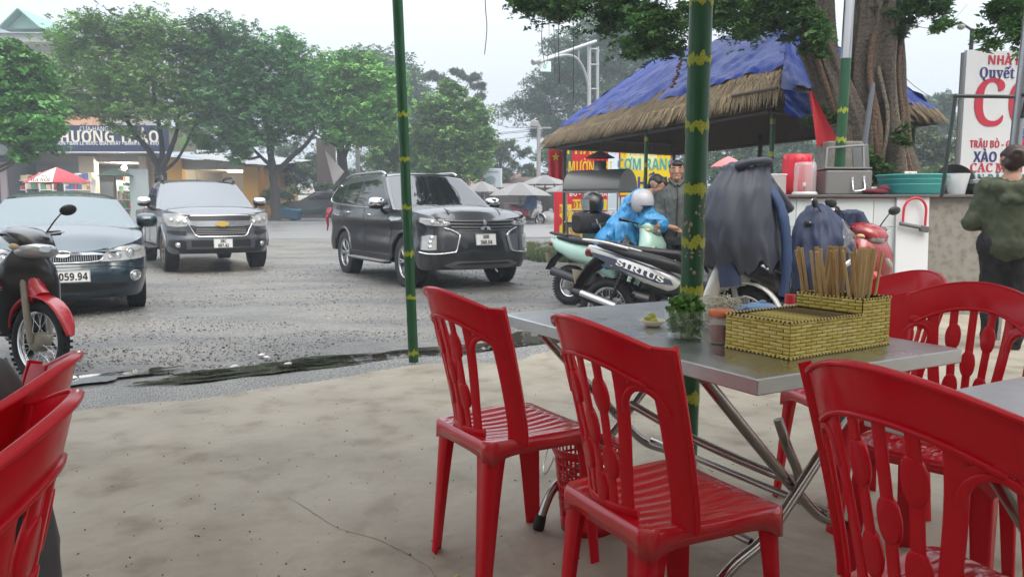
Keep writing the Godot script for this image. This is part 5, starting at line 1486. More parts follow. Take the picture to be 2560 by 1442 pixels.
		b = B.new(); b.tube(smooth([lean * Vector3(0.12, 0.26, 0.08), lean * Vector3(-0.05, 0.21, 0.12), lean * Vector3(-0.3, 0.27, 0.15)], 4), 0.018, 8); b.tube([lean * Vector3(-0.28, 0.265, 0.15), lean * Vector3(-0.40, 0.295, 0.155), lean * Vector3(-0.82, 0.40, 0.165), lean * Vector3(-0.90, 0.42, 0.165)], [0.035, 0.048, 0.045, 0.03], 14); var ex := obj("exhaust", b, M.black, o)
		b = B.new(); b.tube([lean * Vector3(-0.44, 0.318, 0.172), lean * Vector3(-0.80, 0.408, 0.18)], [0.044, 0.041], 10, true, 0.75); obj("heat_shield", b, mat(0.6, 0.6, 0.6, 0.3, 0.8), ex)
		b = B.new(); b.sweep([[-0.74, 0.74, 0.085, 0.04], [-0.84, 0.66, 0.085, 0.02], [-0.93, 0.52, 0.085, 0.012], [-0.97, 0.42, 0.085, 0.008]], 12, 3.0, lean); obj("rear_fender", b, M.black, o)
		b = B.new(); b.sweep([[-0.79, 0.815, 0.065, 0.035], [-0.87, 0.80, 0.055, 0.03], [-0.895, 0.79, 0.03, 0.016]], 12, 2.6, lean); obj("tail_lamp", b, mat(0.3, 0.01, 0.012, 0.12), o)
		b = B.new(); b.tube(smooth([lean * Vector3(-0.40, 0.83, 0.125), lean * Vector3(-0.66, 0.88, 0.12), lean * Vector3(-0.88, 0.90, 0.08), lean * Vector3(-0.92, 0.905, 0.0), lean * Vector3(-0.88, 0.90, -0.08), lean * Vector3(-0.66, 0.88, -0.12), lean * Vector3(-0.40, 0.83, -0.125)], 5), 0.014, 8, true, 0.8); obj("grab_rail", b, s.get("rail", M.steel), o)
	else:
		b = B.new(); b.sweep([[0.38, 1.00, 0.10, 0.05], [0.45, 0.92, 0.16, 0.08], [0.50, 0.78, 0.215, 0.105], [0.50, 0.66, 0.235, 0.10], [0.44, 0.55, 0.225, 0.075], [0.36, 0.44, 0.20, 0.05], [0.30, 0.30, 0.18, 0.03]], 18, 2.8, lean); obj("front_apron", b, s.main, o)
		for z in [-1.0, 1.0]:
			b = B.new(); b.sweep([[0.585, 0.76, 0.035, 0.02, z * 0.09], [0.575, 0.72, 0.055, 0.035, z * 0.13], [0.53, 0.67, 0.05, 0.03, z * 0.18]], 12, 2.4, lean); obj("position_lamp", b, mat(0.5, 0.5, 0.48, 0.06, 0.4), o)
		b = B.new(); b.sweep([[0.34, 0.30, 0.17, 0.04], [0.1, 0.29, 0.175, 0.045], [-0.08, 0.32, 0.165, 0.06]], 14, 4.0, lean); obj("floorboard", b, M.black, o)
		b = B.new(); b.sweep([[0.02, 0.36, 0.06, 0.05], [-0.04, 0.50, 0.15, 0.12], [-0.2, 0.60, 0.19, 0.13], [-0.5, 0.64, 0.195, 0.115], [-0.78, 0.72, 0.14, 0.085], [-0.93, 0.79, 0.07, 0.04]], 18, 2.8, lean); obj("rear_body", b, s.body, o)
		b = B.new(); b.sweep([[0.04, 0.70, 0.06, 0.02], [-0.04, 0.74, 0.12, 0.045], [-0.3, 0.765, 0.15, 0.045], [-0.6, 0.80, 0.145, 0.04], [-0.82, 0.825, 0.08, 0.02]], 16, 2.8, lean); obj("seat", b, s.seat, o)
		b = B.new(); b.box(lean * X(Vector3(-0.42, 0.30, -0.06), 0, 0, 6), Vector3(0.46, 0.2, 0.16), 0.06); b.tube([lean * Vector3(-0.30, 0.30, 0.16), lean * Vector3(-0.78, 0.40, 0.17)], [0.05, 0.055], 12); obj("engine", b, mat(0.06, 0.06, 0.065, 0.5, 0.5), o)
		b = B.new(); b.sweep([[-0.80, 0.62, 0.08, 0.03], [-0.90, 0.54, 0.08, 0.012], [-0.97, 0.42, 0.08, 0.008]], 12, 3.0, lean); obj("rear_fender", b, M.black, o)
		b = B.new(); b.sweep([[-0.86, 0.74, 0.11, 0.04], [-0.94, 0.74, 0.08, 0.03], [-0.955, 0.74, 0.05, 0.02]], 12, 2.6, lean); obj("tail_lamp", b, mat(0.3, 0.01, 0.012, 0.12), o)
		b = B.new(); b.tube(smooth([lean * Vector3(-0.62, 0.84, 0.13), lean * Vector3(-0.88, 0.87, 0.11), lean * Vector3(-0.95, 0.88, 0.0), lean * Vector3(-0.88, 0.87, -0.11), lean * Vector3(-0.62, 0.84, -0.13)], 5), 0.015, 8); obj("grab_rail", b, s.get("rail", M.black), o)
	b = B.new(); b.box(lean * X(Vector3(-0.955, 0.56, 0), 0, 90, 0) * X(Vector3.ZERO, -18), Vector3(0.19, 0.14, 0.004), 0.001); obj("number_plate", b, mat(0.25, 0.22, 0.17, 0.5), o)
	b = B.new(); b.tube([lean * Vector3(-0.02, 0.26, -0.10), Vector3(-0.10, 0.02, -0.27)], 0.011, 7); b.box(lean * X(Vector3(0.0, 0.25, 0)), Vector3(0.03, 0.03, 0.5), 0.01); obj("kick_stand", b, M.black, o)
	return o

func drape(called: String, label: String, cat: String, m, at: Vector3, rings: Array, folds: int, depth: float, seed_: int, turn := 0.0, group := "") -> MeshInstance3D:
	# cloth hanging in folds: rings [y, half x, half z, shift x, shift z], folds deepen towards the hem
	var b := B.new(); var rr := []; var nz := noise(1.6, FastNoiseLite.TYPE_SIMPLEX_SMOOTH, 3, seed_); var n := 84
	var sm := []
	for i in rings.size() - 1:
		for k in 5:
			var t := k / 5.0; var q := []
			for e in 5: q.append(lerpf(rings[i][e], rings[i + 1][e], t))
			sm.append(q)
	sm.append(rings[-1])
	for i in sm.size():
		var q = sm[i]; var t := float(i) / (sm.size() - 1); var ring := PackedVector3Array()
		for k in n:
			var a := TAU * k / n
			var f := 1.0 + depth * (0.25 + t) * (sin(a * folds + 3.0 * nz.get_noise_2d(cos(a) * 1.2, sin(a) * 1.2 + t * 0.6)) * 0.5 + 1.6 * nz.get_noise_3d(cos(a) * 1.4, t * 1.3, sin(a) * 1.4))
			var dy := (0.14 * t * t * nz.get_noise_2d(cos(a) * 0.9 + 9.0, sin(a) * 0.9)) + 0.02 * nz.get_noise_3d(cos(a) * 3.0, t * 4.0, sin(a) * 3.0)
			ring.append(Vector3(q[3] + cos(a) * q[1] * f, q[0] + dy, q[4] + sin(a) * q[2] * f))
		rr.append(ring)
	b.grid(rr, true); b.fan(rr[0], true)
	return item(called, label, cat, b, m, at, turn, group)

func bikes():
	var pw_ := paint(0.60, 0.61, 0.60, 0.3, 0.7); var blk := paint(0.008, 0.008, 0.012, 0.28, 0.9); var redp := paint(0.50, 0.008, 0.02, 0.3, 0.6); var mint := paint(0.36, 0.56, 0.48, 0.3, 0.7); var gry := paint(0.20, 0.20, 0.21, 0.35, 0.6)
	var seat := mat(0.015, 0.015, 0.017, 0.5); var drum := mat(0.30, 0.27, 0.22, 0.65, 0.3)
	var nav := mat(0.018, 0.030, 0.075, 0.6); nav.rim_enabled = true; nav.rim = 0.25
	# left: black underbone with a red fender, nose to the camera
	var m1 := make_bike("black underbone motorbike with a red front fender, cut off by the left edge", Vector3(-3.66, -0.08, -5.68), face(0.5, 0.866), {"scooter": false, "main": blk, "fender": redp, "body": blk, "seat": seat, "drum": drum, "steer": 0.62})
	for z in [-1.0, 1.0]:
		var sx := Transform3D(Basis(Vector3(z, 0, 0), Vector3.UP, Vector3(0, 0, 1)), Vector3.ZERO); var fx := X(Vector3(0.548, 0.70, z * 0.125), 0, 90 - z * 24.0)
		var b := B.new(); b.prism([Vector2(0.06, -0.045), Vector2(-0.085, 0.07), Vector2(-0.10, 0.02), Vector2(-0.03, -0.04)], 0.006, fx * sx); obj("flash_sticker", b, mat(0.6, 0.05, 0.07, 0.3), m1)
		b = B.new(); b.prism([Vector2(0.055, -0.058), Vector2(-0.03, -0.045), Vector2(-0.10, 0.012), Vector2(-0.09, -0.02), Vector2(-0.03, -0.062)], 0.006, fx * sx); obj("flash_sticker", b, mat(0.6, 0.6, 0.6, 0.3), m1)
	var b2 := B.new(); b2.sweep([[0.36, 0.60, 0.21, 0.012, -0.03], [0.39, 0.72, 0.2, 0.012, 0.03]], 10, 3.0); obj("inner_shield", b2, pw_, m1)
	# right: the white and silver underbone whose tail is nearest
	var m2 := make_bike("white underbone motorbike with dark blue stripes, its tail beside the set table", Vector3(1.33, -0.08, -6.45), face(0.80, 0.60), {"scooter": false, "main": pw_, "fender": pw_, "body": pw_, "seat": seat, "drum": mat(0.3, 0.3, 0.3, 0.5, 0.6), "lean": -0.16, "mirrors": false, "rail": pw_})
	var stripe := paint(0.012, 0.018, 0.045, 0.3)
	var lean := Transform3D(Basis(Vector3.RIGHT, -0.16), Vector3.ZERO)
	b2 = B.new(); b2.prism([Vector2(-0.76, 0.785), Vector2(-0.52, 0.735), Vector2(0.03, 0.575), Vector2(0.06, 0.53), Vector2(-0.10, 0.545), Vector2(-0.50, 0.655), Vector2(-0.70, 0.735)], 0.006, lean * X(Vector3(0, 0, 0.139))); var sp := obj("side_stripe", b2, stripe, m2)
	text("SIRIUS", 0.05, M.white, m2, lean * X(Vector3(-0.26, 0.636, 0.1435), 0, 0, -16.5), "lettering", 2.1, true, true)
	b2 = B.new(); b2.prism([Vector2(-0.78, 0.83), Vector2(-0.5, 0.775), Vector2(0.06, 0.62), Vector2(0.07, 0.605), Vector2(-0.5, 0.755)], 0.006, lean * X(Vector3(0, 0, 0.128))); obj("side_line", b2, stripe, m2)
	# behind it: grey white scooter under the big raincoat
	var m3 := make_bike("grey and white scooter buried under the largest navy raincoat, behind the striped underbone", Vector3(1.63, -0.08, -7.32), face(0.955, 0.295), {"scooter": true, "main": pw_, "fender": pw_, "body": gry, "seat": seat, "drum": M.grey, "mirrors": false})
	text("VISION", 0.045, M.white, m3, lean * X(Vector3(-0.55, 0.64, 0.20), 0, 0, 6), "lettering", 1.3, true, false, 0.25)
	var m4 := make_bike("mint green scooter carrying a black bag and two helmets", Vector3(1.17, -0.08, -9.0), face(0.75, 0.66), {"scooter": true, "main": mint, "fender": mint, "body": mint, "seat": seat, "drum": M.grey, "mirrors": false})
	var m5 := make_bike("black scooter under a navy rain cape with a clear window, left of the red scooter", Vector3(2.45, -0.08, -6.95), face(0.80, 0.60), {"scooter": true, "main": blk, "fender": blk, "body": blk, "seat": seat, "drum": M.grey})
	var m6 := make_bike("red scooter half under a dark raincoat against the tiled counter", Vector3(3.0, -0.08, -7.35), face(0.30, 0.95), {"scooter": true, "main": paint(0.28, 0.012, 0.016, 0.3), "fender": redp, "body": blk, "seat": seat, "drum": M.grey})
	# rainwear drying over the handlebars
	var gs := "raincoats thrown over the scooters"
	var dk := mat(0.036, 0.042, 0.062, 0.6); dk.rim_enabled = true; dk.rim = 0.3
	drape("raincoat", "big dark navy raincoat heaped over the scooter right of the thick post", "raincoat", dk, Vector3(1.88, 0, -6.25), [[1.475, 0.05, 0.05, 0.02, 0.0], [1.475, 0.13, 0.12, 0.02, 0.0], [1.44, 0.19, 0.17, 0.01, 0.0], [1.40, 0.20, 0.18, 0.0, 0.0], [1.25, 0.29, 0.24, -0.03, 0.0], [1.0, 0.345, 0.27, -0.06, 0.02], [0.82, 0.36, 0.28, -0.05, 0.03], [0.64, 0.34, 0.27, 0.0, 0.03]], 4, 0.085, 3, 0.5, gs)
	var col := B.new(); col.tube(smooth([Vector3(-0.17, 0, 0.04), Vector3(-0.1, 0.035, 0.15), Vector3(0.05, 0.045, 0.17), Vector3(0.17, 0.0, 0.06), Vector3(0.20, -0.06, -0.04)], 6), [0.024, 0.032, 0.034, 0.032, 0.028], 8)
	var ck := get_child(get_child_count() - 1)
	var co := obj("collar", col, dk, ck); co.position = Vector3(0.0, 1.435, 0.02)
	var sl := B.new(); sl.tube(smooth([Vector3(0.08, 1.32, 0.12), Vector3(0.13, 1.14, 0.24), Vector3(0.15, 0.9, 0.30), Vector3(0.16, 0.62, 0.31), Vector3(0.15, 0.42, 0.29)], 6), [0.05, 0.058, 0.07, 0.064, 0.072, 0.066, 0.07, 0.06, 0.068, 0.074, 0.066, 0.07, 0.062, 0.068, 0.06, 0.066, 0.07, 0.06, 0.066, 0.058, 0.06, 0.056, 0.06, 0.058, 0.055], 14, true, 0.55); obj("sleeve", sl, mat(0.020, 0.046, 0.125, 0.65), ck)
	sl = B.new(); sl.tube(smooth([Vector3(0.10, 1.34, 0.10), Vector3(0.32, 1.2, 0.05), Vector3(0.46, 1.10, 0.02)], 6), [0.06, 0.075, 0.07], 12, true, 0.7); obj("sleeve", sl, dk, ck)
	sl = B.new(); sl.tube(smooth([Vector3(-0.24, 0.92, 0.06), Vector3(-0.27, 0.70, 0.11), Vector3(-0.26, 0.5, 0.14)], 6), [0.09, 0.10, 0.085], 12, true, 0.7); obj("trouser_leg", sl, nav, ck)
	drape("raincoat", "navy rain cape over the black scooter, open to a clear plastic window on the right", "raincoat", nav, Vector3(2.66, 0, -6.72), [[1.145, 0.03, 0.03, 0.0, 0.0], [1.12, 0.09, 0.08, 0.0, 0.0], [1.0, 0.19, 0.15, 0.01, 0.0], [0.85, 0.25, 0.19, 0.03, 0.02], [0.65, 0.29, 0.22, 0.05, 0.03], [0.42, 0.27, 0.20, 0.06, 0.03]], 5, 0.15, 8, 0.1, gs)
	var win := B.new(); var rows := []
	for i in 13:
		var row := PackedVector3Array()
		for k in 13:
			var u := k / 12.0; var v := i / 12.0; row.append(Vector3(2.78 + 0.36 * u * (0.55 + 0.45 * v), 1.02 - 0.42 * v - 0.22 * u * (1.0 - v * 0.4), -6.50 - 0.12 * u + 0.05 * sin(u * 5.0 + v * 4.0) + 0.02 * sin(v * 17.0 + u * 9.0)))
		rows.append(row)
	win.grid(rows); var cw := clear(0.30, 0.42, 0.45, 0.48)
	var wn := obj("clear_window", win, cw, get_child(get_child_count() - 1)); wn.transform = (get_child(get_child_count() - 1) as Node3D).transform.affine_inverse()
	drape("raincoat", "short dark raincoat hung over the red scooter's handlebar", "raincoat", nav, Vector3(3.14, 0, -7.12), [[1.09, 0.04, 0.04, 0.0, -0.04], [1.07, 0.12, 0.08, 0.0, -0.05], [0.95, 0.20, 0.10, 0.0, -0.08], [0.75, 0.25, 0.11, 0.0, -0.12], [0.62, 0.25, 0.10, 0.0, -0.14]], 7, 0.15, 5, 0.0, gs)
	# luggage and helmets on the mint scooter
	var h := thing("helmet", "pale grey half helmet perched on the mint scooter's handlebar", "helmet", Vector3(1.47, 1.19, -8.72), 2.6)
	var hb := B.new(); hb.lathe([[0.128, -0.055], [0.132, -0.03], [0.131, 0.01], [0.118, 0.06], [0.09, 0.10], [0.05, 0.122], [0.0, 0.13]], 26); hb.sweep([[0.10, -0.02, 0.10, 0.012], [0.15, -0.035, 0.085, 0.008], [0.175, -0.05, 0.04, 0.004]], 12); obj("shell", hb, paint(0.42, 0.43, 0.47, 0.4, 0.4), h)
	hb = B.new(); hb.ball(Vector3(0.02, -0.06, 0.10), Vector3(0.07, 0.08, 0.03), 12, 8); hb.ball(Vector3(0.02, -0.06, -0.10), Vector3(0.07, 0.08, 0.03), 12, 8); obj("ear_guard", hb, mat(0.30, 0.30, 0.33, 0.6), h)
	hb = B.new(); hb.tube(smooth([Vector3(0.02, -0.12, 0.10), Vector3(0.03, -0.2, 0.03), Vector3(0.02, -0.12, -0.10)], 6), 0.008, 6); obj("chin_strap", hb, M.black, h)
	h = thing("helmet", "black helmet with a clear visor on top of the black luggage bag", "helmet", Vector3(0.955, 1.17, -9.15), 0.3)
	hb = B.new(); hb.lathe([[0.118, -0.10], [0.132, -0.05], [0.135, 0.0], [0.122, 0.055], [0.092, 0.10], [0.05, 0.125], [0.0, 0.132]], 26); obj("shell", hb, paint(0.012, 0.012, 0.013, 0.3, 0.6), h)
	hb = B.new(); var vr := []
	for i in 7:
		var row := PackedVector3Array()
		for k in 15: row.append(Vector3(cos(-1.2 + k * 0.171) * (0.148 - 0.004 * i), 0.035 - 0.021 * i, sin(-1.2 + k * 0.171) * (0.144 - 0.003 * i)))
		vr.append(row)
	hb.grid(vr); obj("visor", hb, mat(0.25, 0.28, 0.29, 0.08), h).rotation.y = PI * 0.9
	var bag := thing("luggage_bag", "black luggage bag strapped on the rear of the mint scooter", "bag", Vector3(0.95, 0.80, -9.2), 0.6)
	hb = B.new(); hb.sweep([[-0.24, 0.13, 0.08, 0.09], [-0.20, 0.13, 0.13, 0.125], [0.0, 0.14, 0.15, 0.14], [0.20, 0.12, 0.13, 0.115], [0.24, 0.11, 0.09, 0.08]], 18, 3.6); obj("bag_body", hb, mat(0.012, 0.012, 0.014, 0.7), bag)
	hb = B.new(); hb.sweep([[-0.14, 0.10, 0.165, 0.05], [0.12, 0.10, 0.165, 0.045]], 14, 4.0); obj("side_pocket", hb, mat(0.02, 0.02, 0.024, 0.6), bag)
	hb = B.new(); hb.tube(smooth([Vector3(-0.2, 0.22, 0.08), Vector3(-0.05, 0.275, 0.10), Vector3(0.16, 0.24, 0.08)], 5), 0.006, 6); for k in 2: hb.box(X(Vector3(-0.06 + 0.05 * k, 0.15 - 0.06 * k, 0.168), 0, 0, 25), Vector3(0.02, 0.06, 0.006), 0.002)
	obj("zip_and_label", hb, mat(0.35, 0.33, 0.28, 0.5), bag)
	var sk := drape("plastic_bag", "knotted black plastic bag hanging between seat and apron of the mint scooter", "bag", mat(0.010, 0.010, 0.012, 0.25), Vector3(1.30, 0.42, -8.78), [[0.37, 0.015, 0.015, 0.0, 0.0], [0.33, 0.03, 0.03, 0.0, 0.0], [0.27, 0.09, 0.07, 0.0, 0.0], [0.16, 0.125, 0.10, 0.0, 0.0], [0.05, 0.11, 0.09, 0.0, 0.0], [0.0, 0.05, 0.05, 0.0, 0.0]], 11, 0.12, 15)
	var cv := drape("rain_cape", "sky blue plastic rain cape spread over the mint scooter's seat", "raincoat", mat(0.06, 0.30, 0.62, 0.35), Vector3(1.28, 0, -8.95), [[1.02, 0.05, 0.04, 0.0, 0.0], [1.0, 0.14, 0.10, 0.0, 0.0], [0.93, 0.20, 0.14, 0.0, 0.02], [0.80, 0.22, 0.15, 0.01, 0.03], [0.72, 0.20, 0.14, 0.03, 0.03]], 9, 0.2, 21, 0.4)
	# a scooter across the road, and one left of the market
	var m7 := make_bike("white and red scooter with a blue jacket on it, in front of the market awnings", Vector3(0.62, 0.35, -31.5), face(0.80, 0.60), {"scooter": true, "main": pw_, "fender": pw_, "body": redp, "seat": seat, "drum": M.grey, "mirrors": false})
	drape("jacket", "blue jacket laid over the scooter at the market", "jacket", mat(0.03, 0.07, 0.17, 0.7), Vector3(0.80, 0.35, -31.3), [[1.25, 0.05, 0.05, 0.0, 0.0], [1.2, 0.18, 0.16, 0.0, 0.0], [1.0, 0.26, 0.22, 0.0, 0.0], [0.7, 0.30, 0.26, 0.0, 0.0]], 7, 0.18, 30)

# ---------------------------------------------------------------- thatched kiosk, its cart and signs
func kiosk():
	var N := Vector3(3.5, 2.58, -10.3); var F := Vector3(0.72, 2.58, -17.6); var Bk := Vector3(4.1, 2.55, -19.8); var Rr := Vector3(6.9, 2.58, -12.6)
	var P1 := Vector3(4.62, 4.22, -13.3); var P2 := Vector3(3.05, 4.22, -17.2)
	var o := thing("thatched_kiosk", "open kiosk with a thatched hip roof under a blue tarpaulin, on bamboo posts", "kiosk")
	var under := mat(0.075, 0.052, 0.034, 0.95)
	var b := B.new()
	for q in [[N, F, P2, P1], [F, Bk, P2, P2], [Bk, Rr, P1, P2], [Rr, N, P1, P1]]:
		var rows := []
		for i in 7:
			var row := PackedVector3Array()
			for k in 13: row.append(q[0].lerp(q[1], k / 12.0).lerp(q[3].lerp(q[2], k / 12.0), i / 6.0) + Vector3(0, -0.05, 0))
			rows.append(row)
		b.grid(rows)
		var r2 := []
		for row in rows:
			var n2 := PackedVector3Array()
			for p in row: n2.append(p + Vector3(0, -0.09, 0))
			r2.append(n2)
		b.grid(r2)
	var roof := obj("thatch_roof", b, under, o)
	# straw: blades laid down the slope in courses, and a ragged fringe at the eaves
	var bl := B.new(); bl.grp()
	bl.quad(Vector3(-0.5, 0, 0), Vector3(0.5, 0, 0), Vector3(0.42, 0.012, 0.6), Vector3(-0.42, 0.012, 0.6)); bl.tri(Vector3(-0.42, 0.012, 0.6), Vector3(0.42, 0.012, 0.6), Vector3(0.05, 0.0, 1.0))
	var xs := []; var cl := []
	for q in [[N, F, P1, P2, 7200, 0.42], [Rr, N, P1, P1, 2600, 0.42], [F, Bk, P2, P2, 1500, 0.10], [Bk, Rr, P2, P1, 2200, 0.10]]:
		for i in q[4]:
			var s := R.randf(); var t = pow(R.randf(), 1.25) * q[5]
			var e: Vector3 = q[0].lerp(q[1], s); var up: Vector3 = (q[2].lerp(q[3], s) - e); var dn := -up.normalized(); var al: Vector3 = (q[1] - q[0]).normalized()
			var nrm := al.cross(dn); if nrm.y < 0: nrm = -nrm
			var d := (dn + al * rnd(-0.22, 0.22) + Vector3(0, -0.5 * smoothstep(0.06, 0.0, t), 0) + nrm * rnd(-0.02, 0.06)).normalized()
			var sx := al.cross(d).normalized(); var ax := d.cross(sx).normalized()
			var ln := rnd(0.28, 0.46)
			xs.append(Transform3D(Basis(ax * rnd(0.010, 0.024), sx * (0.6 if sx.y > 0 else -0.6), d * ln), e + up * t + nrm * rnd(0.0, 0.05) - d * 0.15))
			var v := rnd(0.35, 1.1); var w := R.randf()
			cl.append(Color(0.42 * v, (0.30 + 0.02 * w) * v, (0.155 + 0.04 * w) * v))
	var sm := mat(1, 1, 1, 0.85); sm.vertex_color_use_as_albedo = true
	stuff(multi("straw", bl.mesh(), sm, xs, cl, roof))
	var wood := mat(0.13, 0.115, 0.10, 0.8)
	var lx := func(p: Vector3, q: Vector3, r: float, nm: String):
		var bb := B.new(); bb.tube([p, p.lerp(q, 0.5), q], r, 8); obj(nm, bb, wood, o)
	var ins := func(p: Vector3, y: float) -> Vector3:
		var c := (N + F + Bk + Rr) * 0.25; var q := p.lerp(c, 0.085); q.y = y; return q
	var cs := [N, F, Bk, Rr]
	for i in 4:
		lx.call(ins.call(cs[i], 2.42), ins.call(cs[(i + 1) % 4], 2.42), 0.032, "eave_beam")
		lx.call(ins.call(cs[i], 2.66), ins.call(cs[(i + 1) % 4], 2.66), 0.026, "upper_beam")
		for k in 4:
			var p: Vector3 = cs[i].lerp(cs[(i + 1) % 4], (k + 0.6) / 4.6)
			lx.call(ins.call(p, 2.42), ins.call(p, 2.68), 0.018, "beam_strut")
	var gp := mat(0.05, 0.075, 0.03, 0.5); gp.albedo_texture = M.bamboo_green.albedo_texture; gp.uv1_triplanar = true
	for p in [[Vector3(1.20, 0, -17.75), gp, 0.04], [Vector3(2.36, 0, -13.7), M.bamboo_green, 0.032], [Vector3(4.02, 0, -19.3), wood, 0.04], [Vector3(5.2, 0, -16.3), gp, 0.05], [Vector3(6.55, 0, -12.75), gp, 0.04], [Vector3(3.62, 0, -10.85), M.bamboo_green, 0.034]]:
		var bb := B.new(); bb.tube([p[0] + Vector3(0, -0.08, 0), p[0] + Vector3(0, 1.2, 0), p[0] + Vector3(0, 2.62, 0)], p[2], 10)
		var po := obj("post", bb, p[1], o)
		if p[1] == M.bamboo_green:
			for h in [0.5, 0.95, 1.4, 1.85, 2.3]:
				bb = B.new(); bb.lathe([[p[2] + 0.002, -0.04], [p[2] + 0.003, 0.0], [p[2] + 0.002, 0.035]], 14, X(p[0] + Vector3(0, h, 0))); obj("painted_joint", bb, M.band, po)
	lx.call(N + Vector3(0.0, 0.10, -0.05), N.lerp(F, 0.13) + Vector3(0.02, 0.12, 0), 0.02, "eave_pole")
	# the tarpaulin
	var tm := mat(0.009, 0.040, 0.27, 0.40, 0.0, 0.22)
	tm.normal_enabled = true; tm.normal_texture = ntex(noise(0.016, FastNoiseLite.TYPE_SIMPLEX_SMOOTH, 4, 71), [], 512, 6.0); tm.normal_scale = 0.3; tm.uv1_triplanar = true; tm.uv1_scale = Vector3(0.6, 0.6, 0.6)
	var nz := noise(1.0, FastNoiseLite.TYPE_SIMPLEX_SMOOTH, 3, 77)
	var tb := B.new()
	var sheet := func(e0: Vector3, e1: Vector3, r0: Vector3, r1: Vector3, lo0: float, lo1: float, nk: int, sd: float):
		var rows := []
		for i in 31:
			var row := PackedVector3Array()
			for k in nk:
				var s := float(k) / (nk - 1); var l := lerpf(lo0, lo1, s) + 0.07 * nz.get_noise_2d(s * 3.0 + sd, 2.0)
				var t := lerpf(l, 1.0, i / 30.0)
				var p := e0.lerp(e1, s).lerp(r0.lerp(r1, s), t)
				var fold := 0.045 * nz.get_noise_2d(s * 22.0 + t * 9.0 + sd, t * 2.2) + 0.13 * nz.get_noise_2d(s * 6.0 + sd, t * 2.4) + 0.022 * nz.get_noise_2d(s * 40.0 - t * 30.0, t * 6.0 + sd)
				p += Vector3(0.02, 0.085 + fold * (1.0 - 0.7 * t), 0.02)
				if i == 0: p.y -= 0.03
				row.append(p)
			rows.append(row)
		tb.grid(rows)
	sheet.call(N, F, P1, P2, 0.25, 0.16, 130, 0.0)
	sheet.call(Rr, N, P1, P1, 0.04, 0.02, 60, 5.0)
	sheet.call(F, Bk, P2, P2, 0.2, 0.2, 30, 9.0)
	sheet.call(Bk, Rr, P2, P1, 0.2, 0.1, 50, 13.0)
	# the flap that hangs over the near corner
	var fl := []
	for i in 13:
		var row := PackedVector3Array(); var t := i / 12.0
		for k in 19:
			var s := k / 18.0; var p := N.lerp(Rr, s * 0.42) + Vector3(0.05, 0.06 - t * (0.30 + 0.10 * sin(s * 5.0)), 0.04 + 0.10 * t)
			row.append(p + Vector3(0.0, 0.0, 0.05 * nz.get_noise_2d(s * 9.0, t * 2.0)))
		fl.append(row)
	tb.grid(fl)
	item("tarpaulin", "shiny wrinkled blue tarpaulin stretched over the thatched roof", "tarpaulin", tb, tm)
	var lv := B.new(); var lp := smooth([Vector3(3.15, 3.82, -14.60), Vector3(3.03, 3.59, -14.20), Vector3(2.87, 3.31, -13.70), Vector3(2.69, 3.02, -13.20)], 6)
	for i in lp.size(): lv.ball(lp[i] + Vector3(rnd(-0.03, 0.03), 0.10, 0), Vector3(rnd(0.02, 0.05), 0.02, rnd(0.04, 0.07)), 6, 4, Transform3D())
	tag(obj("fallen_leaves", lv, mat(0.16, 0.06, 0.035, 0.8)), "streak of fallen brown leaves on the blue tarpaulin", "leaves", "", "stuff")
	# roasting cart with a barrel hood
	var c := thing("roasting_cart", "food cart with a grey half-barrel hood and chimney, green cabinet below", "cart", Vector3(1.86, -0.08, -16.4), face(0.80, 0.60))
	var hood := mat(0.20, 0.195, 0.18, 0.45, 0.5); var green := mat(0.03, 0.085, 0.065, 0.5)
	b = B.new(); b.box(X(Vector3(0, 0.50, 0)), Vector3(1.30, 0.72, 0.62), 0.02); obj("cabinet", b, green, c)
	b = B.new(); b.box(X(Vector3(0, 0.875, 0)), Vector3(1.36, 0.03, 0.68), 0.008); obj("worktop", b, M.steel, c)
	b = B.new(); var prof := []
	for k in 21: prof.append(Vector2(0.40 * cos(PI * k / 20.0), 0.46 * sin(PI * k / 20.0)))
	b.prism(prof, 1.36, X(Vector3(0, 1.52, 0), 0, 90), false); obj("hood", b, hood, c)
	b = B.new(); b.box(X(Vector3(0, 1.51, 0)), Vector3(1.40, 0.03, 0.84), 0.006); obj("hood_rim", b, M.grey, c)
	b = B.new(); b.lathe([[0.13, 1.90], [0.13, 2.16], [0.12, 2.16]], 20); obj("chimney", b, hood, c)
	b = B.new(); b.lathe([[0.30, 2.22], [0.31, 2.23], [0.05, 2.36], [0.0, 2.365]], 20); for k in 3: b.tube([Vector3(0.11 * cos(k * 2.1), 2.14, 0.11 * sin(k * 2.1)), Vector3(0.13 * cos(k * 2.1), 2.24, 0.13 * sin(k * 2.1))], 0.008, 5)
	obj("chimney_cap", b, mat(0.12, 0.05, 0.035, 0.7), c)
	for s in [[-0.62, -0.34], [0.62, -0.34], [-0.62, 0.34], [0.62, 0.34]]:
		b = B.new(); b.tube([Vector3(s[0], 0.88, s[1]), Vector3(s[0], 1.52, s[1])], 0.02, 8); obj("hood_post", b, M.steel, c)
		b = B.new(); b.lathe([[0.0, -0.02], [0.055, -0.02], [0.055, 0.02], [0.0, 0.02]], 14, X(Vector3(s[0] * 0.9, 0.055, s[1] * 0.8), 90)); b.tube([Vector3(s[0] * 0.9, 0.06, s[1] * 0.8), Vector3(s[0] * 0.9, 0.16, s[1] * 0.8)], 0.02, 6); obj("caster", b, M.black, c)
	b = B.new()
	for k in 9:
		b.tube(smooth([Vector3(-0.6 + k * 0.15, 0.89, 0.33), Vector3(-0.56 + k * 0.15, 1.05, 0.33), Vector3(-0.525 + k * 0.15, 1.1, 0.33), Vector3(-0.49 + k * 0.15, 1.05, 0.33), Vector3(-0.45 + k * 0.15, 0.89, 0.33)], 4), 0.007, 5)
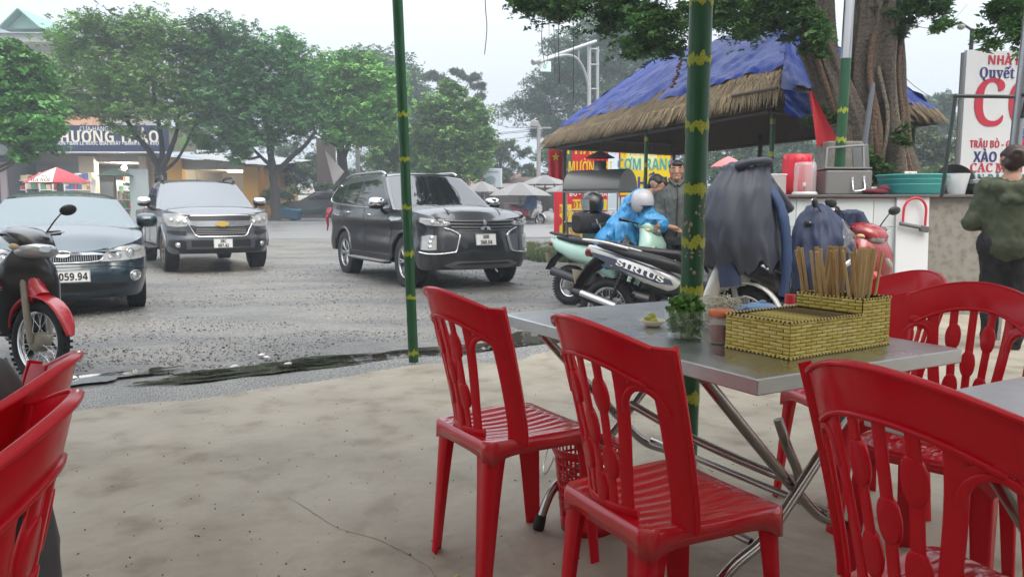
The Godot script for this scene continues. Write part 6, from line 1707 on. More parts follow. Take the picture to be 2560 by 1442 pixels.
	b.tube([Vector3(-0.62, 1.13, 0.33), Vector3(0.62, 1.13, 0.33)], 0.009, 6); obj("side_railing", b, M.steel, c)
	# end panel faces the camera's left
	b = B.new(); b.box(X(Vector3(-0.40, 0.52, 0.314)), Vector3(0.34, 0.48, 0.006)); var st := obj("price_sticker", b, mat(0.75, 0.62, 0.14, 0.6), c)
	text("QUAY", 0.075, mat(0.6, 0.03, 0.08), c, X(Vector3(-0.40, 0.70, 0.319)), "lettering")
	for k in 4: text("VỊT QUAY", 0.045, mat(0.55, 0.12, 0.08), c, X(Vector3(-0.40, 0.61 - k * 0.075, 0.319)), "lettering", 0.9)
	# advertising signs behind the kiosk
	var red := mat(0.58, 0.012, 0.03, 0.45); var yel := mat(0.78, 0.58, 0.02, 0.45); var wht := mat(0.8, 0.8, 0.78, 0.5)
	var s1 := thing("food_sign", "tall red sign with yellow capitals and a yellow phone strip, behind the cart", "sign", Vector3(2.11, 1.12, -21.00) + Vector3(0, -1.12, 0), 0.05)
	b = B.new(); b.box(X(Vector3(0, 2.02, 0)), Vector3(0.98, 2.06, 0.04), 0.004); obj("sign_board", b, red, s1)
	b = B.new(); b.box(X(Vector3(0, 1.17, 0.023)), Vector3(0.94, 0.30, 0.006)); obj("phone_strip", b, yel, s1)
	b = B.new(); b.box(X(Vector3(0.24, 2.78, 0.023)), Vector3(0.36, 0.42, 0.006)); var ph := obj("photo_print", b, wht, s1)
	b = B.new(); b.ball(Vector3(0.24, 2.78, 0.026), Vector3(0.14, 0.15, 0.004), 12, 8); b.ball(Vector3(0.17, 2.70, 0.026), Vector3(0.06, 0.08, 0.006), 10, 6); obj("dark_print", b, mat(0.05, 0.07, 0.07), ph)
	text("PHAO", 0.40, yel, s1, X(Vector3(-0.18, 2.72, 0.024)), "lettering", 0.62); text("MƯỜNG BI", 0.30, yel, s1, X(Vector3(0.0, 2.18, 0.024)), "lettering", 0.56); text("BÒ - GÀ - CHAY", 0.16, wht, s1, X(Vector3(0, 1.48, 0.024)), "lettering", 0.72); text("ĐT: 0333.", 0.17, red, s1, X(Vector3(-0.08, 1.17, 0.027)), "lettering", 0.8)
	for k in [-0.4, 0.4]:
		b = B.new(); b.tube([Vector3(k, -0.1, -0.05), Vector3(k, 1.6, -0.05)], 0.025, 7); obj("sign_leg", b, M.grey, s1)
	var s2 := thing("food_sign", "big yellow sign with turquoise and blue capitals and a red frame, behind the two men", "sign", Vector3(3.67, 1.12, -21.40) + Vector3(0, -1.12, 0), -0.04)
	b = B.new(); b.box(X(Vector3(0, 2.20, 0)), Vector3(1.46, 1.62, 0.04), 0.004); obj("sign_board", b, red, s2)
	b = B.new(); b.box(X(Vector3(0, 2.20, 0.02)), Vector3(1.36, 1.52, 0.008)); obj("yellow_field", b, yel, s2)
	b = B.new(); b.ball(Vector3(-0.1, 2.42, 0.022), Vector3(0.5, 0.36, 0.004), 24, 8); obj("pale_field", b, mat(0.78, 0.72, 0.35), s2)
	text("HÀ NỘI", 0.24, red, s2, X(Vector3(0.05, 2.70, 0.030)), "lettering", 0.9, false); text("CƠM RANG", 0.30, mat(0.02, 0.36, 0.38), s2, X(Vector3(0.02, 2.28, 0.030)), "lettering", 0.72); text("GÀ HẦM", 0.34, mat(0.03, 0.03, 0.22), s2, X(Vector3(-0.1, 1.76, 0.030)), "lettering", 0.8); text("BÚN PHỞ", 0.16, red, s2, X(Vector3(0, 2.93, 0.030)), "lettering", 1.0)
	for k in [-0.66, 0.66]:
		b = B.new(); b.tube([Vector3(k, -0.1, -0.05), Vector3(k, 2.9, -0.05)], 0.025, 7); obj("sign_leg", b, M.grey, s2)
	var s3 := thing("food_sign", "low red and yellow sign on two thin legs left of the cart", "sign", Vector3(1.77, 1.12, -22.50) + Vector3(0, -1.12, 0), 0.1)
	b = B.new(); b.box(X(Vector3(0, 0.92, 0)), Vector3(1.10, 1.26, 0.03), 0.004); obj("sign_board", b, red, s3)
	b = B.new(); b.box(X(Vector3(0.06, 0.76, 0.018)), Vector3(0.90, 0.86, 0.006)); obj("yellow_field", b, yel, s3)
	text("PHỞ", 0.42, red, s3, X(Vector3(-0.05, 0.62, 0.022)), "lettering", 0.9); text("BÒ", 0.2, red, s3, X(Vector3(-0.3, 1.02, 0.022)), "lettering", 0.8)
	for k in [-0.45, -0.2]:
		b = B.new(); b.tube([Vector3(k, -0.1, 0), Vector3(k, 0.35, 0)], 0.018, 6); obj("sign_leg", b, M.grey, s3)
	# flag at the kiosk's far corner
	b = B.new(); var rows := []
	for i in 13:
		var row := PackedVector3Array()
		for k in 17: row.append(Vector3(0.02 * i / 12.0 + 0.36 * k / 16.0, -0.66 * i / 12.0 - 0.10 * k / 16.0, 0.035 * sin(k * 0.8) * (0.3 + i / 16.0)))
		rows.append(row)
	b.grid(rows); var fm := mat(0.62, 0.012, 0.03, 0.6)
	var fo := item("flag", "red flag with a yellow star hanging from the kiosk's far corner", "flag", b, fm, Vector3(0.84, 2.48, -18.00), 0.0)
	b = B.new(); var star := []
	for k in 10:
		var a := PI * 0.5 + TAU * k / 10.0; var rr := 0.10 if k % 2 == 0 else 0.042; star.append(Vector2(cos(a) * rr, sin(a) * rr))
	b.prism(star, 0.006, X(Vector3(0.17, -0.22, 0.045))); obj("star", b, yel, fo)
	# grass and stones on the verge
	b = B.new(); b.grp(true)
	for k in 5:
		var a := TAU * k / 5.0; var d := Vector3(cos(a), 0, sin(a)); var s := Vector3(-sin(a), 0, cos(a)) * 0.05
		b.tri(d * 0.08 - s, d * 0.08 + s, d * 0.45 + Vector3(0, 1, 0))
	xs = []; cl = []
	for i in 2600:
		var p := Vector3(rnd(0.25, 2.4), 0, rnd(-22.5, -16.6)); p.y = ground_h(p.x, p.z)
		if nz.get_noise_2d(p.x * 1.2, p.z * 0.6) < -0.25: continue
		var s := rnd(0.05, 0.16); xs.append(Transform3D(Basis(Vector3.UP, rnd(0, TAU)).scaled(Vector3(s * 1.5, s, s * 1.5)), p))
		var v := rnd(0.6, 1.3); cl.append(Color(0.085 * v, 0.12 * v, 0.035 * v))
	var gm := mat(1, 1, 1, 0.7); gm.vertex_color_use_as_albedo = true
	tag(multi("grass", b.mesh(), gm, xs, cl), "short green grass on the verge left of the cart", "grass", "", "stuff")
	for q in [[1375, 602, 0.22], [1398, 606, 0.26], [1362, 610, 0.18]]:
		b = B.new(); var sd: float = q[0]; var rr2 := []
		for i in 9:
			var ring := PackedVector3Array(); var f := PI * i / 8.0
			for k in 12:
				var a := TAU * k / 12.0; var v := 1.0 + 0.35 * nz.get_noise_3d(cos(a) * 1.5 + sd, cos(f) * 1.5, sin(a) * 1.5); ring.append(Vector3(cos(a) * sin(f), cos(f) * 0.65, sin(a) * sin(f)) * q[2] * v)
			rr2.append(ring)
		b.grid(rr2, true)
		item("stone", "mossy grey stone on the grass, " + {1375: "middle of the three", 1398: "largest, next to the kiosk post", 1362: "smallest, farthest left"}[q[0]], "stone", b, mat(0.10, 0.105, 0.085, 0.9), Vector3((q[0] - 1280.0) / 1923.0 * 20.5, 0.0, -20.5), q[0], "stones on the verge")

# ---------------------------------------------------------------- counter and what stands on it
func counter():
	var Z := -7.95; var T := 1.245
	var o := thing("serving_counter", "long concrete counter, its left half faced with white tiles", "counter")
	var b := B.new(); b.box(X(Vector3(4.85, 0.56, Z - 0.34)), Vector3(5.3, 1.30, 0.64)); obj("core", b, M.concrete, o)
	b = B.new(); b.box(X(Vector3(4.85, T - 0.015, Z - 0.32)), Vector3(5.36, 0.03, 0.74), 0.006); obj("top_slab", b, mat(0.10, 0.095, 0.09, 0.55), o)
	var tb := B.new(); tb.box(X(), Vector3(0.395, 0.295, 0.012), 0.003); var tm: ArrayMesh = tb.mesh()
	var tiles := [mat(0.62, 0.66, 0.66, 0.18), mat(0.58, 0.62, 0.63, 0.2), mat(0.65, 0.68, 0.68, 0.17)]
	for i in 5:
		for k in 4:
			var t := obj("tile", tm, tiles[(i * 7 + k * 3) % 3], o); t.position = Vector3(2.33 + i * 0.399, 1.065 - k * 0.299, Z - 0.012)
	b = B.new(); b.box(X(Vector3(3.3, T - 0.035, Z + 0.0)), Vector3(2.2, 0.012, 0.01)); obj("red_edging", b, mat(0.35, 0.05, 0.05, 0.5), o)
	b = B.new(); b.box(X(Vector3(0, 0, 0), -3), Vector3(0.335, 1.22, 0.022), 0.003); item("white_board", "plain white board leaning on the counter, under the red shackle lock", "board", b, mat(0.66, 0.68, 0.70, 0.4), Vector3(4.115, 0.62, Z + 0.04))
	var lk := thing("shackle_lock", "U-shaped bicycle lock with a red sleeve hanging on the white board", "lock", Vector3(4.11, 0.98, Z + 0.075), 0.0)
	b = B.new(); var pts := []
	for k in 15:
		var a := PI * k / 14.0; pts.append(Vector3(cos(a) * 0.115, 0.10 + sin(a) * 0.13, 0.0))
	pts.push_front(Vector3(0.112, -0.06, 0)); pts.append(Vector3(-0.118, -0.02, 0))
	b.tube(pts, 0.013, 9); obj("shackle", b, mat(0.55, 0.03, 0.05, 0.4), lk)
	b = B.new(); b.tube([Vector3(0.145, -0.085, 0.005), Vector3(-0.15, -0.03, 0.005)], 0.021, 10); b.box(X(Vector3(0.10, -0.085, 0.008), 0, 0, -10), Vector3(0.085, 0.062, 0.05), 0.008); obj("crossbar", b, mat(0.13, 0.135, 0.14, 0.4, 0.4), lk)
	b = B.new(); b.lathe([[0.0, 0.0], [0.165, 0.0], [0.162, 0.10], [0.150, 0.36], [0.146, 0.425], [0.125, 0.435], [0.0, 0.43]], 36); for k in 12: b.tube([Vector3(cos(k * TAU / 12) * 0.163, 0.02, sin(k * TAU / 12) * 0.163), Vector3(cos(k * TAU / 12) * 0.149, 0.4, sin(k * TAU / 12) * 0.149)], 0.005, 5)
	item("ice_barrel", "upturned red plastic barrel on the tiled end of the counter", "barrel", b, mat(0.55, 0.015, 0.035, 0.35), Vector3(3.07, T, -8.36))
	var jr := thing("drink_jar", "clear plastic drink jar with rounded shoulders before the red barrel", "jar", Vector3(3.06, T, -8.10))
	b = B.new(); b.lathe([[0.0, 0.0], [0.10, 0.0], [0.112, 0.02], [0.112, 0.30], [0.10, 0.335], [0.0, 0.34]], 30); obj("jar_wall", b, clear(0.22, 0.85, 0.85, 0.86), jr)
	b = B.new(); b.lathe([[0.125, 0.0], [0.13, 0.015], [0.115, 0.03]], 30); b.box(X(Vector3(-0.05, 0.10, 0.115)), Vector3(0.025, 0.04, 0.04), 0.006); obj("jar_foot", b, mat(0.6, 0.6, 0.6, 0.3), jr)
	var bx := thing("storage_box", "frosted clear box at the counter's left end", "box", Vector3(2.78, T, -8.25)); b = B.new(); b.box(X(Vector3(0, 0.10, 0)), Vector3(0.20, 0.20, 0.24), 0.012); obj("box_wall", b, clear(0.35, 0.8, 0.8, 0.78), bx)
	b = B.new(); b.box(X(Vector3(0, 0.21, 0)), Vector3(0.215, 0.02, 0.25), 0.006); obj("lid", b, clear(0.5, 0.8, 0.8, 0.8), bx)
	var sb := thing("steel_box", "dull grey metal box with a chrome carrying handle beside the red barrel", "box", Vector3(3.49, T, -8.22), 0.08)
	b = B.new(); b.box(X(Vector3(0, 0.125, 0)), Vector3(0.50, 0.25, 0.34), 0.012); b.box(X(Vector3(0, 0.262, -0.02), -4), Vector3(0.50, 0.02, 0.36), 0.006); obj("case", b, mat(0.19, 0.185, 0.18, 0.5, 0.35), sb)
	b = B.new(); b.tube(smooth([Vector3(0.03, 0.14, 0.175), Vector3(0.03, 0.05, 0.20), Vector3(0.05, 0.035, 0.205), Vector3(0.14, 0.05, 0.205), Vector3(0.155, 0.07, 0.20), Vector3(0.155, 0.15, 0.175)], 5), 0.009, 7); b.box(X(Vector3(0.03, 0.155, 0.175)), Vector3(0.025, 0.05, 0.012), 0.003); b.box(X(Vector3(0.155, 0.165, 0.175)), Vector3(0.025, 0.05, 0.012), 0.003); obj("handle", b, M.chrome, sb)
	var pn := thing("wok", "black wok lid standing on edge behind the grey metal box", "pan", Vector3(3.62, T + 0.14, -8.42)); b = B.new(); b.lathe([[0.0, 0.05], [0.10, 0.042], [0.17, 0.0], [0.172, -0.006]], 30, X(Vector3.ZERO, 72)); obj("lid", b, M.black, pn)
	b = B.new(); b.lathe([[0.0, 0.01], [0.28, 0.0], [0.30, 0.02], [0.335, 0.195], [0.352, 0.20], [0.352, 0.212], [0.33, 0.21], [0.29, 0.03], [0.0, 0.02]], 44); for k in 2: b.lathe([[0.318 + k * 0.012, 0.10 + k * 0.055], [0.323 + k * 0.012, 0.105 + k * 0.055], [0.32 + k * 0.012, 0.11 + k * 0.055]], 44)
	item("basin", "wide turquoise plastic basin on the concrete part of the counter", "basin", b, mat(0.07, 0.42, 0.42, 0.35), Vector3(4.25, T, -8.25))
	b = B.new(); b.lathe([[0.0, 0.004], [0.075, 0.0], [0.08, 0.01], [0.118, 0.215], [0.12, 0.22], [0.115, 0.215], [0.076, 0.012], [0.0, 0.01]], 30)
	item("plastic_scoop", "translucent white plastic cup between the turquoise basin and the black pots", "cup", b, clear(0.6, 0.8, 0.82, 0.84), Vector3(4.68, T, -8.15))
	var pt := thing("cooking_pot", "blackened cooking pot with a silver rim on the counter before the white sign", "pot", Vector3(4.96, T, -8.20)); b = B.new(); b.lathe([[0.0, 0.0], [0.13, 0.0], [0.15, 0.03], [0.152, 0.11], [0.145, 0.11], [0.14, 0.02]], 30); obj("pot_wall", b, mat(0.03, 0.028, 0.027, 0.35, 0.6), pt)
	b = B.new(); b.lathe([[0.153, 0.112], [0.158, 0.118], [0.14, 0.145], [0.06, 0.17], [0.0, 0.172]], 30); b.ball(Vector3(0, 0.185, 0), Vector3(0.025, 0.018, 0.025), 10, 6); obj("lid", b, mat(0.25, 0.25, 0.25, 0.25, 0.9), pt)
	var pp := thing("frying_pan", "dark pan leaning upright behind the translucent cup", "pan", Vector3(4.80, T + 0.14, -8.42)); b = B.new(); b.lathe([[0.0, 0.0], [0.15, 0.0], [0.19, 0.05], [0.195, 0.05], [0.155, -0.006], [0.0, -0.006]], 34, X(Vector3.ZERO, 64, 0, 12)); obj("pan_bowl", b, mat(0.02, 0.02, 0.02, 0.3, 0.5), pp)
	b = B.new(); b.lathe([[0.0, 0.0], [0.085, 0.0], [0.09, 0.06], [0.088, 0.085], [0.0, 0.09]], 24); item("rice_pot", "small white pot behind the maroon rag", "pot", b, mat(0.5, 0.5, 0.5, 0.3), Vector3(3.83, T, -8.30))
	b = B.new(); b.ball(Vector3.ZERO, Vector3(0.12, 0.035, 0.07), 14, 8); b.ball(Vector3(0.07, 0.03, -0.01), Vector3(0.07, 0.04, 0.05), 12, 8); b.ball(Vector3(-0.08, 0.005, 0.02), Vector3(0.08, 0.025, 0.05), 12, 8)
	item("rag", "crumpled maroon rag left of the turquoise basin", "rag", b, mat(0.12, 0.015, 0.03, 0.9), Vector3(3.80, T + 0.03, -8.06))
	b = B.new(); b.box(X(Vector3(0, 0.12, 0), -12), Vector3(0.13, 0.17, 0.004)); var cd := item("price_card", "small white card with red print standing behind the turquoise basin", "card", b, mat(0.75, 0.72, 0.68, 0.6), Vector3(4.40, T + 0.06, -8.55), -0.1)
	for k in 5: text("HUYẾN MÃI", 0.018, mat(0.5, 0.06, 0.05), cd, X(Vector3(0, 0.175 - k * 0.025, -0.008 + 0.0052 * k), -12), "lettering", 0.9)
	# posts, pillar and pipework behind the counter
	var gp := post("painted_post", "half silver, half green post rising behind the counter, left of the big trunk", Vector3(3.66, 0, -8.75), Vector3(3.72, 4.2, -8.72), 0.055, [1.86, 2.19], 0)
	b = B.new(); b.tube([Vector3(0.038, 2.75, 0.02), Vector3(0.06, 4.2, 0.03)], 0.057, 14); obj("bare_metal_sleeve", b, M.steel, gp)
	b = B.new(); b.box(X(Vector3(0, 0.9, 0)), Vector3(0.42, 1.96, 0.40), 0.02); item("concrete_pillar", "stained concrete pillar at the foot of the big trunk", "pillar", b, M.concrete, Vector3(3.88, 0, -9.25))
	b = B.new(); b.tube([Vector3(3.50, 1.2, -8.68), Vector3(3.52, 1.77, -8.68), Vector3(3.90, 1.80, -8.66), Vector3(3.92, 1.55, -8.66)], 0.018, 8); item("pipe_rail", "grey pipe rail bent round the green post behind the counter", "rail", b, M.grey)
	b = B.new(); b.box(X(Vector3(0, 0.2, 0), 14, 0, 12), Vector3(0.18, 0.55, 0.02), 0.003); item("slate_board", "grey board leaning on the trunk behind the grey metal box", "board", b, M.grey, Vector3(3.98, T + 0.1, -8.85))
	b = B.new(); b.tube([Vector3(0, 0, 0), Vector3(0.02, 0.55, 0), Vector3(0.085, 1.2, 0)], [0.038, 0.036, 0.026], 10); item("furled_umbrella", "grey pipe leaning upright against the big trunk", "pipe", b, mat(0.16, 0.17, 0.19, 0.4, 0.4), Vector3(4.12, 1.35, -9.15))
	# pipe frame and pole by the white sign
	b = B.new(); b.tube([Vector3(3.72, 1.2, -6.7), Vector3(3.79, 2.06, -6.7)], 0.016, 8); b.tube([Vector3(3.79, 2.06, -6.7), Vector3(4.6, 2.035, -6.6), Vector3(5.6, 2.0, -6.5)], 0.016, 8); b.ball(Vector3(3.79, 2.06, -6.7), Vector3(0.022, 0.022, 0.022), 8, 6)
	item("clothes_rail", "dark pipe frame bent in an angle in front of the white sign", "rail", b, mat(0.025, 0.035, 0.035, 0.4))
	b = B.new(); b.tube([Vector3(4.10, 0, -6.45), Vector3(4.24, 3.4, -6.45)], 0.044, 14); var pl := item("steel_pole", "shiny steel pole crossing the white sign on the right", "pole", b, mat(0.33, 0.34, 0.36, 0.25, 0.9))
	b = B.new(); b.box(X(Vector3(4.20, 1.93, -6.39), 0, 0, -14), Vector3(0.03, 0.18, 0.03), 0.006); b.ball(Vector3(4.19, 2.03, -6.40), Vector3(0.035, 0.02, 0.03), 8, 6); obj("clamp", b, M.black, pl)
	# the big white restaurant sign
	var sg := thing("restaurant_sign", "tall white restaurant sign with huge red lettering at the right edge", "sign", Vector3(7.75, 0, -11.55), 0.12)
	b = B.new(); b.box(X(Vector3(0, 2.32, 0)), Vector3(2.4, 2.1, 0.06), 0.004); obj("sign_board", b, mat(0.66, 0.67, 0.68, 0.5), sg)
	b = B.new(); b.box(X(Vector3(0, 1.39, 0.032)), Vector3(2.38, 0.20, 0.006)); obj("red_strip", b, mat(0.55, 0.015, 0.025, 0.5), sg)
	var rd := mat(0.50, 0.012, 0.04, 0.5); var bl := mat(0.025, 0.02, 0.16, 0.5)
	for q in [["NHÀ HÀNG", 0.13, rd, -0.86, 3.23, 1.0, false], ["Quyết Dương", 0.155, bl, -0.98, 3.05, 0.86, true], ["CƠM", 0.70, rd, -1.04, 2.62, 0.84, true], ["BÌNH DÂN", 0.14, bl, -0.25, 2.19, 0.9, false], ["TRÂU BÒ - GÀ ĐỒI - DÊ NÚI", 0.105, rd, -1.07, 2.03, 0.78, false], ["XÀO - CHÁO", 0.15, bl, -1.0, 1.845, 0.9, false], ["CÁC MÓN", 0.13, rd, -1.04, 1.69, 0.98, true], ["ĂN ĐẶC SẢN".replace("SẢ", "SA"), 0.125, mat(0.03, 0.18, 0.18), -1.03, 1.53, 0.92, false], ["ĐT: 0975.559.", 0.10, mat(0.75, 0.6, 0.03), -1.1, 1.39, 1.0, false]]:
		var tx := text(q[0], q[1], q[2], sg, X(Vector3(0, q[4], 0.037)), "lettering", q[5], true, q[6]); var ox: float = q[3] - tx.mesh.get_aabb().position.x * q[5]
		for c in sg.get_children():
			if c.position.is_equal_approx(tx.position) and c != tx: c.position.x += ox
		tx.position.x += ox
	for k in [-1.2, 1.2]:
		b = B.new(); b.tube([Vector3(k, -0.1, -0.04), Vector3(k, 3.34, -0.05)], 0.03, 8); obj("sign_post", b, M.grey, sg)
	var lp := thing("lamp_post", "slim lamp post with a small bulb head beside the white sign", "lamp post", Vector3(6.98, 0, -12.0)); b = B.new(); b.tube([Vector3(0, -0.08, 0), Vector3(0, 3.8, 0)], 0.03, 10); b.tube([Vector3(0.0, 3.78, 0), Vector3(-0.20, 3.90, 0)], 0.018, 7); obj("pole", b, mat(0.06, 0.06, 0.06, 0.5), lp)
	b = B.new(); b.ball(Vector3(-0.17, 3.83, 0), Vector3(0.06, 0.045, 0.05), 10, 8); obj("lamp_head", b, mat(0.4, 0.42, 0.36, 0.3), lp)

# ---------------------------------------------------------------- the banyan
func leaf_mesh(kind: int) -> ArrayMesh:   # a sprig of folded leaves
	var b := B.new(); b.grp(true); var rr := RandomNumberGenerator.new(); rr.seed = 90 + kind
	var n: int = [7, 6, 9][kind]
	for i in n:
		var yaw := TAU * i / n + rr.randf_range(-0.5, 0.5); var pit := rr.randf_range(-0.7, 0.35); var ln := rr.randf_range(0.7, 1.1); var w: float = ln * [0.26, 0.42, 0.17][kind]
		var bs := Basis.from_euler(Vector3(pit, yaw, rr.randf_range(-0.5, 0.5))); var at := Vector3(rr.randf_range(-0.25, 0.25), rr.randf_range(-0.3, 0.3), rr.randf_range(-0.25, 0.25))
		var p0 := at + bs * Vector3(0, 0, 0.08); var pl := at + bs * Vector3(-w, w * 0.25, ln * 0.5); var pr := at + bs * Vector3(w, w * 0.25, ln * 0.5); var p1 := at + bs * Vector3(0, -0.12 * ln, ln)
		b.tri(p0, pl, p1); b.tri(p0, p1, pr)
	return b.mesh()

func foliage(blobs: Array, n: int, size: float, col: Color, seed_: int, spread := 0.35, droop := 0.0) -> Array:   # sprigs through ellipsoids [c, r], denser outside; returns [transforms, colours]
	var rr := RandomNumberGenerator.new(); rr.seed = seed_
	var vol := 0.0; var vs := []
	for q in blobs:
		var v: float = pow(q[1].x * q[1].y * q[1].z, 0.72); vol += v; vs.append(v)
	var xs := []; var cl := []
	for j in blobs.size():
		var q = blobs[j]; var cnt := int(n * vs[j] / vol)
		# each blob breaks up into clusters with gaps between them
		var nc := maxi(5, int(cnt / 26.0)); var tone0 := rr.randf_range(0.75, 1.28)
		for c in nc:
			var d := Vector3(rr.randfn(), rr.randfn(), rr.randfn()).normalized(); var rad := pow(rr.randf(), 0.42); var cc: Vector3 = q[0] + d * q[1] * rad
			var cr: float = spread * (q[1].x + q[1].y + q[1].z) / 3.0 * rr.randf_range(0.5, 1.2); var tone := tone0 * rr.randf_range(0.68, 1.3)
			for i in int(cnt / nc):
				var e := Vector3(rr.randfn(), rr.randfn() * 0.62, rr.randfn()) * cr * 0.55
				var p := cc + e - Vector3(0, droop * e.length_squared() / maxf(cr, 0.01), 0)
				var s := size * rr.randf_range(0.65, 1.3)
				xs.append(Transform3D(Basis.from_euler(Vector3(rr.randf_range(-0.6, 0.6), rr.randf_range(0, TAU), rr.randf_range(-0.6, 0.6))).scaled(Vector3.ONE * s), p))
				var t := tone * rr.randf_range(0.8, 1.2); var yel := rr.randf_range(0.9, 1.15)
				cl.append(Color(col.r * t * yel, col.g * t, col.b * t))
	return [xs, cl]

func bark(r, g, b_) -> StandardMaterial3D:
	var m := mat(r, g, b_, 0.9)
	if not M.has("bark_t"):
		M.bark_t = ntex(noise(0.03, FastNoiseLite.TYPE_SIMPLEX_SMOOTH, 6, 81), [[0.0, 0.25, 0.22, 0.2], [0.4, 0.62, 0.6, 0.58], [0.7, 1, 1, 1], [1.0, 1.0, 1.0, 1.0]], 512); M.bark_n = ntex(noise(0.03, FastNoiseLite.TYPE_SIMPLEX_SMOOTH, 6, 83), [], 512, 9.0)
	m.albedo_texture = M.bark_t; m.normal_enabled = true; m.normal_texture = M.bark_n; m.normal_scale = 1.6; m.uv1_triplanar = true; m.uv1_scale = Vector3(2.6, 1.3, 2.6)
	return m

func leaf_mat() -> StandardMaterial3D:
	if not M.has("leaf"):
		M.leaf = mat(1, 1, 1, 0.5); M.leaf.vertex_color_use_as_albedo = true; M.leaf.backlight_enabled = true; M.leaf.backlight = L(0.15, 0.25, 0.06); M.leaf.metallic_specular = 0.3
	return M.leaf

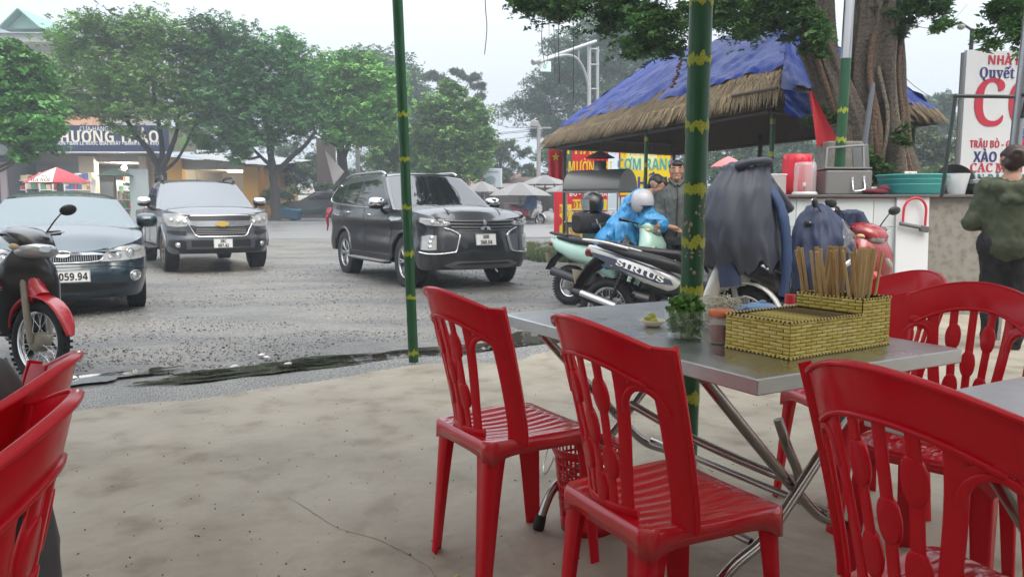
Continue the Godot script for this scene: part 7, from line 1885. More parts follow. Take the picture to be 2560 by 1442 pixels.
func banyan():
	var o := thing("banyan_tree", "huge banyan with a trunk of twisted roots beside the kiosk, branches over the forecourt", "tree", Vector3(4.62, -0.08, -10.1))
	var nz := noise(0.9, FastNoiseLite.TYPE_SIMPLEX_SMOOTH, 4, 88)
	var b := B.new()
	var trunk := func(path: Array, rad: Array, lobes: float, amp: float):
		var rings := []; var sp := smooth(path, 7); var n := sp.size()
		for i in n:
			var t := float(i) / (n - 1); var rr := pw(rad, t); var ring := PackedVector3Array()
			for k in 56:
				var a := TAU * k / 56; var p: Vector3 = sp[i]
				var f := 1.0 + amp * (nz.get_noise_3d(cos(a) * lobes, p.y * 0.35, sin(a) * lobes) * 1.5 + 0.35 * sin(a * 9.0 + p.y * 1.1 + 2.0 * nz.get_noise_2d(p.y, 3.0))) 
				ring.append(p + Vector3(cos(a) * rr * f, 0.03 * nz.get_noise_2d(a * 3.0, p.y * 4.0), sin(a) * rr * f))
			rings.append(ring)
		b.loft(rings)
	trunk.call([Vector3(0.05, 0, 0), Vector3(0.06, 1.2, 0), Vector3(0.05, 2.1, 0), Vector3(0.02, 3.0, 0), Vector3(0.05, 4.6, 0), Vector3(0.2, 6.5, 0.2)], [[0.0, 0.85], [0.16, 0.60], [0.3, 0.43], [0.45, 0.31], [0.7, 0.28], [1.0, 0.22]], 1.7, 0.42)
	trunk.call([Vector3(-0.20, 1.3, 0.05), Vector3(-0.30, 2.0, 0.1), Vector3(-0.48, 2.55, 0.12), Vector3(-0.74, 3.15, 0.15), Vector3(-1.05, 3.75, 0.3), Vector3(-1.9, 4.8, 0.8)], [[0.0, 0.32], [0.3, 0.24], [0.6, 0.17], [1.0, 0.12]], 1.3, 0.28)
	trunk.call([Vector3(-0.55, 2.5, -0.1), Vector3(-0.56, 3.2, -0.12), Vector3(-0.66, 4.2, -0.1), Vector3(-0.8, 5.8, 0)], [[0.0, 0.16], [1.0, 0.09]], 1.3, 0.22)
	var tr := obj("trunk", b, bark(0.15, 0.125, 0.10), o)
	var rm := bark(0.25, 0.22, 0.175)
	for i in 46:
		var a0 := rnd(-2.6, 2.9); var pts := []; var h0 := rnd(-0.1, 1.6); var h1 := h0 + rnd(1.0, 2.8); var tw := rnd(-0.7, 0.7); var left := i % 4 == 0
		for k in 7:
			var t := k / 6.0; var y := lerpf(h0, h1, t); var a := a0 + tw * t + 0.15 * sin(t * 7.0 + i)
			var ax := 0.05; var az := 0.0; var rr: float = pw([[0.0, 0.82], [1.0, 0.60], [2.0, 0.41], [3.0, 0.31], [5.0, 0.28]], y)
			if left and y > 1.4: ax = pw([[1.3, -0.2], [2.0, -0.30], [2.55, -0.48], [3.15, -0.74], [3.75, -1.05]], y); az = 0.12; rr = 0.20
			pts.append(Vector3(ax + cos(a) * rr, y, az + sin(a) * rr))
		var rb2 := B.new(); var r0 := rnd(0.014, 0.052); rb2.tube(smooth(pts, 4), [r0, r0 * 0.95, r0 * 0.9, r0], 8)
		obj("aerial_root", rb2, rm if i % 3 else bark(0.20, 0.13, 0.09), tr)
	# thin roots hanging from the branches
	for q in [Vector3(0.37, 3.41, -9.60), Vector3(0.44, 3.32, -9.40), Vector3(0.50, 3.30, -9.50), Vector3(0.55, 3.27, -9.30), Vector3(0.75, 3.27, -9.60), Vector3(0.76, 3.45, -9.00), Vector3(1.16, 3.45, -9.20), Vector3(-0.27, 3.19, -8.00), Vector3(1.90, 3.45, -9.00), Vector3(2.27, 3.41, -9.20)]:
		var p: Vector3 = q - Vector3(4.62, -0.08, -10.1); var ln := rnd(0.35, 1.0); var hb := B.new()
		hb.tube(smooth([p + Vector3(0, 0.8, 0), p, p + Vector3(rnd(-0.02, 0.02), -ln * 0.5, 0), p + Vector3(rnd(-0.03, 0.03), -ln, 0)], 4), rnd(0.0025, 0.006), 5); obj("hanging_root", hb, bark(0.10, 0.08, 0.06), o)
	# boughs and leaves
	var bl := [[Vector3(0.31, 3.62, -9.60), Vector3(0.30, 0.10, 0.4)], [Vector3(0.72, 3.55, -9.50), Vector3(0.40, 0.16, 0.5)], [Vector3(1.23, 3.48, -9.40), Vector3(0.35, 0.22, 0.5)], [Vector3(1.49, 3.18, -9.20), Vector3(0.24, 0.26, 0.3)], [Vector3(1.76, 3.32, -9.20), Vector3(0.32, 0.26, 0.5)], [Vector3(1.46, 2.98, -9.30), Vector3(0.14, 0.12, 0.2)], [Vector3(1.94, 3.04, -9.60), Vector3(0.16, 0.08, 0.2)], [Vector3(2.46, 3.53, -9.60), Vector3(0.38, 0.22, 0.5)], [Vector3(2.96, 3.60, -9.80), Vector3(0.42, 0.26, 0.5)], [Vector3(3.29, 3.46, -9.60), Vector3(0.34, 0.28, 0.3)], [Vector3(3.64, 3.30, -9.50), Vector3(0.26, 0.22, 0.2)], [Vector3(3.21, 3.50, -10.60), Vector3(0.30, 0.14, 0.3)], [Vector3(4.81, 3.56, -9.80), Vector3(0.20, 0.20, 0.3)], [Vector3(4.80, 3.27, -9.80), Vector3(0.10, 0.12, 0.15)], [Vector3(4.99, 3.46, -9.40), Vector3(0.14, 0.08, 0.2)], [Vector3(5.02, 3.27, -9.30), Vector3(0.16, 0.06, 0.2)], [Vector3(4.96, 3.60, -9.40), Vector3(0.3, 0.1, 0.3)], [Vector3(4.92, 3.03, -8.00), Vector3(0.18, 0.16, 0.25)], [Vector3(4.98, 2.87, -7.80), Vector3(0.16, 0.14, 0.25)], [Vector3(4.86, 2.76, -8.00), Vector3(0.09, 0.05, 0.15)], [Vector3(5.15, 3.19, -8.00), Vector3(0.34, 0.14, 0.3)]]
	for q in [[-3.2, 5.0, 2.0, 2.6], [-0.5, 6.2, 1.0, 2.8], [2.5, 5.6, 1.5, 2.6], [-5.0, 4.9, 0.5, 1.8], [1.0, 5.4, -2.5, 2.6], [4.5, 5.2, 0.0, 2.2], [-2.0, 6.0, -2.0, 2.4], [-2.6, 6.4, -3.4, 2.0], [-3.6, 6.8, -1.4, 1.8], [0.5, 7.4, -1.5, 2.6], [-3.2, 6.8, -5.0, 1.7], [-1.7, 7.3, -4.0, 1.8], [-4.0, 6.4, -5.6, 1.5]]:
		bl.append([Vector3(4.62 + q[0], q[1] + 0.7, -10.1 + q[2]), Vector3(q[3], 0.75, q[3])])
	for q in bl: q[0] -= Vector3(4.62, -0.08, -10.1)
	var small: Array = foliage(bl.slice(0, 21), 5600, 0.08, Color(0.075, 0.16, 0.05), 5, 0.42, 0.5); var big: Array = foliage(bl.slice(21), 9000, 0.12, Color(0.035, 0.075, 0.028), 6, 0.3)
	var far_: Array = foliage([bl[-1], bl[-2], bl[-3]], 6000, 0.13, Color(0.04, 0.08, 0.03), 16, 0.4)
	big[0].append_array(far_[0]); big[1].append_array(far_[1])
	small[0].append_array(big[0]); small[1].append_array(big[1])
	stuff(multi("crown", leaf_mesh(0), leaf_mat(), small[0], small[1], o))
	for i in 21:
		var c: Vector3 = bl[i][0]; var bb := B.new(); var s := c + Vector3(rnd(0.2, 0.5), rnd(0.5, 0.9), rnd(-0.2, 0.2))
		bb.tube(smooth([s, s.lerp(c, 0.5) + Vector3(0, 0.06, 0), c, c + Vector3(rnd(-0.15, 0.1), -0.08, 0)], 4), [0.022, 0.014, 0.008], 6); obj("twig", bb, bark(0.10, 0.08, 0.06), o)
	for q in [[Vector3(0.0, 4.2, 0), Vector3(-1.6, 5.0, 0.8), Vector3(-3.6, 4.75, 1.0), Vector3(-5.0, 4.5, 1.0)], [Vector3(0.1, 5.0, 0), Vector3(1.5, 5.6, 0.8), Vector3(3.0, 5.4, 1.6)], [Vector3(0.0, 4.6, 0), Vector3(0.2, 5.4, 1.5), Vector3(-0.6, 5.6, 3.0)]]:
		var bb := B.new(); bb.tube(smooth(q, 6), [0.2, 0.16, 0.11, 0.06], 9); obj("bough", bb, bark(0.17, 0.13, 0.10), o)
	# sprouts growing at the foot, and the red cloth caught on the trunk
	var su: Array = foliage([[Vector3(4.16, 1.68, -9.30), Vector3(0.30, 0.22, 0.2)], [Vector3(4.33, 1.53, -9.30), Vector3(0.18, 0.20, 0.15)], [Vector3(3.93, 1.49, -9.30), Vector3(0.12, 0.1, 0.1)], [Vector3(4.72, 1.97, -9.40), Vector3(0.10, 0.16, 0.1)], [Vector3(3.75, 2.16, -9.40), Vector3(0.20, 0.12, 0.15)], [Vector3(3.69, 3.01, -9.60), Vector3(0.12, 0.10, 0.1)]], 520, 0.085, Color(0.06, 0.115, 0.035), 12, 0.4, 0.3)
	tag(multi("sapling_leaves", leaf_mesh(2), leaf_mat(), su[0], su[1]), "narrow green shoots sprouting round the banyan's foot", "shoots", "", "stuff")
	var fb := B.new(); var rows := []
	for i in 11:
		var row := PackedVector3Array(); var t := i / 10.0
		for k in 11:
			var u := k / 10.0; row.append(Vector3(-0.15 + 0.30 * u * (0.15 + 0.85 * t) + 0.10 * t, -0.62 * t - 0.05 * u * t, 0.04 * sin(u * 6.0 + t * 2.0)))
		rows.append(row)
	fb.grid(rows); item("red_cloth", "red cloth pennant hanging against the banyan trunk behind the green post", "cloth", fb, mat(0.45, 0.02, 0.03, 0.6), Vector3(3.63, 2.46, -9.20))

# ---------------------------------------------------------------- people
func join(meshes: Array) -> ArrayMesh:
	var st := SurfaceTool.new(); st.begin(Mesh.PRIMITIVE_TRIANGLES)
	for m in meshes: st.append_from(m, 0, Transform3D())
	return st.commit()

func hand_bones(w: Vector3, dir: Vector3, side: Vector3, curl: float) -> Array:   # wrist, pointing direction, thumb side
	var n := dir.cross(side).normalized(); var r := [[w, w + dir * 0.085, 0.026, 0.030], [w + side * 0.018, w + side * 0.026 + dir * 0.08, 0.016, 0.014], [w - side * 0.018, w - side * 0.026 + dir * 0.075, 0.016, 0.014]]
	var ls := [0.072, 0.080, 0.074, 0.058]
	for i in 4:
		var p := w + dir * 0.085 + side * (0.030 - 0.0195 * i); var d1 := (dir + n * curl * 0.5).normalized(); var d2 := (dir + n * curl * 1.5).normalized()
		r.append([p, p + d1 * ls[i] * 0.5, 0.0095, 0.009]); r.append([p + d1 * ls[i] * 0.5, p + d1 * ls[i] * 0.5 + d2 * ls[i] * 0.5, 0.009, 0.0075])
	var t0 := w + dir * 0.02 + side * 0.022; var t1 := t0 + (dir * 0.6 + side * 0.75).normalized() * 0.045
	r.append([t0, t1, 0.013, 0.011]); r.append([t1, t1 + (dir + side * 0.3 + n * curl * 0.4).normalized() * 0.038, 0.0105, 0.0085])
	return r

func head_bones(c: Vector3, f: Vector3, up: Vector3) -> Array:   # centre of the skull, facing, up
	var s := up.cross(f).normalized(); var r := []
	r.append([c - f * 0.028 + up * 0.025, c + f * 0.02 + up * 0.03, 0.082, 0.074]); r.append([c + f * 0.035 - up * 0.03, c + f * 0.05 - up * 0.085, 0.055, 0.032])
	for e in [-1.0, 1.0]:
		r.append([c + s * e * 0.035 - up * 0.05 + f * 0.02, c + s * e * 0.02 - up * 0.085 + f * 0.045, 0.032, 0.022]); r.append([c + s * e * 0.030 + up * 0.015 + f * 0.055, c + s * e * 0.05 - up * 0.02 + f * 0.05, 0.022, 0.02])
		r.append([c + s * e * 0.078 + up * 0.012 - f * 0.012, c + s * e * 0.080 - up * 0.03 - f * 0.008, 0.014, 0.008])
	r.append([c + f * 0.088 + up * 0.012, c + f * 0.104 - up * 0.026, 0.009, 0.0145]); r.append([c + f * 0.094 - up * 0.058 - s * 0.015, c + f * 0.094 - up * 0.058 + s * 0.015, 0.008, 0.008]); r.append([c + f * 0.088 - up * 0.09, c + f * 0.086 - up * 0.096, 0.018, 0.016])
	return r

func person(label: String, at: Vector3, turn: float, j: Dictionary, skin_m, hair_m) -> Node3D:
	# j: joints in metres, figure facing +z; builds the body skin, the face and the hair
	var o := thing("person", label, "person", at, turn)
	var body := [[j.pel + Vector3(-0.05, 0, 0), j.pel + Vector3(0.05, 0, 0), 0.10, 0.10], [j.pel, j.chest, 0.098, 0.108], [j.chest + Vector3(-0.07, 0, 0), j.chest + Vector3(0.07, 0, 0), 0.10, 0.10], [j.chest, j.neck, 0.10, 0.055], [j.neck, j.head - j.up * 0.05, 0.054, 0.05], [j.sl, j.sr, 0.055, 0.055]]
	for s in ["l", "r"]:
		body.append([j["s" + s], j["e" + s], 0.052, 0.042]); body.append([j["e" + s], j["w" + s], 0.040, 0.028]); body.append([j["h" + s], j["k" + s], 0.085, 0.055]); body.append([j["k" + s], j["a" + s], 0.055, 0.04])
	var parts := [skin(body, 0.05, 0.016), skin(head_bones(j.head, j.face, j.up), 0.022, 0.0055)]
	for s in ["l", "r"]:
		var d: Vector3 = j.get("d" + s, (j["w" + s] - j["e" + s]).normalized()); parts.append(skin(hand_bones(j["w" + s], d, j.get("t" + s, Vector3(0, 0, 1)), 0.7), 0.008, 0.005))
	obj("body", join(parts), skin_m, o)
	var sd: Vector3 = j.up.cross(j.face).normalized()
	for e in [-1.0, 1.0]:
		var b := B.new(); b.ball(j.head + sd * e * 0.033 + j.face * 0.076 + j.up * 0.006, Vector3(0.012, 0.008, 0.010), 10, 6); obj("eye", b, M.ink, o)
		b = B.new(); b.tube([j.head + sd * e * 0.018 + j.face * 0.089 + j.up * 0.026, j.head + sd * e * 0.036 + j.face * 0.086 + j.up * 0.032, j.head + sd * e * 0.056 + j.face * 0.070 + j.up * 0.026], [0.005, 0.0055, 0.004], 6); obj("eyebrow", b, hair_m, o)
	var lip := B.new(); lip.tube([j.head + j.face * 0.098 - j.up * 0.056 - sd * 0.02, j.head + j.face * 0.103 - j.up * 0.056, j.head + j.face * 0.098 - j.up * 0.056 + sd * 0.02], [0.003, 0.006, 0.003], 6); obj("lips", lip, mat(0.25, 0.09, 0.07, 0.5), o)
	return o

func hair(o: Node, j: Dictionary, m, extra := []):
	var c: Vector3 = j.head; var f: Vector3 = j.face; var up: Vector3 = j.up; var s := up.cross(f).normalized()
	var b := [[c - f * 0.03 + up * 0.045, c + f * 0.03 + up * 0.06, 0.082, 0.062], [c - f * 0.055 + up * 0.02, c - f * 0.06 - up * 0.04, 0.062, 0.042], [c + f * 0.075 + up * 0.070 - s * 0.03, c + f * 0.072 + up * 0.066 + s * 0.035, 0.022, 0.024]]
	for e in [-1.0, 1.0]: b.append([c + s * e * 0.06 + up * 0.05, c + s * e * 0.066 + up * 0.005 - f * 0.02, 0.03, 0.02])
	b.append_array(extra)
	obj("hair", skin(b, 0.02, 0.0075), m, o)

func garment(o: Node, called: String, bones: Array, m, k := 0.06, wrinkle := 0.006):
	var sk := skin(bones, k, 0.014)
	# creases: push the skin in and out a little along its normals
	var mdt := MeshDataTool.new(); mdt.create_from_surface(sk, 0); var nz := noise(5.0, FastNoiseLite.TYPE_SIMPLEX_SMOOTH, 3, 17)
	for i in mdt.get_vertex_count():
		var v := mdt.get_vertex(i); var n := mdt.get_vertex_normal(i)
		mdt.set_vertex(i, v + n * (wrinkle * (1.0 - 2.0 * absf(nz.get_noise_3d(v.x * 1.6, v.y, v.z * 1.6)) * 2.2)))
	sk.clear_surfaces(); mdt.commit_to_surface(sk)
	var st := SurfaceTool.new(); st.create_from(sk, 0); st.generate_normals(); obj(called, st.commit(), m, o)

func people():
	var sk := mat(0.42, 0.235, 0.155, 0.5); sk.subsurf_scatter_enabled = true; sk.subsurf_scatter_strength = 0.05
	var blackhair := mat(0.010, 0.009, 0.009, 0.5); var up := Vector3.UP
	# man in a grey jacket, facing the camera
	var j := {"pel": Vector3(0, 0.95, 0), "chest": Vector3(0, 1.27, 0), "neck": Vector3(0, 1.46, 0.0), "head": Vector3(0.0, 1.615, 0.02), "up": up, "face": Vector3(-0.10, -0.02, 1).normalized(), "sl": Vector3(-0.185, 1.40, 0), "sr": Vector3(0.185, 1.40, 0), "el": Vector3(-0.24, 1.13, 0.02), "er": Vector3(0.24, 1.12, -0.02), "wl": Vector3(-0.23, 1.02, 0.24), "wr": Vector3(0.25, 0.87, 0.05), "tl": Vector3(0, 1, 0), "hl": Vector3(-0.09, 0.92, 0), "hr": Vector3(0.09, 0.92, 0), "kl": Vector3(-0.11, 0.50, 0.02), "kr": Vector3(0.11, 0.50, 0.02), "al": Vector3(-0.12, 0.08, 0), "ar": Vector3(0.12, 0.08, 0)}
	var jk := mat(0.085, 0.095, 0.092, 0.75); var tr := mat(0.010, 0.014, 0.03, 0.8)
	var o := person("man in grey jacket and navy trousers behind the scooters, facing the camera", Vector3(1.90, -0.08, -8.95), -0.12, j, sk, blackhair)
	hair(o, j, blackhair)
	garment(o, "jacket", [[j.pel + Vector3(-0.07, -0.10, 0), j.pel + Vector3(0.07, -0.10, 0), 0.125, 0.125], [j.pel + Vector3(-0.06, 0, 0), j.chest + Vector3(-0.07, 0, 0), 0.125, 0.13], [j.pel + Vector3(0.06, 0, 0), j.chest + Vector3(0.07, 0, 0), 0.125, 0.13], [j.chest + Vector3(0, 0.05, 0), j.neck + Vector3(0, -0.02, 0), 0.12, 0.075], [j.sl, j.sr, 0.075, 0.075], [j.sl, j.el, 0.075, 0.064], [j.el, j.wl - (j.wl - j.el) * 0.08, 0.062, 0.05], [j.sr, j.er, 0.075, 0.064], [j.er, j.wr - (j.wr - j.er) * 0.08, 0.062, 0.05]], jk)
	garment(o, "trousers", [[j.hl, j.hr, 0.115, 0.115], [j.hl, j.kl, 0.108, 0.08], [j.kl, j.al, 0.08, 0.065], [j.hr, j.kr, 0.108, 0.08], [j.kr, j.ar, 0.08, 0.065]], tr)
	var b := B.new(); b.tube(smooth([Vector3(-0.06, 1.475, 0.045), Vector3(-0.04, 1.455, 0.09), Vector3(0.0, 1.40, 0.125), Vector3(0.0, 1.1, 0.15), Vector3(0.0, 0.86, 0.135)], 6), 0.006, 6); obj("zip", b, M.black, o)
	b = B.new(); b.tube(smooth([Vector3(-0.01, 1.44, 0.10), Vector3(-0.075, 1.50, 0.05), Vector3(-0.07, 1.52, -0.04), Vector3(0.0, 1.525, -0.075), Vector3(0.07, 1.52, -0.04), Vector3(0.075, 1.50, 0.05), Vector3(0.01, 1.44, 0.10)], 5), 0.02, 8); obj("collar", b, jk, o)
	for e in [-0.12, 0.12]:
		b = B.new(); b.sweep([[-0.06, 0.04, 0.05, 0.04], [0.04, 0.04, 0.05, 0.042], [0.15, 0.025, 0.045, 0.025]], 12, 2.5, X(Vector3(e, 0, 0.02), 0, -90)); obj("shoe", b, M.black, o)
	b = B.new(); b.box(X(), Vector3(0.07, 0.012, 0.14), 0.004); item("phone", "grey phone held in the grey-jacketed man's hand", "phone", b, mat(0.35, 0.37, 0.4, 0.2), Vector3(1.62, 0.985, -8.58), 0.5)
	# man stooping in a sky blue rain cape, seen from his left
	j = {"pel": Vector3(0, 0.92, -0.12), "chest": Vector3(0, 1.20, 0.10), "neck": Vector3(0, 1.335, 0.22), "head": Vector3(0.0, 1.445, 0.33), "up": Vector3(0, 0.90, 0.42).normalized(), "face": Vector3(0.12, -0.50, 0.86).normalized(), "sl": Vector3(-0.18, 1.29, 0.17), "sr": Vector3(0.18, 1.29, 0.17), "el": Vector3(-0.21, 1.04, 0.26), "er": Vector3(0.22, 1.06, 0.28), "wl": Vector3(-0.14, 0.98, 0.48), "wr": Vector3(0.13, 1.02, 0.50), "hl": Vector3(-0.09, 0.90, -0.12), "hr": Vector3(0.09, 0.90, -0.12), "kl": Vector3(-0.11, 0.48, 0.02), "kr": Vector3(0.11, 0.48, 0.04), "al": Vector3(-0.12, 0.08, -0.08), "ar": Vector3(0.12, 0.08, -0.08)}
	var f2: Vector3 = j.face; var u2: Vector3 = j.up; j.up = (u2 - f2 * u2.dot(f2)).normalized()
	o = person("man stooping in a sky blue plastic rain cape beside the grey jacket", Vector3(1.36, -0.08, -9.05), 1.25, j, sk, blackhair)
	hair(o, j, blackhair)
	garment(o, "trousers", [[j.hl, j.hr, 0.112, 0.112], [j.hl, j.kl, 0.105, 0.08], [j.kl, j.al, 0.08, 0.065], [j.hr, j.kr, 0.105, 0.08], [j.kr, j.ar, 0.08, 0.065]], mat(0.02, 0.02, 0.024, 0.8))
	var blue := mat(0.055, 0.33, 0.68, 0.32); blue.backlight_enabled = true; blue.backlight = L(0.02, 0.08, 0.16)
	garment(o, "rain_cape", [[j.chest, j.neck - Vector3(0, 0.03, 0.01), 0.16, 0.085], [j.sl, j.sr, 0.095, 0.095], [j.sl, j.el, 0.10, 0.11], [j.el, j.wl * 0.6 + j.el * 0.4, 0.11, 0.10], [j.sr, j.er, 0.10, 0.11], [j.er, j.wr * 0.6 + j.er * 0.4, 0.11, 0.10], [j.chest + Vector3(-0.07, 0, 0), Vector3(-0.12, 0.78, -0.18), 0.14, 0.17], [j.chest + Vector3(0.07, 0, 0), Vector3(0.12, 0.78, -0.18), 0.14, 0.17], [Vector3(0.1, 0.85, 0.15), Vector3(0.12, 0.62, 0.22), 0.13, 0.14], [Vector3(-0.12, 0.78, -0.2), Vector3(-0.10, 0.60, -0.2), 0.15, 0.14]], blue, 0.07, 0.010)
	# woman from behind, at the counter
	j = {"pel": Vector3(0, 0.86, 0), "chest": Vector3(0, 1.15, 0.01), "neck": Vector3(0, 1.33, 0.0), "head": Vector3(0.0, 1.475, 0.03), "up": Vector3(0, 1, 0.06).normalized(), "face": Vector3(0.15, -0.10, 1).normalized(), "sl": Vector3(-0.165, 1.27, 0), "sr": Vector3(0.165, 1.27, 0), "el": Vector3(-0.25, 1.03, -0.03), "er": Vector3(0.25, 1.0, 0.0), "wl": Vector3(-0.16, 0.98, 0.20), "wr": Vector3(0.18, 1.0, 0.22), "hl": Vector3(-0.085, 0.83, 0), "hr": Vector3(0.085, 0.83, 0), "kl": Vector3(-0.09, 0.45, 0.02), "kr": Vector3(0.09, 0.45, 0.02), "al": Vector3(-0.09, 0.08, -0.02), "ar": Vector3(0.09, 0.08, -0.02)}
	var dh := mat(0.028, 0.012, 0.009, 0.4)
	o = person("woman in olive green hooded jacket with hair bun, seen from behind", Vector3(3.90, 0, -6.05), PI - 0.50, j, sk, dh)
	var c: Vector3 = j.head; var f: Vector3 = j.face; var bun := []
	for k in 9:
		var a := TAU * k / 9.0; bun.append([c - f * 0.095 + Vector3(cos(a) * 0.028, 0.035 + sin(a) * 0.026, 0), c - f * 0.10 + Vector3(cos(a + 0.8) * 0.03, 0.035 + sin(a + 0.8) * 0.028, 0), 0.02, 0.018])
	bun.append([c - f * 0.06 + Vector3(-0.03, 0.0, 0), c - f * 0.07 + Vector3(0.03, -0.03, 0), 0.06, 0.05])
	hair(o, j, dh, bun)
	var ol := mat(0.055, 0.068, 0.040, 0.85)
	garment(o, "jacket", [[j.pel + Vector3(-0.06, -0.06, 0), j.pel + Vector3(0.06, -0.06, 0), 0.125, 0.125], [j.pel + Vector3(-0.04, 0, 0), j.chest + Vector3(-0.05, 0, 0), 0.128, 0.135], [j.pel + Vector3(0.04, 0, 0), j.chest + Vector3(0.05, 0, 0), 0.128, 0.135], [j.chest, j.neck - Vector3(0, 0.05, 0), 0.12, 0.07], [j.sl, j.sr, 0.070, 0.070], [j.sl, j.el, 0.068, 0.058], [j.el, j.wl, 0.058, 0.044], [j.sr, j.er, 0.068, 0.058], [j.er, j.wr, 0.058, 0.044]], ol, 0.06, 0.006)
	garment(o, "hood", [[Vector3(-0.10, 1.27, -0.10), Vector3(0.10, 1.27, -0.10), 0.042, 0.042], [Vector3(-0.05, 1.18, -0.115), Vector3(0.05, 1.18, -0.115), 0.048, 0.048], [Vector3(-0.11, 1.30, 0.0), Vector3(-0.10, 1.27, -0.10), 0.035, 0.045], [Vector3(0.11, 1.30, 0.0), Vector3(0.10, 1.27, -0.10), 0.035, 0.045]], mat(0.060, 0.074, 0.044, 0.85), 0.05, 0.008)
	garment(o, "trousers", [[j.hl, j.hr, 0.115, 0.115], [j.hl, j.kl, 0.105, 0.075], [j.kl, j.al, 0.075, 0.055], [j.hr, j.kr, 0.105, 0.075], [j.kr, j.ar, 0.075, 0.055]], mat(0.010, 0.010, 0.013, 0.8))
	for e in [-0.09, 0.09]:
		b = B.new(); b.sweep([[-0.06, 0.035, 0.042, 0.035], [0.04, 0.035, 0.042, 0.036], [0.14, 0.02, 0.038, 0.02]], 12, 2.5, X(Vector3(e, 0, 0.0), 0, -90)); obj("shoe", b, M.black, o)

# ---------------------------------------------------------------- the shop
func shop():
	var Z := -36.0; var G := 0.46
	var cream := mat(0.44, 0.36, 0.27, 0.8); var ochre := mat(0.50, 0.27, 0.05, 0.7); var dark := mat(0.035, 0.04, 0.045, 0.7); var shut := mat(0.16, 0.19, 0.18, 0.6); var wallc := mat(0.38, 0.36, 0.32, 0.8)
	var o := thing("shop_building", "low roadside shop with cream pillars, an ochre right wing and a long navy sign band", "building")
	var bx := func(nm: String, x0: float, x1: float, y0: float, y1: float, z0: float, z1: float, m, par = null):
		var b := B.new(); b.box(X(Vector3((x0 + x1) * 0.5, (y0 + y1) * 0.5, (z0 + z1) * 0.5)), Vector3(absf(x1 - x0), absf(y1 - y0), absf(z1 - z0)))
		return obj(nm, b, m, par if par else o)
	var xl := -24.18; var x1 := -23.25; var x2 := -19.86; var x3 := -19.16; var x4 := -17.11; var x5 := -15.90; var x6 := -15.14; var x7 := -12.33; var x8 := -11.66; var ye := 3.42; var yo := 2.94
	bx.call("back_wall", xl, x8, G, ye, Z - 6.2, Z - 6.0, wallc); bx.call("side_wall", x8 - 0.2, x8, G, yo + 0.1, Z - 6.0, Z - 0.5, ochre); bx.call("side_wall", xl, xl + 0.2, G, ye, Z - 6.0, Z, wallc); bx.call("partition", x5, x5 + 0.2, G, ye, Z - 6.0, Z - 0.2, wallc)
	bx.call("floor", xl, x8, G - 0.3, G, Z - 6.0, Z + 0.6, mat(0.25, 0.24, 0.22, 0.6)); bx.call("ceiling", xl, x5, ye - 0.25, ye - 0.1, Z - 6.0, Z, wallc); bx.call("ceiling", x5, x8, yo - 0.05, yo + 0.1, Z - 6.0, Z, mat(0.6, 0.6, 0.58, 0.8))
	bx.call("pillar", x1 - 0.25, x1 + 0.2, G, ye, Z, Z + 0.4, cream); bx.call("pillar", x2, x3, G, ye, Z, Z + 0.4, cream); bx.call("pillar", x4, x4 + 0.35, G, ye, Z, Z + 0.4, cream); bx.call("pillar", x5, x6, G, ye - 0.1, Z, Z + 0.4, ochre); bx.call("pillar", x7, x8, G, yo, Z + 0.02, Z + 0.42, ochre)
	bx.call("lintel", x1, x5, 3.18, ye + 0.15, Z - 0.1, Z + 0.1, mat(0.24, 0.22, 0.19, 0.8)); bx.call("lintel", x6, x7, 2.83, 3.27, Z + 0.02, Z + 0.2, mat(0.30, 0.285, 0.24, 0.8))
	# rolling shutter half down: slats
	for i in 12:
		var y1 := 3.20 - i * 0.082; bx.call("shutter_slat", x1 + 0.2, x2, y1 - 0.074, y1, Z - 0.05, Z + 0.02 - 0.02 * (i % 2), shut)
	bx.call("back_hall", x1, x2, G, 2.35, Z - 2.6, Z - 2.5, mat(0.22, 0.24, 0.24, 0.7))
	# corrugated eaves
	for e in [[xl, x5 + 0.6, ye + 0.15, ye + 0.15], [x5 + 0.6, x8 + 0.8, ye + 0.02, yo + 0.06]]:
		var b := B.new(); var rows := []
		for i in 3:
			var row := PackedVector3Array(); var n := int((e[1] - e[0]) / 0.09)
			for k in n + 1:
				var t := float(k) / n; row.append(Vector3(lerpf(e[0], e[1], t), lerpf(e[2], e[3], t) + i * 0.34 - 0.05 + 0.018 * (k % 2), Z + 1.1 - i * 3.8))
			rows.append(row)
		b.grid(rows); obj("eave_roof", b, mat(0.22, 0.23, 0.24, 0.5), o)
	bx.call("glass_door", -17.53, -16.66, G, 2.83, Z + 0.45, Z + 0.49, mat(0.42, 0.50, 0.50, 0.2)); bx.call("notice", -19.68, -19.32, 2.02, 2.26, Z + 0.405, Z + 0.42, mat(0.40, 0.05, 0.04))
	bx.call("doorway", -16.81, -16.40, G, 3.18, Z - 0.02, Z + 0.06, mat(0.42, 0.36, 0.28, 0.8))
	# sign band
	var sb := thing("shop_sign", "long navy shop sign with white capitals, partly hidden by tree branches", "sign", Vector3(0, 0, 0))
	var navy := mat(0.012, 0.022, 0.075, 0.5); var b2 := B.new(); var s0 := -22.02; var s1 := -15.33; var s2 := -14.16; var t0 := 3.58; var t1 := 4.73
	b2.box(X(Vector3((s0 + s1) * 0.5, (t0 + t1) * 0.5, Z + 1.12)), Vector3(s1 - s0, t1 - t0, 0.1)); obj("sign_board", b2, navy, sb)
	b2 = B.new(); b2.box(X(Vector3((s1 + s2) * 0.5, (t0 + t1) * 0.5 - 0.06, Z + 1.11)), Vector3(s2 - s1, t1 - t0 - 0.1, 0.09)); obj("picture_panel", b2, mat(0.16, 0.16, 0.11, 0.5), sb)
	b2 = B.new()
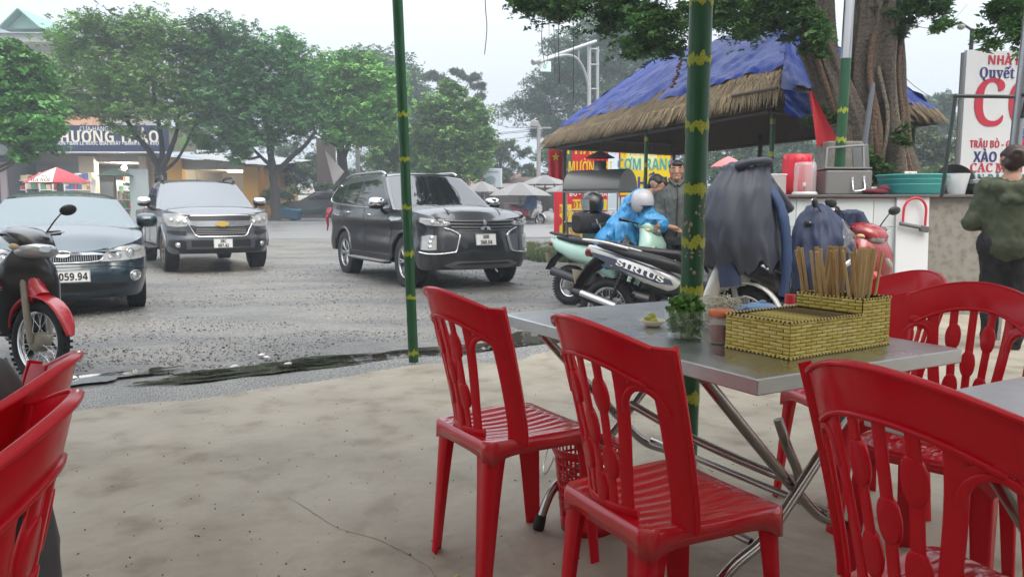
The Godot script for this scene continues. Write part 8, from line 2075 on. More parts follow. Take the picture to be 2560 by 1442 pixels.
	for q in [[-0.3, 0.2], [0.1, -0.1], [0.3, 0.15], [-0.05, -0.3]]: b2.ball(Vector3((s1 + s2) * 0.5 + q[0], (t0 + t1) * 0.5 + q[1], Z + 1.16), Vector3(0.12, 0.2, 0.01), 8, 6)
	stuff(obj("goods_print", b2, mat(0.10, 0.22, 0.06), sb))
	var zz := Z + 1.175; var wt := mat(0.62, 0.65, 0.70, 0.5)
	text("CỬA HÀNG TỰ CHỌN".replace("Ử", "Ư"), 0.20, wt, sb, X(Vector3(-18.05, 4.57, zz)), "lettering", 0.95, false); text("PHƯƠNG THẢO", 0.52, mat(0.70, 0.66, 0.55, 0.5), sb, X(Vector3(-18.19, 4.22, zz)), "lettering", 0.93); text("BÁN BUÔN - BÁN LẺ NƯỚC GIẢI KHÁT - BÁNH KẸO - RƯỢU".replace("Ẹ", "E"), 0.155, wt, sb, X(Vector3(-18.30, 3.94, zz)), "lettering", 0.90)
	# shelves with goods behind the openings
	var goods_c := [mat(0.4, 0.06, 0.05), mat(0.08, 0.12, 0.3), mat(0.5, 0.45, 0.3), mat(0.55, 0.55, 0.52), mat(0.1, 0.25, 0.12), mat(0.35, 0.2, 0.08)]
	var gb := B.new(); gb.box(X(Vector3(0, 0.5, 0)), Vector3(1, 1, 1), 0.05); var gm: ArrayMesh = gb.mesh()
	for q in [[-21.78, 34.9, 5, 1.2], [-21.18, 34.9, 5, 1.2], [-19.46, 34.9, 5, 1.2], [-17.97, 36.6, 4, 1.2], [-18.00, 37.2, 5, 1.3], [-17.39, 36.9, 5, 1.0]]:
		var u := thing("goods_shelf", "shelf rack in the shop, " + ["left of the red parasol, first", "left of the red parasol, second", "right under the red parasol", "behind the middle pillar", "below the two bright bulbs", "beside the pale glass door"][[-21.78, -21.18, -19.46, -17.97, -18.00, -17.39].find(q[0])], "shelf", Vector3(q[0], G, -q[1]), 0.0, "shelf racks in the shop")
		for k in q[2]:
			var b := B.new(); b.box(X(Vector3(0, 0.15 + k * 0.42, 0)), Vector3(q[3], 0.03, 0.4)); obj("shelf_board", b, M.white, u)
		for e in [-1, 1]:
			var b := B.new(); b.box(X(Vector3(e * q[3] * 0.5, 0.95, 0)), Vector3(0.04, 1.9, 0.4)); obj("upright", b, M.white, u)
		for k in q[2]:
			var x: float = -q[3] * 0.46
			while x < q[3] * 0.42:
				var w := rnd(0.10, 0.24); var g := obj("packaged_goods", gm, goods_c[R.randi() % 6]); g.transform = Transform3D(Basis.from_scale(Vector3(w, rnd(0.16, 0.34), 0.26)), Vector3(q[0] + x + w * 0.5, G + 0.168 + k * 0.42, -q[1])); x += w + 0.02
				tag(g, "packaged goods standing on the shop's shelf racks", "goods", "packaged goods in the shop")
	# lit bulbs
	var q0 := Vector3(-18.21, 3.23, -36.60)
	for q in [q0, Vector3(-18.18, 2.94, -36.40)]:
		var b := B.new(); b.ball(Vector3.ZERO, Vector3(0.13, 0.13, 0.13), 14, 10); var lm := mat(1, 1, 1, 0.5); lm.emission_enabled = true; lm.emission = Color(1, 0.97, 0.92); lm.emission_energy_multiplier = 6.0
		var l := item("bulb_lamp", "lit white bulb in the shop opening, " + ("upper" if q == q0 else "lower") + " of the two", "lamp", b, lm, q)
		var ol := OmniLight3D.new(); ol.light_energy = 5.0; ol.light_color = Color(1, 0.97, 0.92); ol.light_size = 0.13; ol.omni_range = 20.0; ol.omni_attenuation = 2.0; ol.shadow_enabled = true; l.add_child(ol)
	var cb := B.new(); cb.lathe([[0.0, 0.02], [0.36, 0.0], [0.38, 0.06], [0.0, 0.08]], 24); var cm := mat(1, 1, 1, 0.5); cm.emission_enabled = true; cm.emission = Color(1, 0.94, 0.8); cm.emission_energy_multiplier = 3.0
	var cl := item("ceiling_lamp", "oval ceiling lamp glowing in the ochre right wing", "lamp", cb, cm, Vector3(-13.41, yo - 0.16, Z - 1.6)); var o2 := OmniLight3D.new(); o2.light_energy = 6.0; o2.light_color = Color(1, 0.94, 0.82); o2.light_size = 0.3; o2.omni_range = 20.0; o2.omni_attenuation = 2.0; o2.shadow_enabled = true; o2.position.y = -0.1; cl.add_child(o2)
	# parasols before the shop
	parasol("red and white parasol with black print, open in front of the shop's shutter", Vector3(-18.18, 2.69, -31.00), 1.22, 0.62, [mat(0.50, 0.03, 0.05, 0.6), mat(0.72, 0.66, 0.60, 0.6)], 8, true)
	parasol("dark green parasol half hidden inside the lit shop opening", Vector3(-18.02, 2.86, -35.20), 0.75, 0.35, [mat(0.03, 0.06, 0.045, 0.7)], 8, false)
	# the dark house to the left and the green-roofed house above
	var h := thing("dark_house", "dark timber house front at the far left behind the sedan", "building"); bx.call("wall", -24.59, -22.06, G, 3.32, -36.0, -34.0, mat(0.05, 0.055, 0.065, 0.8), h); bx.call("door", -22.38, -22.10, G, 3.06, -33.98, -33.9, mat(0.25, 0.2, 0.22, 0.7), h); bx.call("roof", -24.77, -21.92, 3.32, 3.84, -37.0, -33.0, mat(0.12, 0.14, 0.15, 0.6), h)
	var u := thing("upper_house", "pale house with green hipped roofs rising behind the left trees", "building")
	bx.call("wall", -35.46, -25.54, 0.4, 10.99, -56.0, -48.0, mat(0.42, 0.38, 0.34, 0.8), u); bx.call("fascia", -30.59, -26.59, 10.79, 11.34, -49.0, -46.6, mat(0.42, 0.44, 0.42, 0.7), u); bx.call("balcony", -27.44, -25.25, 5.87, 6.65, -49.0, -47.0, mat(0.55, 0.30, 0.18, 0.8), u)
	for k in 6: bx.call("window", -30.75 + k * 1.6, -30.75 + k * 1.6 + 0.9, 8.81, 10.00, -48.06, -47.98, dark, u)
	var rm := mat(0.16, 0.30, 0.27, 0.5)
	b2 = B.new(); var pk := Vector3(-29.11, 12.50, -50.0); var e0 := -30.27; var e1 := -26.19; var ey := 11.23
	var fr0 := Vector3(e0, ey, -46.3); var fr1 := Vector3(e1, ey, -46.3); var bk0 := Vector3(e0, ey, -54.0); var bk1 := Vector3(e1, ey, -54.0)
	for q in [[fr0, fr1], [fr1, bk1], [bk1, bk0], [bk0, fr0]]:
		var rows := []
		for i in 2:
			var row := PackedVector3Array()
			for k in 49: row.append(q[0].lerp(q[1], k / 48.0).lerp(pk + Vector3(0, -0.75, 0), i * 0.62) + Vector3(0, 0.02 * (k % 2), 0))
			rows.append(row)
		b2.grid(rows)
	obj("hip_roof", b2, rm, u)
	b2 = B.new(); b2.prism([Vector2(-1.05, 0), Vector2(1.05, 0), Vector2(0, 0.95)], 3.0, X(Vector3(-29.11, 11.70, -48.8))); obj("gable", b2, mat(0.20, 0.36, 0.33, 0.6), u)
	b2 = B.new(); for s in [-1.0, 1.0]: b2.box(X(Vector3(pk.x + s * 0.62, 11.70 + 0.48, -48.5), 0, 0, -s * 42), Vector3(1.62, 0.06, 3.6))
	obj("gable_roof", b2, rm, u)
	bx.call("annex_roof", -37.20, -31.52, 11.65, 12.48, -58.0, -50.0, mat(0.30, 0.35, 0.40, 0.6), u)

func parasol(label: String, tip: Vector3, r: float, h: float, ms: Array, n: int, print_: bool):
	var o := thing("parasol", label, "parasol", tip - Vector3(0, 0, 0))
	for k in n:
		var b := B.new(); var rows := []; var a0 := TAU * (k - 0.5) / n + PI * 0.5; var a1 := TAU * (k + 0.5) / n + PI * 0.5
		for i in 9:
			var t := i / 8.0; var row := PackedVector3Array()
			for q in 7:
				var u := q / 6.0; var p := Vector3(cos(a0), 0, sin(a0)).lerp(Vector3(cos(a1), 0, sin(a1)), u) * r * t
				row.append(p + Vector3(0, -h * (0.75 * t + 0.25 * t * t) + 0.05 * t * sin(PI * u) * (1.0 if i < 8 else -0.2), 0))
			rows.append(row)
		b.grid(rows); var w = obj("panel", b, ms[1] if k % 4 == 0 and ms.size() > 1 else ms[0], o)
		b = B.new(); b.tube([Vector3(0, -0.03, 0), Vector3(cos(a0) * r, -h - 0.02, sin(a0) * r)], 0.012, 5); obj("rib", b, M.grey, o)
	var pb := B.new(); pb.tube([Vector3(0, 0.04, 0), Vector3(0, -2.6, 0)], 0.03, 8); obj("pole", pb, mat(0.12, 0.08, 0.06, 0.6), o)
	if print_:
		text("BIA", 0.09, M.ink, o, X(Vector3(0, -h * 0.62, r * 0.70), -24), "lettering", 0.9, true, true); text("HÀ NỘI".replace("Ộ", "Ô"), 0.15, M.ink, o, X(Vector3(0, -h * 0.85, r * 0.915), -28), "lettering", 0.95, true, true)

# ---------------------------------------------------------------- trees and the far side of the lot
func tree(called: String, label: String, base: Vector3, stems: Array, blobs: Array, n: int, size: float, col: Color, kind: int, seed_: int, bark_c: Array, group := ""):
	var o := thing(called, label, "tree", base, 0.0, group)
	var bm := bark(bark_c[0], bark_c[1], bark_c[2]); var b := B.new()
	for st in stems:   # [points, r0, r1]
		var pts := []; for p in st[0]: pts.append(p - base)
		var sp := smooth(pts, 6); var rs := []
		for i in sp.size(): rs.append(lerpf(st[1], st[2], float(i) / (sp.size() - 1)) * (1.0 + 0.10 * sin(i * 2.1)))
		b.tube(sp, rs, 10)
	# limbs into the crown
	for q in blobs:
		q[0] -= base
		var best: Vector3 = stems[0][0][-1] - base; var bd := INF
		for st in stems:
			for p in st[0]:
				var d: float = (p - base).distance_to(q[0]) + (0.0 if (p - base).y < q[0].y + 0.3 else 4.0)
				if d < bd:
					bd = d; best = p - base
		b.tube(smooth([best, best.lerp(q[0], 0.5) + Vector3(0, -0.15, 0), q[0], q[0] + Vector3(0, q[1].y * 0.5, 0)], 5), [0.075, 0.06, 0.05, 0.045, 0.04, 0.035, 0.03, 0.03, 0.025, 0.02, 0.02, 0.015, 0.012], 7)
	obj("trunk", b, bm, o)
	for q in blobs: q[1] *= 1.2
	var f := foliage(blobs, int(n * 1.9), size, Color(col.r * 1.5, col.g * 1.65, col.b * 1.35), seed_, 0.46, 0.1)
	stuff(multi("crown", leaf_mesh(kind), leaf_mat(), f[0], f[1], o))

func E3(x: float, y: float, z := -1.0) -> Vector3:
	return Vector3(x, y, z if z > 0 else x)

func trees():
	var gr := "trees round the far side of the lot"
	tree("leafy_tree", "bright green broad-leaved tree hanging in at the far left, above the sedan", Vector3(-14.5, 0.0, -21.0), [[[Vector3(-14.5, -0.1, -21.0), Vector3(-14.3, 2.0, -20.9), Vector3(-13.7, 3.3, -20.8), Vector3(-13.4, 4.4, -20.8)], 0.2, 0.08]],
		[[Vector3(-13.31, 5.00, -21.00), E3(0.75, 0.55)], [Vector3(-13.90, 4.17, -21.00), E3(0.9, 0.8)], [Vector3(-13.03, 4.33, -21.00), E3(0.62, 0.55)], [Vector3(-12.73, 3.49, -20.60), E3(0.62, 0.45)], [Vector3(-13.29, 3.08, -20.60), E3(0.7, 0.4)], [Vector3(-12.38, 2.91, -20.40), E3(0.42, 0.32)], [Vector3(-12.13, 3.16, -20.40), E3(0.3, 0.3)], [Vector3(-12.84, 2.50, -20.50), E3(0.35, 0.12)]], 2300, 0.15, Color(0.075, 0.165, 0.06), 1, 101, [0.10, 0.09, 0.08], gr)
	tree("spreading_tree", "wide yellowish green tree with forked stems in front of the shop sign", Vector3(-12.7, 0.4, -28.5), [[[Vector3(-12.87, 0.71, -28.50), Vector3(-12.86, 1.80, -28.50), Vector3(-12.93, 2.46, -28.50)], 0.24, 0.2], [[Vector3(-12.94, 2.42, -28.50), Vector3(-13.15, 3.03, -28.40), Vector3(-13.56, 3.60, -28.30), Vector3(-13.97, 4.37, -28.20), Vector3(-14.59, 5.64, -28.20)], 0.13, 0.05], [[Vector3(-12.90, 2.46, -28.50), Vector3(-12.85, 3.12, -28.60), Vector3(-12.93, 3.85, -28.70), Vector3(-13.09, 5.14, -28.70), Vector3(-13.16, 6.57, -28.70)], 0.12, 0.04], [[Vector3(-12.88, 2.46, -28.50), Vector3(-12.46, 3.18, -28.40), Vector3(-12.21, 3.82, -28.40), Vector3(-11.90, 4.95, -28.30)], 0.12, 0.05], [[Vector3(-12.84, 2.39, -28.50), Vector3(-12.21, 2.81, -28.30), Vector3(-11.71, 3.52, -28.20), Vector3(-11.39, 4.23, -28.20)], 0.07, 0.03]],
		[[Vector3(-15.36, 6.95, -28.50), E3(0.95, 0.75, 1.6)], [Vector3(-14.09, 7.33, -28.60), E3(0.9, 0.7, 1.6)], [Vector3(-12.73, 7.04, -28.60), E3(0.95, 0.85, 1.6)], [Vector3(-11.49, 6.93, -28.40), E3(0.6, 0.7, 1.2)], [Vector3(-15.77, 5.64, -28.20), E3(0.85, 0.7, 1.5)], [Vector3(-14.23, 5.67, -28.00), E3(1.0, 0.8, 1.6)], [Vector3(-12.83, 5.64, -28.20), E3(1.0, 0.8, 1.6)], [Vector3(-11.47, 5.50, -28.20), E3(0.7, 0.75, 1.3)], [Vector3(-16.00, 4.63, -28.00), E3(0.55, 0.45, 1.1)], [Vector3(-14.39, 4.67, -27.80), E3(0.7, 0.35, 1.2)], [Vector3(-13.20, 4.53, -27.80), E3(0.7, 0.40, 1.2)], [Vector3(-11.72, 4.42, -28.00), E3(0.65, 0.5, 1.2)], [Vector3(-16.44, 5.14, -28.20), E3(0.45, 0.5, 0.9)], [Vector3(-14.25, 4.02, -27.60), E3(0.35, 0.12, 0.6)], [Vector3(-13.42, 3.75, -27.60), E3(0.35, 0.14, 0.6)]], 6400, 0.125, Color(0.075, 0.132, 0.040), 0, 102, [0.045, 0.042, 0.042], gr)
	tree("dense_tree", "dark dense tree with a straight trunk right of the ochre wing", Vector3(-8.9, 0.45, -29.2), [[[Vector3(-8.93, 0.62, -29.20), Vector3(-8.95, 1.67, -29.20), Vector3(-9.01, 2.57, -29.20), Vector3(-9.15, 3.90, -29.20), Vector3(-9.50, 5.80, -29.20)], 0.20, 0.08], [[Vector3(-8.96, 2.27, -29.20), Vector3(-8.35, 2.85, -29.00), Vector3(-7.61, 3.42, -28.80), Vector3(-7.20, 3.92, -28.70)], 0.11, 0.05], [[Vector3(-8.98, 2.57, -29.20), Vector3(-9.45, 3.01, -29.20), Vector3(-10.03, 3.60, -29.20)], 0.08, 0.04]],
		[[Vector3(-10.73, 7.45, -29.50), E3(0.8, 0.65, 1.5)], [Vector3(-11.07, 6.54, -29.30), E3(0.8, 0.8, 1.4)], [Vector3(-9.81, 6.25, -29.30), E3(0.95, 0.85, 1.6)], [Vector3(-8.59, 6.87, -29.50), E3(0.75, 0.65, 1.4)], [Vector3(-8.22, 5.83, -29.40), E3(0.8, 0.75, 1.4)], [Vector3(-10.64, 5.19, -29.00), E3(0.95, 0.85, 1.6)], [Vector3(-9.32, 4.83, -29.00), E3(1.0, 0.85, 1.6)], [Vector3(-10.62, 3.86, -28.80), E3(0.7, 0.6, 1.2)], [Vector3(-9.44, 3.64, -28.80), E3(0.7, 0.5, 1.2)], [Vector3(-8.13, 4.49, -29.20), E3(0.8, 0.7, 1.3)], [Vector3(-10.20, 3.06, -28.80), E3(0.4, 0.3, 0.7)], [Vector3(-11.59, 3.59, -29.00), E3(0.35, 0.3, 0.6)]], 6600, 0.13, Color(0.05, 0.115, 0.052), 0, 103, [0.055, 0.05, 0.048], gr)
	tree("leafy_tree", "fresh light green tree between the dark tree and the thin green post", Vector3(-7.2, 0.5, -32.5), [[[Vector3(-7.04, 0.56, -32.50), Vector3(-7.03, 2.23, -32.50), Vector3(-7.17, 3.56, -32.50), Vector3(-7.38, 5.03, -32.50)], 0.28, 0.12], [[Vector3(-7.08, 3.06, -32.50), Vector3(-6.64, 4.04, -32.40), Vector3(-6.18, 5.00, -32.30)], 0.12, 0.05]],
		[[Vector3(-8.67, 5.50, -31.80), E3(0.75, 0.65, 1.3)], [Vector3(-7.85, 6.44, -32.20), E3(0.9, 0.75, 1.5)], [Vector3(-6.58, 6.47, -32.40), E3(1.0, 0.75, 1.6)], [Vector3(-5.40, 6.12, -32.20), E3(0.8, 0.7, 1.4)], [Vector3(-7.46, 5.10, -31.80), E3(0.95, 0.7, 1.5)], [Vector3(-6.04, 4.97, -32.00), E3(1.0, 0.75, 1.5)], [Vector3(-4.98, 5.37, -32.00), E3(0.6, 0.65, 1.1)], [Vector3(-7.00, 4.14, -31.80), E3(0.7, 0.4, 1.1)], [Vector3(-5.65, 4.00, -32.00), E3(0.7, 0.45, 1.1)], [Vector3(-8.40, 4.60, -31.60), E3(0.4, 0.3, 0.8)]], 5600, 0.15, Color(0.10, 0.20, 0.065), 1, 104, [0.05, 0.046, 0.044], gr)
	tree("conical_tree", "rounded conical tree with yellowish shoots beyond the dark grey SUV", Vector3(-4.9, 0.6, -36.0), [[[Vector3(-2.83, 0.69, -36.00), Vector3(-2.81, 3.27, -36.00), Vector3(-2.79, 6.17, -36.00)], 0.17, 0.05]],
		[[Vector3(-2.79, 6.17, -36.00), E3(0.45, 0.6, 0.8)], [Vector3(-3.29, 5.25, -35.80), E3(0.75, 0.7, 1.2)], [Vector3(-2.10, 5.16, -35.80), E3(0.75, 0.7, 1.2)], [Vector3(-3.74, 4.33, -35.60), E3(0.7, 0.65, 1.1)], [Vector3(-2.54, 4.04, -35.40), E3(1.0, 0.8, 1.4)], [Vector3(-1.56, 4.25, -35.80), E3(0.6, 0.65, 1.0)], [Vector3(-3.48, 3.15, -35.60), E3(0.8, 0.6, 1.2)], [Vector3(-2.10, 2.97, -35.60), E3(0.8, 0.6, 1.2)], [Vector3(-1.39, 3.54, -36.00), E3(0.35, 0.4, 0.7)]], 4600, 0.17, Color(0.085, 0.15, 0.05), 1, 105, [0.05, 0.045, 0.04], gr)
	tree("bushy_tree", "low bushy tree behind the thin green post's middle", Vector3(-7.0, 0.6, -39.0), [[[Vector3(-5.86, 0.66, -39.00), Vector3(-5.82, 3.05, -39.00)], 0.12, 0.06]],
		[[Vector3(-5.89, 4.63, -39.00), E3(0.8, 0.6, 1.1)], [Vector3(-5.20, 4.04, -39.00), E3(0.8, 0.7, 1.1)], [Vector3(-6.31, 3.65, -39.00), E3(0.8, 0.6, 1.1)], [Vector3(-4.96, 2.93, -38.60), E3(0.9, 0.5, 1.1)]], 1900, 0.18, Color(0.08, 0.14, 0.05), 1, 106, [0.05, 0.045, 0.04], gr)
	tree("hazy_tree", "grey-green hazy tree rising behind the thin green post", Vector3(-10.5, 0.7, -56.0), [[[Vector3(-9.13, 0.45, -56.00), Vector3(-9.04, 5.88, -56.00), Vector3(-9.12, 9.53, -56.00)], 0.3, 0.1]],
		[[Vector3(-9.95, 10.92, -56.00), E3(1.6, 1.2, 2.0)], [Vector3(-8.39, 10.37, -56.00), E3(1.4, 1.3, 2.0)], [Vector3(-7.13, 9.39, -56.00), E3(1.2, 1.0, 1.8)], [Vector3(-8.01, 7.57, -56.00), E3(1.8, 1.6, 2.0)], [Vector3(-10.84, 9.25, -56.00), E3(1.5, 1.4, 2.0)]], 3000, 0.26, Color(0.05, 0.085, 0.05), 0, 107, [0.06, 0.055, 0.05], gr)
	tree("sparse_tree", "thin sparse tree with bare branch tips behind the conical tree", Vector3(-4.0, 0.7, -52.0), [[[Vector3(-3.50, 0.50, -52.00), Vector3(-3.46, 6.07, -52.00), Vector3(-3.44, 8.67, -52.00)], 0.14, 0.05]] + [[[Vector3(-3.46, 6.85, -52.00), Vector3(-4.24, 8.67, -52.00), Vector3(-5.02, 9.58, -52.00)], 0.05, 0.02], [[Vector3(-3.45, 7.37, -52.00), Vector3(-3.04, 8.93, -52.00), Vector3(-2.64, 9.58, -52.00)], 0.05, 0.02], [[Vector3(-3.46, 6.85, -52.00), Vector3(-2.65, 7.89, -52.00), Vector3(-2.12, 9.06, -52.00)], 0.05, 0.02]],
		[[Vector3(-4.97, 9.65, -52.00), E3(0.7, 0.14, 0.7)], [Vector3(-3.70, 9.84, -52.00), E3(0.5, 0.14, 0.6)], [Vector3(-2.64, 9.63, -52.00), E3(0.6, 0.14, 0.6)], [Vector3(-2.17, 9.06, -52.00), E3(0.4, 0.14, 0.5)], [Vector3(-1.99, 8.41, -52.00), E3(0.4, 0.12, 0.5)]], 420, 0.24, Color(0.06, 0.09, 0.055), 2, 108, [0.10, 0.09, 0.08], gr)
	tree("tall_tree", "tall feathery hazy tree behind the steel gantry", Vector3(9.5, 0.7, -50.0), [[[Vector3(8.28, 0.52, -50.00), Vector3(7.92, 6.63, -50.00), Vector3(7.11, 9.62, -50.00), Vector3(6.32, 11.60, -50.00)], 0.4, 0.12], [[Vector3(7.80, 6.13, -50.00), Vector3(5.11, 6.88, -50.00), Vector3(1.28, 7.38, -50.00)], 0.14, 0.05]],
		[[Vector3(5.55, 12.34, -50.00), E3(1.6, 0.8, 1.8)], [Vector3(7.33, 11.72, -50.00), E3(1.6, 1.0, 1.8)], [Vector3(3.80, 10.86, -50.00), E3(1.6, 1.0, 1.8)], [Vector3(5.83, 10.12, -50.00), E3(1.9, 1.2, 2.0)], [Vector3(3.05, 9.25, -50.00), E3(1.7, 0.9, 1.8)], [Vector3(5.09, 8.38, -50.00), E3(2.0, 1.1, 2.0)], [Vector3(2.04, 8.26, -50.00), E3(1.4, 0.7, 1.5)], [Vector3(0.77, 7.26, -50.00), E3(1.5, 0.6, 1.5)], [Vector3(3.58, 6.76, -50.00), E3(1.7, 0.8, 1.8)], [Vector3(2.30, 5.88, -50.00), E3(1.0, 0.5, 1.2)], [Vector3(8.61, 10.61, -50.00), E3(1.4, 1.2, 1.6)], [Vector3(9.66, 9.13, -50.00), E3(1.4, 1.2, 1.6)]], 5200, 0.22, Color(0.048, 0.085, 0.052), 2, 109, [0.07, 0.065, 0.06], gr)
	tree("sparse_tree", "small sparse roadside tree left of the grey market awnings", Vector3(-0.8, 0.7, -44.0), [[[Vector3(-0.68, 0.60, -44.00), Vector3(-0.68, 3.08, -44.00), Vector3(-0.41, 4.42, -44.00)], 0.09, 0.03], [[Vector3(-0.63, 3.08, -44.00), Vector3(0.11, 3.75, -44.00), Vector3(0.56, 4.19, -44.00)], 0.05, 0.015]],
		[[Vector3(-0.90, 3.97, -44.00), E3(0.8, 0.55, 0.9)], [Vector3(-0.23, 4.42, -44.00), E3(0.6, 0.4, 0.8)], [Vector3(0.45, 4.19, -44.00), E3(0.5, 0.2, 0.6)], [Vector3(-1.02, 3.08, -44.00), E3(0.9, 0.4, 0.9)], [Vector3(0.23, 3.30, -44.00), E3(0.7, 0.2, 0.7)]], 620, 0.2, Color(0.07, 0.10, 0.06), 2, 110, [0.12, 0.11, 0.10], gr)
	tree("hazy_tree", "hazy shrubby tree beside the concrete power pole", Vector3(3.5, 0.7, -46.0), [[[Vector3(2.50, 0.57, -46.00), Vector3(2.48, 3.87, -46.00)], 0.1, 0.05]],
		[[Vector3(2.24, 4.22, -46.00), E3(0.8, 0.6, 1.0)], [Vector3(2.84, 3.40, -46.00), E3(1.0, 0.6, 1.0)], [Vector3(3.31, 4.33, -46.00), E3(0.8, 0.6, 1.0)], [Vector3(1.18, 2.93, -46.00), E3(0.7, 0.3, 0.8)]], 900, 0.2, Color(0.06, 0.10, 0.055), 0, 111, [0.07, 0.06, 0.055], gr)
	tree("hazy_tree", "pale hazy tree with flat layers above the hedge left of the white sign", Vector3(23.0, 0.7, -44.0), [[[Vector3(23.83, 2.18, -44.00), Vector3(23.65, 5.30, -44.00), Vector3(23.79, 6.85, -44.00)], 0.14, 0.05]],
		[[Vector3(23.89, 6.96, -44.00), E3(0.7, 0.4, 0.9)], [Vector3(23.37, 6.30, -44.00), E3(0.9, 0.4, 1.0)], [Vector3(22.48, 6.19, -44.00), E3(0.7, 0.3, 0.9)], [Vector3(24.30, 5.75, -44.00), E3(0.9, 0.5, 1.0)], [Vector3(23.20, 5.30, -44.00), E3(1.0, 0.5, 1.0)]], 1300, 0.2, Color(0.055, 0.09, 0.05), 2, 112, [0.08, 0.07, 0.06], gr)
	# shrubbery that reads as one mass
	var hedges := [["hazy green thicket behind the kiosk's right posts", [[Vector3(10.28, 3.31, -40.00), E3(2.2, 0.9, 2.0)], [Vector3(12.50, 4.05, -42.00), E3(2.2, 1.2, 2.0)], [Vector3(13.56, 3.71, -40.00), E3(2.2, 1.1, 2.0)], [Vector3(15.96, 3.95, -42.00), E3(2.2, 1.3, 2.0)], [Vector3(9.06, 2.90, -40.00), E3(2.0, 0.7, 2.0)], [Vector3(10.57, 2.54, -36.00), E3(2.6, 0.6, 2.0)], [Vector3(13.35, 2.54, -36.00), E3(2.6, 0.7, 2.0)], [Vector3(11.32, 4.68, -46.00), E3(2.5, 1.0, 2.0)], [Vector3(15.88, 5.62, -50.00), E3(3.5, 1.0, 2.0)]], 6200, Color(0.05, 0.095, 0.05)], ["yellowish green thicket between the banyan trunk and the white sign", [[Vector3(15.57, 2.91, -30.00), E3(1.2, 0.9, 1.4)], [Vector3(16.51, 2.61, -30.00), E3(1.3, 0.8, 1.4)], [Vector3(18.24, 3.19, -32.00), E3(1.2, 0.9, 1.4)], [Vector3(14.87, 1.94, -28.00), E3(1.5, 0.7, 1.4)], [Vector3(16.18, 1.79, -28.00), E3(1.5, 0.7, 1.4)], [Vector3(20.64, 2.80, -34.00), E3(2.0, 1.0, 1.4)]], 4200, Color(0.085, 0.125, 0.045)], ["low green bushes behind the hammock on the far bank", [[Vector3(-11.12, 2.69, -40.00), E3(1.0, 0.8, 1.0)], [Vector3(-11.09, 3.30, -44.00), E3(1.4, 0.9, 1.0)], [Vector3(-9.01, 2.23, -38.00), E3(0.7, 0.6, 0.8)], [Vector3(-10.78, 1.62, -36.00), E3(0.8, 0.5, 0.8)], [Vector3(-9.00, 3.17, -46.00), E3(1.6, 1.2, 1.0)], [Vector3(-6.93, 2.34, -42.00), E3(1.5, 0.8, 1.0)], [Vector3(-4.77, 2.13, -42.00), E3(1.5, 0.7, 1.0)], [Vector3(-14.37, 4.61, -50.00), E3(1.2, 0.7, 1.0)], [Vector3(-17.91, 5.03, -46.00), E3(1.2, 0.8, 1.0)], [Vector3(-16.73, 3.86, -44.00), E3(1.0, 0.6, 1.0)]], 4200, Color(0.07, 0.12, 0.055)]]
	for i in hedges.size():
		var h = hedges[i]; var f := foliage(h[1], h[2], 0.19, h[3], 120 + i, 0.4); tag(multi("bushes", leaf_mesh(i % 3), leaf_mat(), f[0], f[1]), h[0], "bushes", "", "stuff")

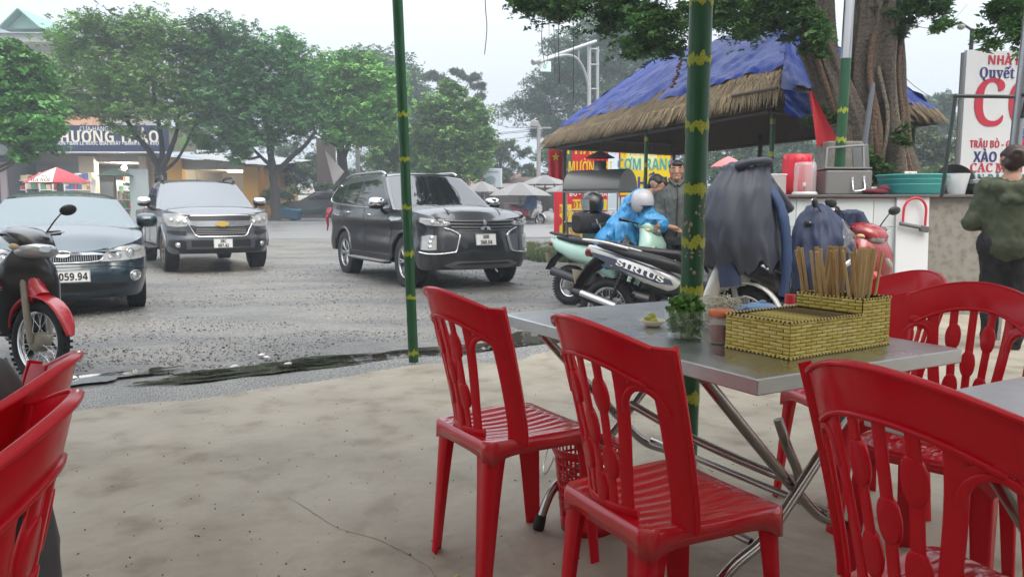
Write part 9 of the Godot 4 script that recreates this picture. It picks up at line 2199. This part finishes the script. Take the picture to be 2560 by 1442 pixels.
func distance():
	# far hills that close the view
	var b := B.new(); var rows := []; var nz := noise(0.012, FastNoiseLite.TYPE_SIMPLEX_SMOOTH, 4, 130)
	for i in 7:
		var row := PackedVector3Array()
		for k in 61:
			var x := -320.0 + k * 10.7; var t := i / 6.0; row.append(Vector3(x, 0.3 + sin(PI * 0.5 * t) * (13.0 + 12.0 * nz.get_noise_1d(x) + 3.0 * nz.get_noise_1d(x * 5.0)), -210.0 - 60.0 * t))
		rows.append(row)
	b.grid(rows); struct("hills", b, mat(0.04, 0.065, 0.04, 0.9))
	# steel gantry over the road
	var st := mat(0.34, 0.36, 0.37, 0.5, 0.3)
	var g := thing("road_gantry", "galvanised road gantry with a curved brace and a cantilever arm behind the kiosk", "gantry", Vector3(0, 0, 0))
	b = B.new(); b.tube([Vector3(3.00, 1.07, -30.00), Vector3(2.93, 7.32, -30.00)], 0.075, 10); b.tube([Vector3(3.37, 1.07, -30.40), Vector3(3.29, 7.22, -30.40)], 0.06, 10); obj("mast", b, st, g)
	b = B.new()
	for y in [135, 172, 230]: b.tube([Vector3(2.94, 6.52, -30.00) * Vector3(1, 0, 1) + Vector3(0, 1.12 + (517.0 - y) * 0.0156, 0), Vector3(3.30, 6.59, -30.40) * Vector3(1, 0, 1) + Vector3(0, 1.12 + (517.0 - y) * 0.0158, 0)], 0.03, 7)
	obj("rung", b, st, g)
	b = B.new(); b.tube([Vector3(3.19, 7.36, -30.00), Vector3(0.80, 6.29, -28.50)], 0.07, 10); b.tube([Vector3(1.01, 6.41, -28.60), Vector3(0.75, 6.29, -28.40)], 0.11, 10); obj("arm", b, st, g)
	b = B.new(); b.tube(smooth([Vector3(2.95, 5.18, -30.00), Vector3(2.86, 5.91, -29.90), Vector3(2.55, 6.52, -29.60), Vector3(2.15, 6.71, -29.30), Vector3(1.61, 6.58, -28.90), Vector3(1.01, 6.32, -28.50)], 5), 0.05, 9); b.tube([Vector3(2.51, 6.57, -29.60), Vector3(2.50, 7.00, -29.60)], 0.025, 6); obj("curved_brace", b, st, g)
	b = B.new(); b.box(X(Vector3(1.22, 6.18, -28.60), 0, 12), Vector3(0.40, 0.36, 0.03)); var pn := obj("sign_panel", b, mat(0.6, 0.66, 0.66, 0.5), g); text("0", 0.16, mat(0.1, 0.45, 0.4), g, X(Vector3(1.19, 6.18, -28.57), 0, 12), "lettering")
	# power poles and cables
	var cc := mat(0.26, 0.25, 0.24, 0.8)
	for q in [[Vector3(1.37, 0.54, -40.00), Vector3(1.35, 5.29, -40.00), "grey concrete power pole left of the kiosk's corner"], [Vector3(-3.24, 0.28, -58.00), Vector3(-3.19, 9.25, -58.00), "distant power pole with a crossbar behind the conical tree"], [Vector3(-7.14, 0.60, -36.00), Vector3(-7.06, 4.54, -36.00), "thin grey pole between the light green tree and the SUV roof"]]:
		var pl := thing("power_pole", q[2], "pole", q[0] * Vector3(1, 0, 1)); b = B.new(); b.tube([Vector3(0, 0.2, 0), Vector3(0, q[1].y, 0)], [0.14, 0.09], 9); obj("shaft", b, cc, pl)
		b = B.new(); b.box(X(Vector3(0, q[1].y - 0.15, 0)), Vector3(1.3, 0.08, 0.08)); b.box(X(Vector3(-0.2, q[1].y + 0.05, 0)), Vector3(0.4, 0.3, 0.2), 0.03); obj("crossarm", b, cc, pl)
	var wires := [[Vector3(1.35, 5.13, -40.00), Vector3(-3.21, 6.87, -58.00)], [Vector3(1.35, 5.00, -40.00), Vector3(-7.54, 5.50, -46.00)], [Vector3(1.35, 4.76, -40.00), Vector3(-3.21, 6.40, -58.00)], [Vector3(1.35, 5.21, -40.00), Vector3(-1.66, 6.63, -50.00)], [Vector3(4.83, 3.01, -10.20), Vector3(10.46, 3.55, -18.00)], [Vector3(5.25, 3.53, -10.50), Vector3(10.32, 5.68, -18.00)]]
	for i in wires.size():
		var pts := []
		for k in 9:
			var t := k / 8.0; pts.append(wires[i][0].lerp(wires[i][1], t) - Vector3(0, 0.25 * sin(PI * t), 0))
		b = B.new(); b.tube(pts, 0.014 if i < 4 else 0.005, 5); item("cable", ["upper cable left of the concrete power pole", "second cable from the concrete power pole, crossing the trees", "lowest cable left of the concrete power pole", "short cable rising from the pole towards the conical tree", "thin wire from the banyan trunk down to the white sign", "thin wire above the lamp post at the right"][i], "cable", b, M.black, Vector3.ZERO, 0.0, "overhead cables")
	# market: grey awnings on poles, stalls, a notice board, tiled roofs
	var canvas := mat(0.19, 0.19, 0.195, 0.8); var canv2 := mat(0.14, 0.14, 0.145, 0.8)
	for q in [[Vector3(-1.24, 2.18, -32.00), 0.85, 0.45, "crumpled grey awning nearest the SUV's bonnet at the market"], [Vector3(0.33, 2.12, -31.50), 1.35, 0.55, "wide grey market awning in front, left of the flag"], [Vector3(1.45, 2.51, -34.00), 1.15, 0.42, "higher grey market awning behind, left of the flag"], [Vector3(2.13, 2.05, -33.00), 0.8, 0.3, "small grey awning under the flag"]]:
		parasol(q[3], q[0], q[1], q[2], [canvas, canv2], 8, false)
	var sc := thing("market_stall", "dark market stall with a counter in shade under the grey awnings", "stall", Vector3(0.91, 1.12, -35.00) * Vector3(1, 0, 1) + Vector3(0, 0.5, 0)); b = B.new(); b.box(X(Vector3(0, 0.75, -0.5)), Vector3(3.6, 1.5, 0.1)); obj("back_panel", b, mat(0.06, 0.055, 0.05, 0.8), sc)
	b = B.new(); b.box(X(Vector3(-0.6, 0.4, 0)), Vector3(1.4, 0.8, 0.6), 0.02); obj("bench", b, mat(0.09, 0.08, 0.075, 0.8), sc)
	for x in [-1.7, 0.1, 1.0]:
		b = B.new(); b.tube([Vector3(x, -0.2, 0.2), Vector3(x, 1.9, 0.2)], 0.035, 6); obj("post", b, cc, sc)
	b = B.new(); b.ball(Vector3(0, 0.22, 0), Vector3(0.36, 0.30, 0.25), 12, 8); b.ball(Vector3(0.12, 0.5, 0), Vector3(0.10, 0.14, 0.10), 8, 6); item("sack", "tied white sack on the ground by the market stall", "sack", b, mat(0.45, 0.46, 0.46, 0.8), Vector3(1.54, 1.12, -33.00) * Vector3(1, 0, 1) + Vector3(0, 0.42, 0))
	var nb := thing("notice_board", "white framed notice board with a faded picture beyond the SUV's right side", "sign", Vector3(-0.89, 1.12, -36.00) * Vector3(1, 0, 1) + Vector3(0, 0.5, 0)); b = B.new(); b.box(X(Vector3(0, 1.9, 0)), Vector3(0.86, 0.98, 0.04)); obj("frame", b, mat(0.6, 0.65, 0.68, 0.5), nb)
	b = B.new(); b.box(X(Vector3(0, 1.9, 0.025)), Vector3(0.76, 0.88, 0.01)); obj("board", b, mat(0.40, 0.48, 0.52, 0.5), nb); b = B.new(); b.ball(Vector3(-0.08, 1.85, 0.033), Vector3(0.22, 0.2, 0.005), 10, 8); b.box(X(Vector3(0, 2.22, 0.033)), Vector3(0.5, 0.06, 0.004)); stuff(obj("faded_print", b, mat(0.18, 0.24, 0.28), nb))
	for x in [-0.4, 0.4]:
		b = B.new(); b.tube([Vector3(x, -0.2, 0), Vector3(x, 1.5, 0)], 0.03, 6); obj("leg", b, cc, nb)
	for q in [[Vector3(0.57, 2.74, -44.00), 6.0, 1.2, Color(0.20, 0.13, 0.115), "low brick red roof behind the market awnings"], [Vector3(1.03, 2.18, -40.00), 6.5, 0.9, Color(0.17, 0.16, 0.14), "mossy grey roof sloping behind the market awnings"], [Vector3(-2.06, 2.45, -42.00), 2.0, 1.4, Color(0.22, 0.10, 0.08), "small brick building left of the notice board"], [Vector3(-11.74, 2.23, -46.00), 3.0, 1.0, Color(0.26, 0.25, 0.22), "pale grey shed with a flat roof behind the hammock"], [Vector3(-10.91, 1.50, -44.00), 5.0, 1.4, Color(0.35, 0.36, 0.30), "long pale wall behind the hammock"]]:
		var h := thing("low_house", q[4], "building", q[0] * Vector3(1, 0, 1) + Vector3(0, 0.5, 0)); var cm := mat(q[3].r, q[3].g, q[3].b, 0.8); var top: float = q[0].y - 0.5
		b = B.new(); b.box(X(Vector3(0, top * 0.5 - 0.3, -1.5)), Vector3(q[1], top, 2.4)); obj("wall", b, mat(0.24, 0.23, 0.21, 0.8), h)
		b = B.new(); rows = []
		for i in 2:
			var row := PackedVector3Array()
			for k in 41: row.append(Vector3((k / 40.0 - 0.5) * (q[1] + 0.8), top - 0.35 + i * q[2] * 0.6 + 0.02 * (k % 2), 0.3 - i * 2.6))
			rows.append(row)
		b.grid(rows); obj("roof", b, cm, h)
		b = B.new(); b.box(X(Vector3(q[1] * 0.1, top * 0.35, -0.28)), Vector3(0.9, 0.9, 0.05)); obj("window", b, M.black, h)
	# far bank: hammock, blue crate, cars, folded awning, board
	b = B.new(); rows = []
	for i in 15:
		var t := i / 14.0; var row := PackedVector3Array()
		for k in 7: row.append(Vector3(lerpf(-1.15, 1.15, t), 0.55 - 0.42 * sin(PI * t) + 0.06 * absf(k / 3.0 - 1.0) * sin(PI * t), (k / 3.0 - 1.0) * 0.35 * sin(PI * t)))
		rows.append(row)
	b.grid(rows); item("hammock", "green cloth hammock slung on the far bank left of the SUV", "hammock", b, mat(0.06, 0.30, 0.20, 0.7), Vector3(-9.77, 1.12, -36.00) * Vector3(1, 0, 1) + Vector3(0, 0.72, 0))
	b = B.new(); b.box(X(Vector3(0, 0.35, 0), 0, 0, -4), Vector3(1.05, 0.5, 0.5), 0.06); for k in 4: b.box(X(Vector3(0, 0.2 + k * 0.1, 0.26), 0, 0, -4), Vector3(1.0, 0.03, 0.02))
	item("blue_crate", "bright blue plastic crate on the far bank beside the dark tree's trunk", "crate", b, mat(0.03, 0.14, 0.26, 0.5), Vector3(-10.39, 1.12, -36.00) * Vector3(1, 0, 1) + Vector3(0, 0.45, 0))
	b = B.new(); b.prism([Vector2(-0.39, 0.68), Vector2(0.35, -0.16), Vector2(-0.08, -0.65)], 0.12, X(), true); item("folded_awning", "folded pale grey awning leaning like a blade behind the SUV's tail", "awning", b, mat(0.33, 0.31, 0.31, 0.8), Vector3(-7.05, 2.66, -31.00))
	b = B.new(); b.box(X(), Vector3(0.85, 2.0, 0.2)); item("brick_pillar", "brown brick gate pillar behind the folded awning", "pillar", b, mat(0.13, 0.10, 0.09, 0.85), Vector3(-8.60, 3.27, -36.00))
	var c := Car.new(); c.W = 1.7; c.xf = 2.0; c.xr = -2.2; c.wb = 2.55; c.R = 0.3; c.arch = 0.34; c.sill = 0.28
	c.top = [[-2.2, 0.9], [0.8, 0.92], [1.5, 0.86], [2.1, 0.72]]; c.side = [[0.2, 0.05], [0.5, 0.0], [0.9, 0.04]]; c.front = [[0.2, 0.1], [0.4, 0.0], [0.8, 0.12]]; c.rear = [[0.3, 0.0], [0.9, 0.05]]
	M.screen = M.glass; var pm := paint(0.03, 0.032, 0.034, 0.35, 0.8)
	var fc := car_base("parked_car", "distant dark hatchback on the far bank behind the hammock", Vector3(-9.31, 1.12, -37.50) * Vector3(1, 0, 1) + Vector3(0, 0.47, 0), face(-0.96, 0.28), c, pm, M.alloy, 0.19, 5, false, 0.19); b = B.new(); c.deck(b, 0.8, 2.1, 0.06, 8, 1); obj("bonnet", b, pm, fc)
	var gg := {"roof": 1.38, "tumble": 0.2, "a0": 0.9, "a1": 0.15, "r0": -2.0, "r1": -1.7, "bow": 0.12, "arch": 0.04}; greenhouse(fc, c, gg, pm)
	for sg in [1.0, -1.0]: window(fc, gg, sg, [[-1.5, 0.97, 1.28], [-0.2, 0.96, 1.31], [0.55, 0.96, 1.05]], M.glass)
	parasol("pale red parasol in the haze right of the thick post", Vector3(9.19, 3.26, -33.00), 0.75, 0.45, [mat(0.50, 0.12, 0.12, 0.6)], 8, false)
	# tall banana leaf and dark tank near the shop
	b = B.new(); b.ball(Vector3.ZERO, Vector3(0.35, 0.5, 0.35), 14, 10); b.lathe([[0.22, 0.45], [0.22, 0.62], [0.0, 0.64]], 14); item("water_tank", "dark round water tank on the shed behind the hammock", "tank", b, mat(0.04, 0.045, 0.05, 0.4), Vector3(-10.96, 2.36, -44.00))

func litter():
	var b := B.new()
	# scraps on the floor and in the puddle
	for q in [[Vector3(-0.175, 0.006, -2.22), "cigarette butt on the floor left of the central red chairs", 1.2], [Vector3(0.93, 0.006, -2.08), "thin white straw scrap on the floor under the right table", 0.4]]:
		b = B.new(); b.tube([Vector3(-0.018, 0, 0), Vector3(0.018, 0, 0.004)], 0.004, 7); item("cigarette_butt" if q[2] > 1 else "straw_scrap", q[1], "litter", b, mat(0.6, 0.42, 0.2, 0.8) if q[2] > 1 else M.white, q[0], q[2])
	for q in [Vector3(-1.93, -0.07, -5.95), Vector3(-1.69, -0.04, -5.70), Vector3(-2.00, -0.06, -6.05), Vector3(-2.06, -0.07, -5.60)]:
		b = B.new(); b.ball(Vector3.ZERO, Vector3(rnd(0.02, 0.05), 0.012, rnd(0.015, 0.03)), 8, 5); var o := item("paper_scrap", "wet white paper scrap in the puddle by the floor's edge", "litter", b, mat(0.6, 0.6, 0.6, 0.7), Vector3(q.x, -0.055, q.z), q.x * 7.0, "paper scraps in the puddle")
	var xs := []; b = B.new(); b.ball(Vector3.ZERO, Vector3(1, 0.45, 0.8), 6, 4)
	for i in 420: 
		var z := rnd(-5.0, -1.9); var s := rnd(0.0015, 0.0045); xs.append(Transform3D(rb().scaled(Vector3.ONE * s), Vector3(rnd(-0.6, 0.35) * -z, s * 0.4, z)))
	tag(multi("grit", b.mesh(), mat(0.06, 0.05, 0.04, 0.9), xs, null), "dark grit scattered on the concrete floor", "grit", "", "stuff")
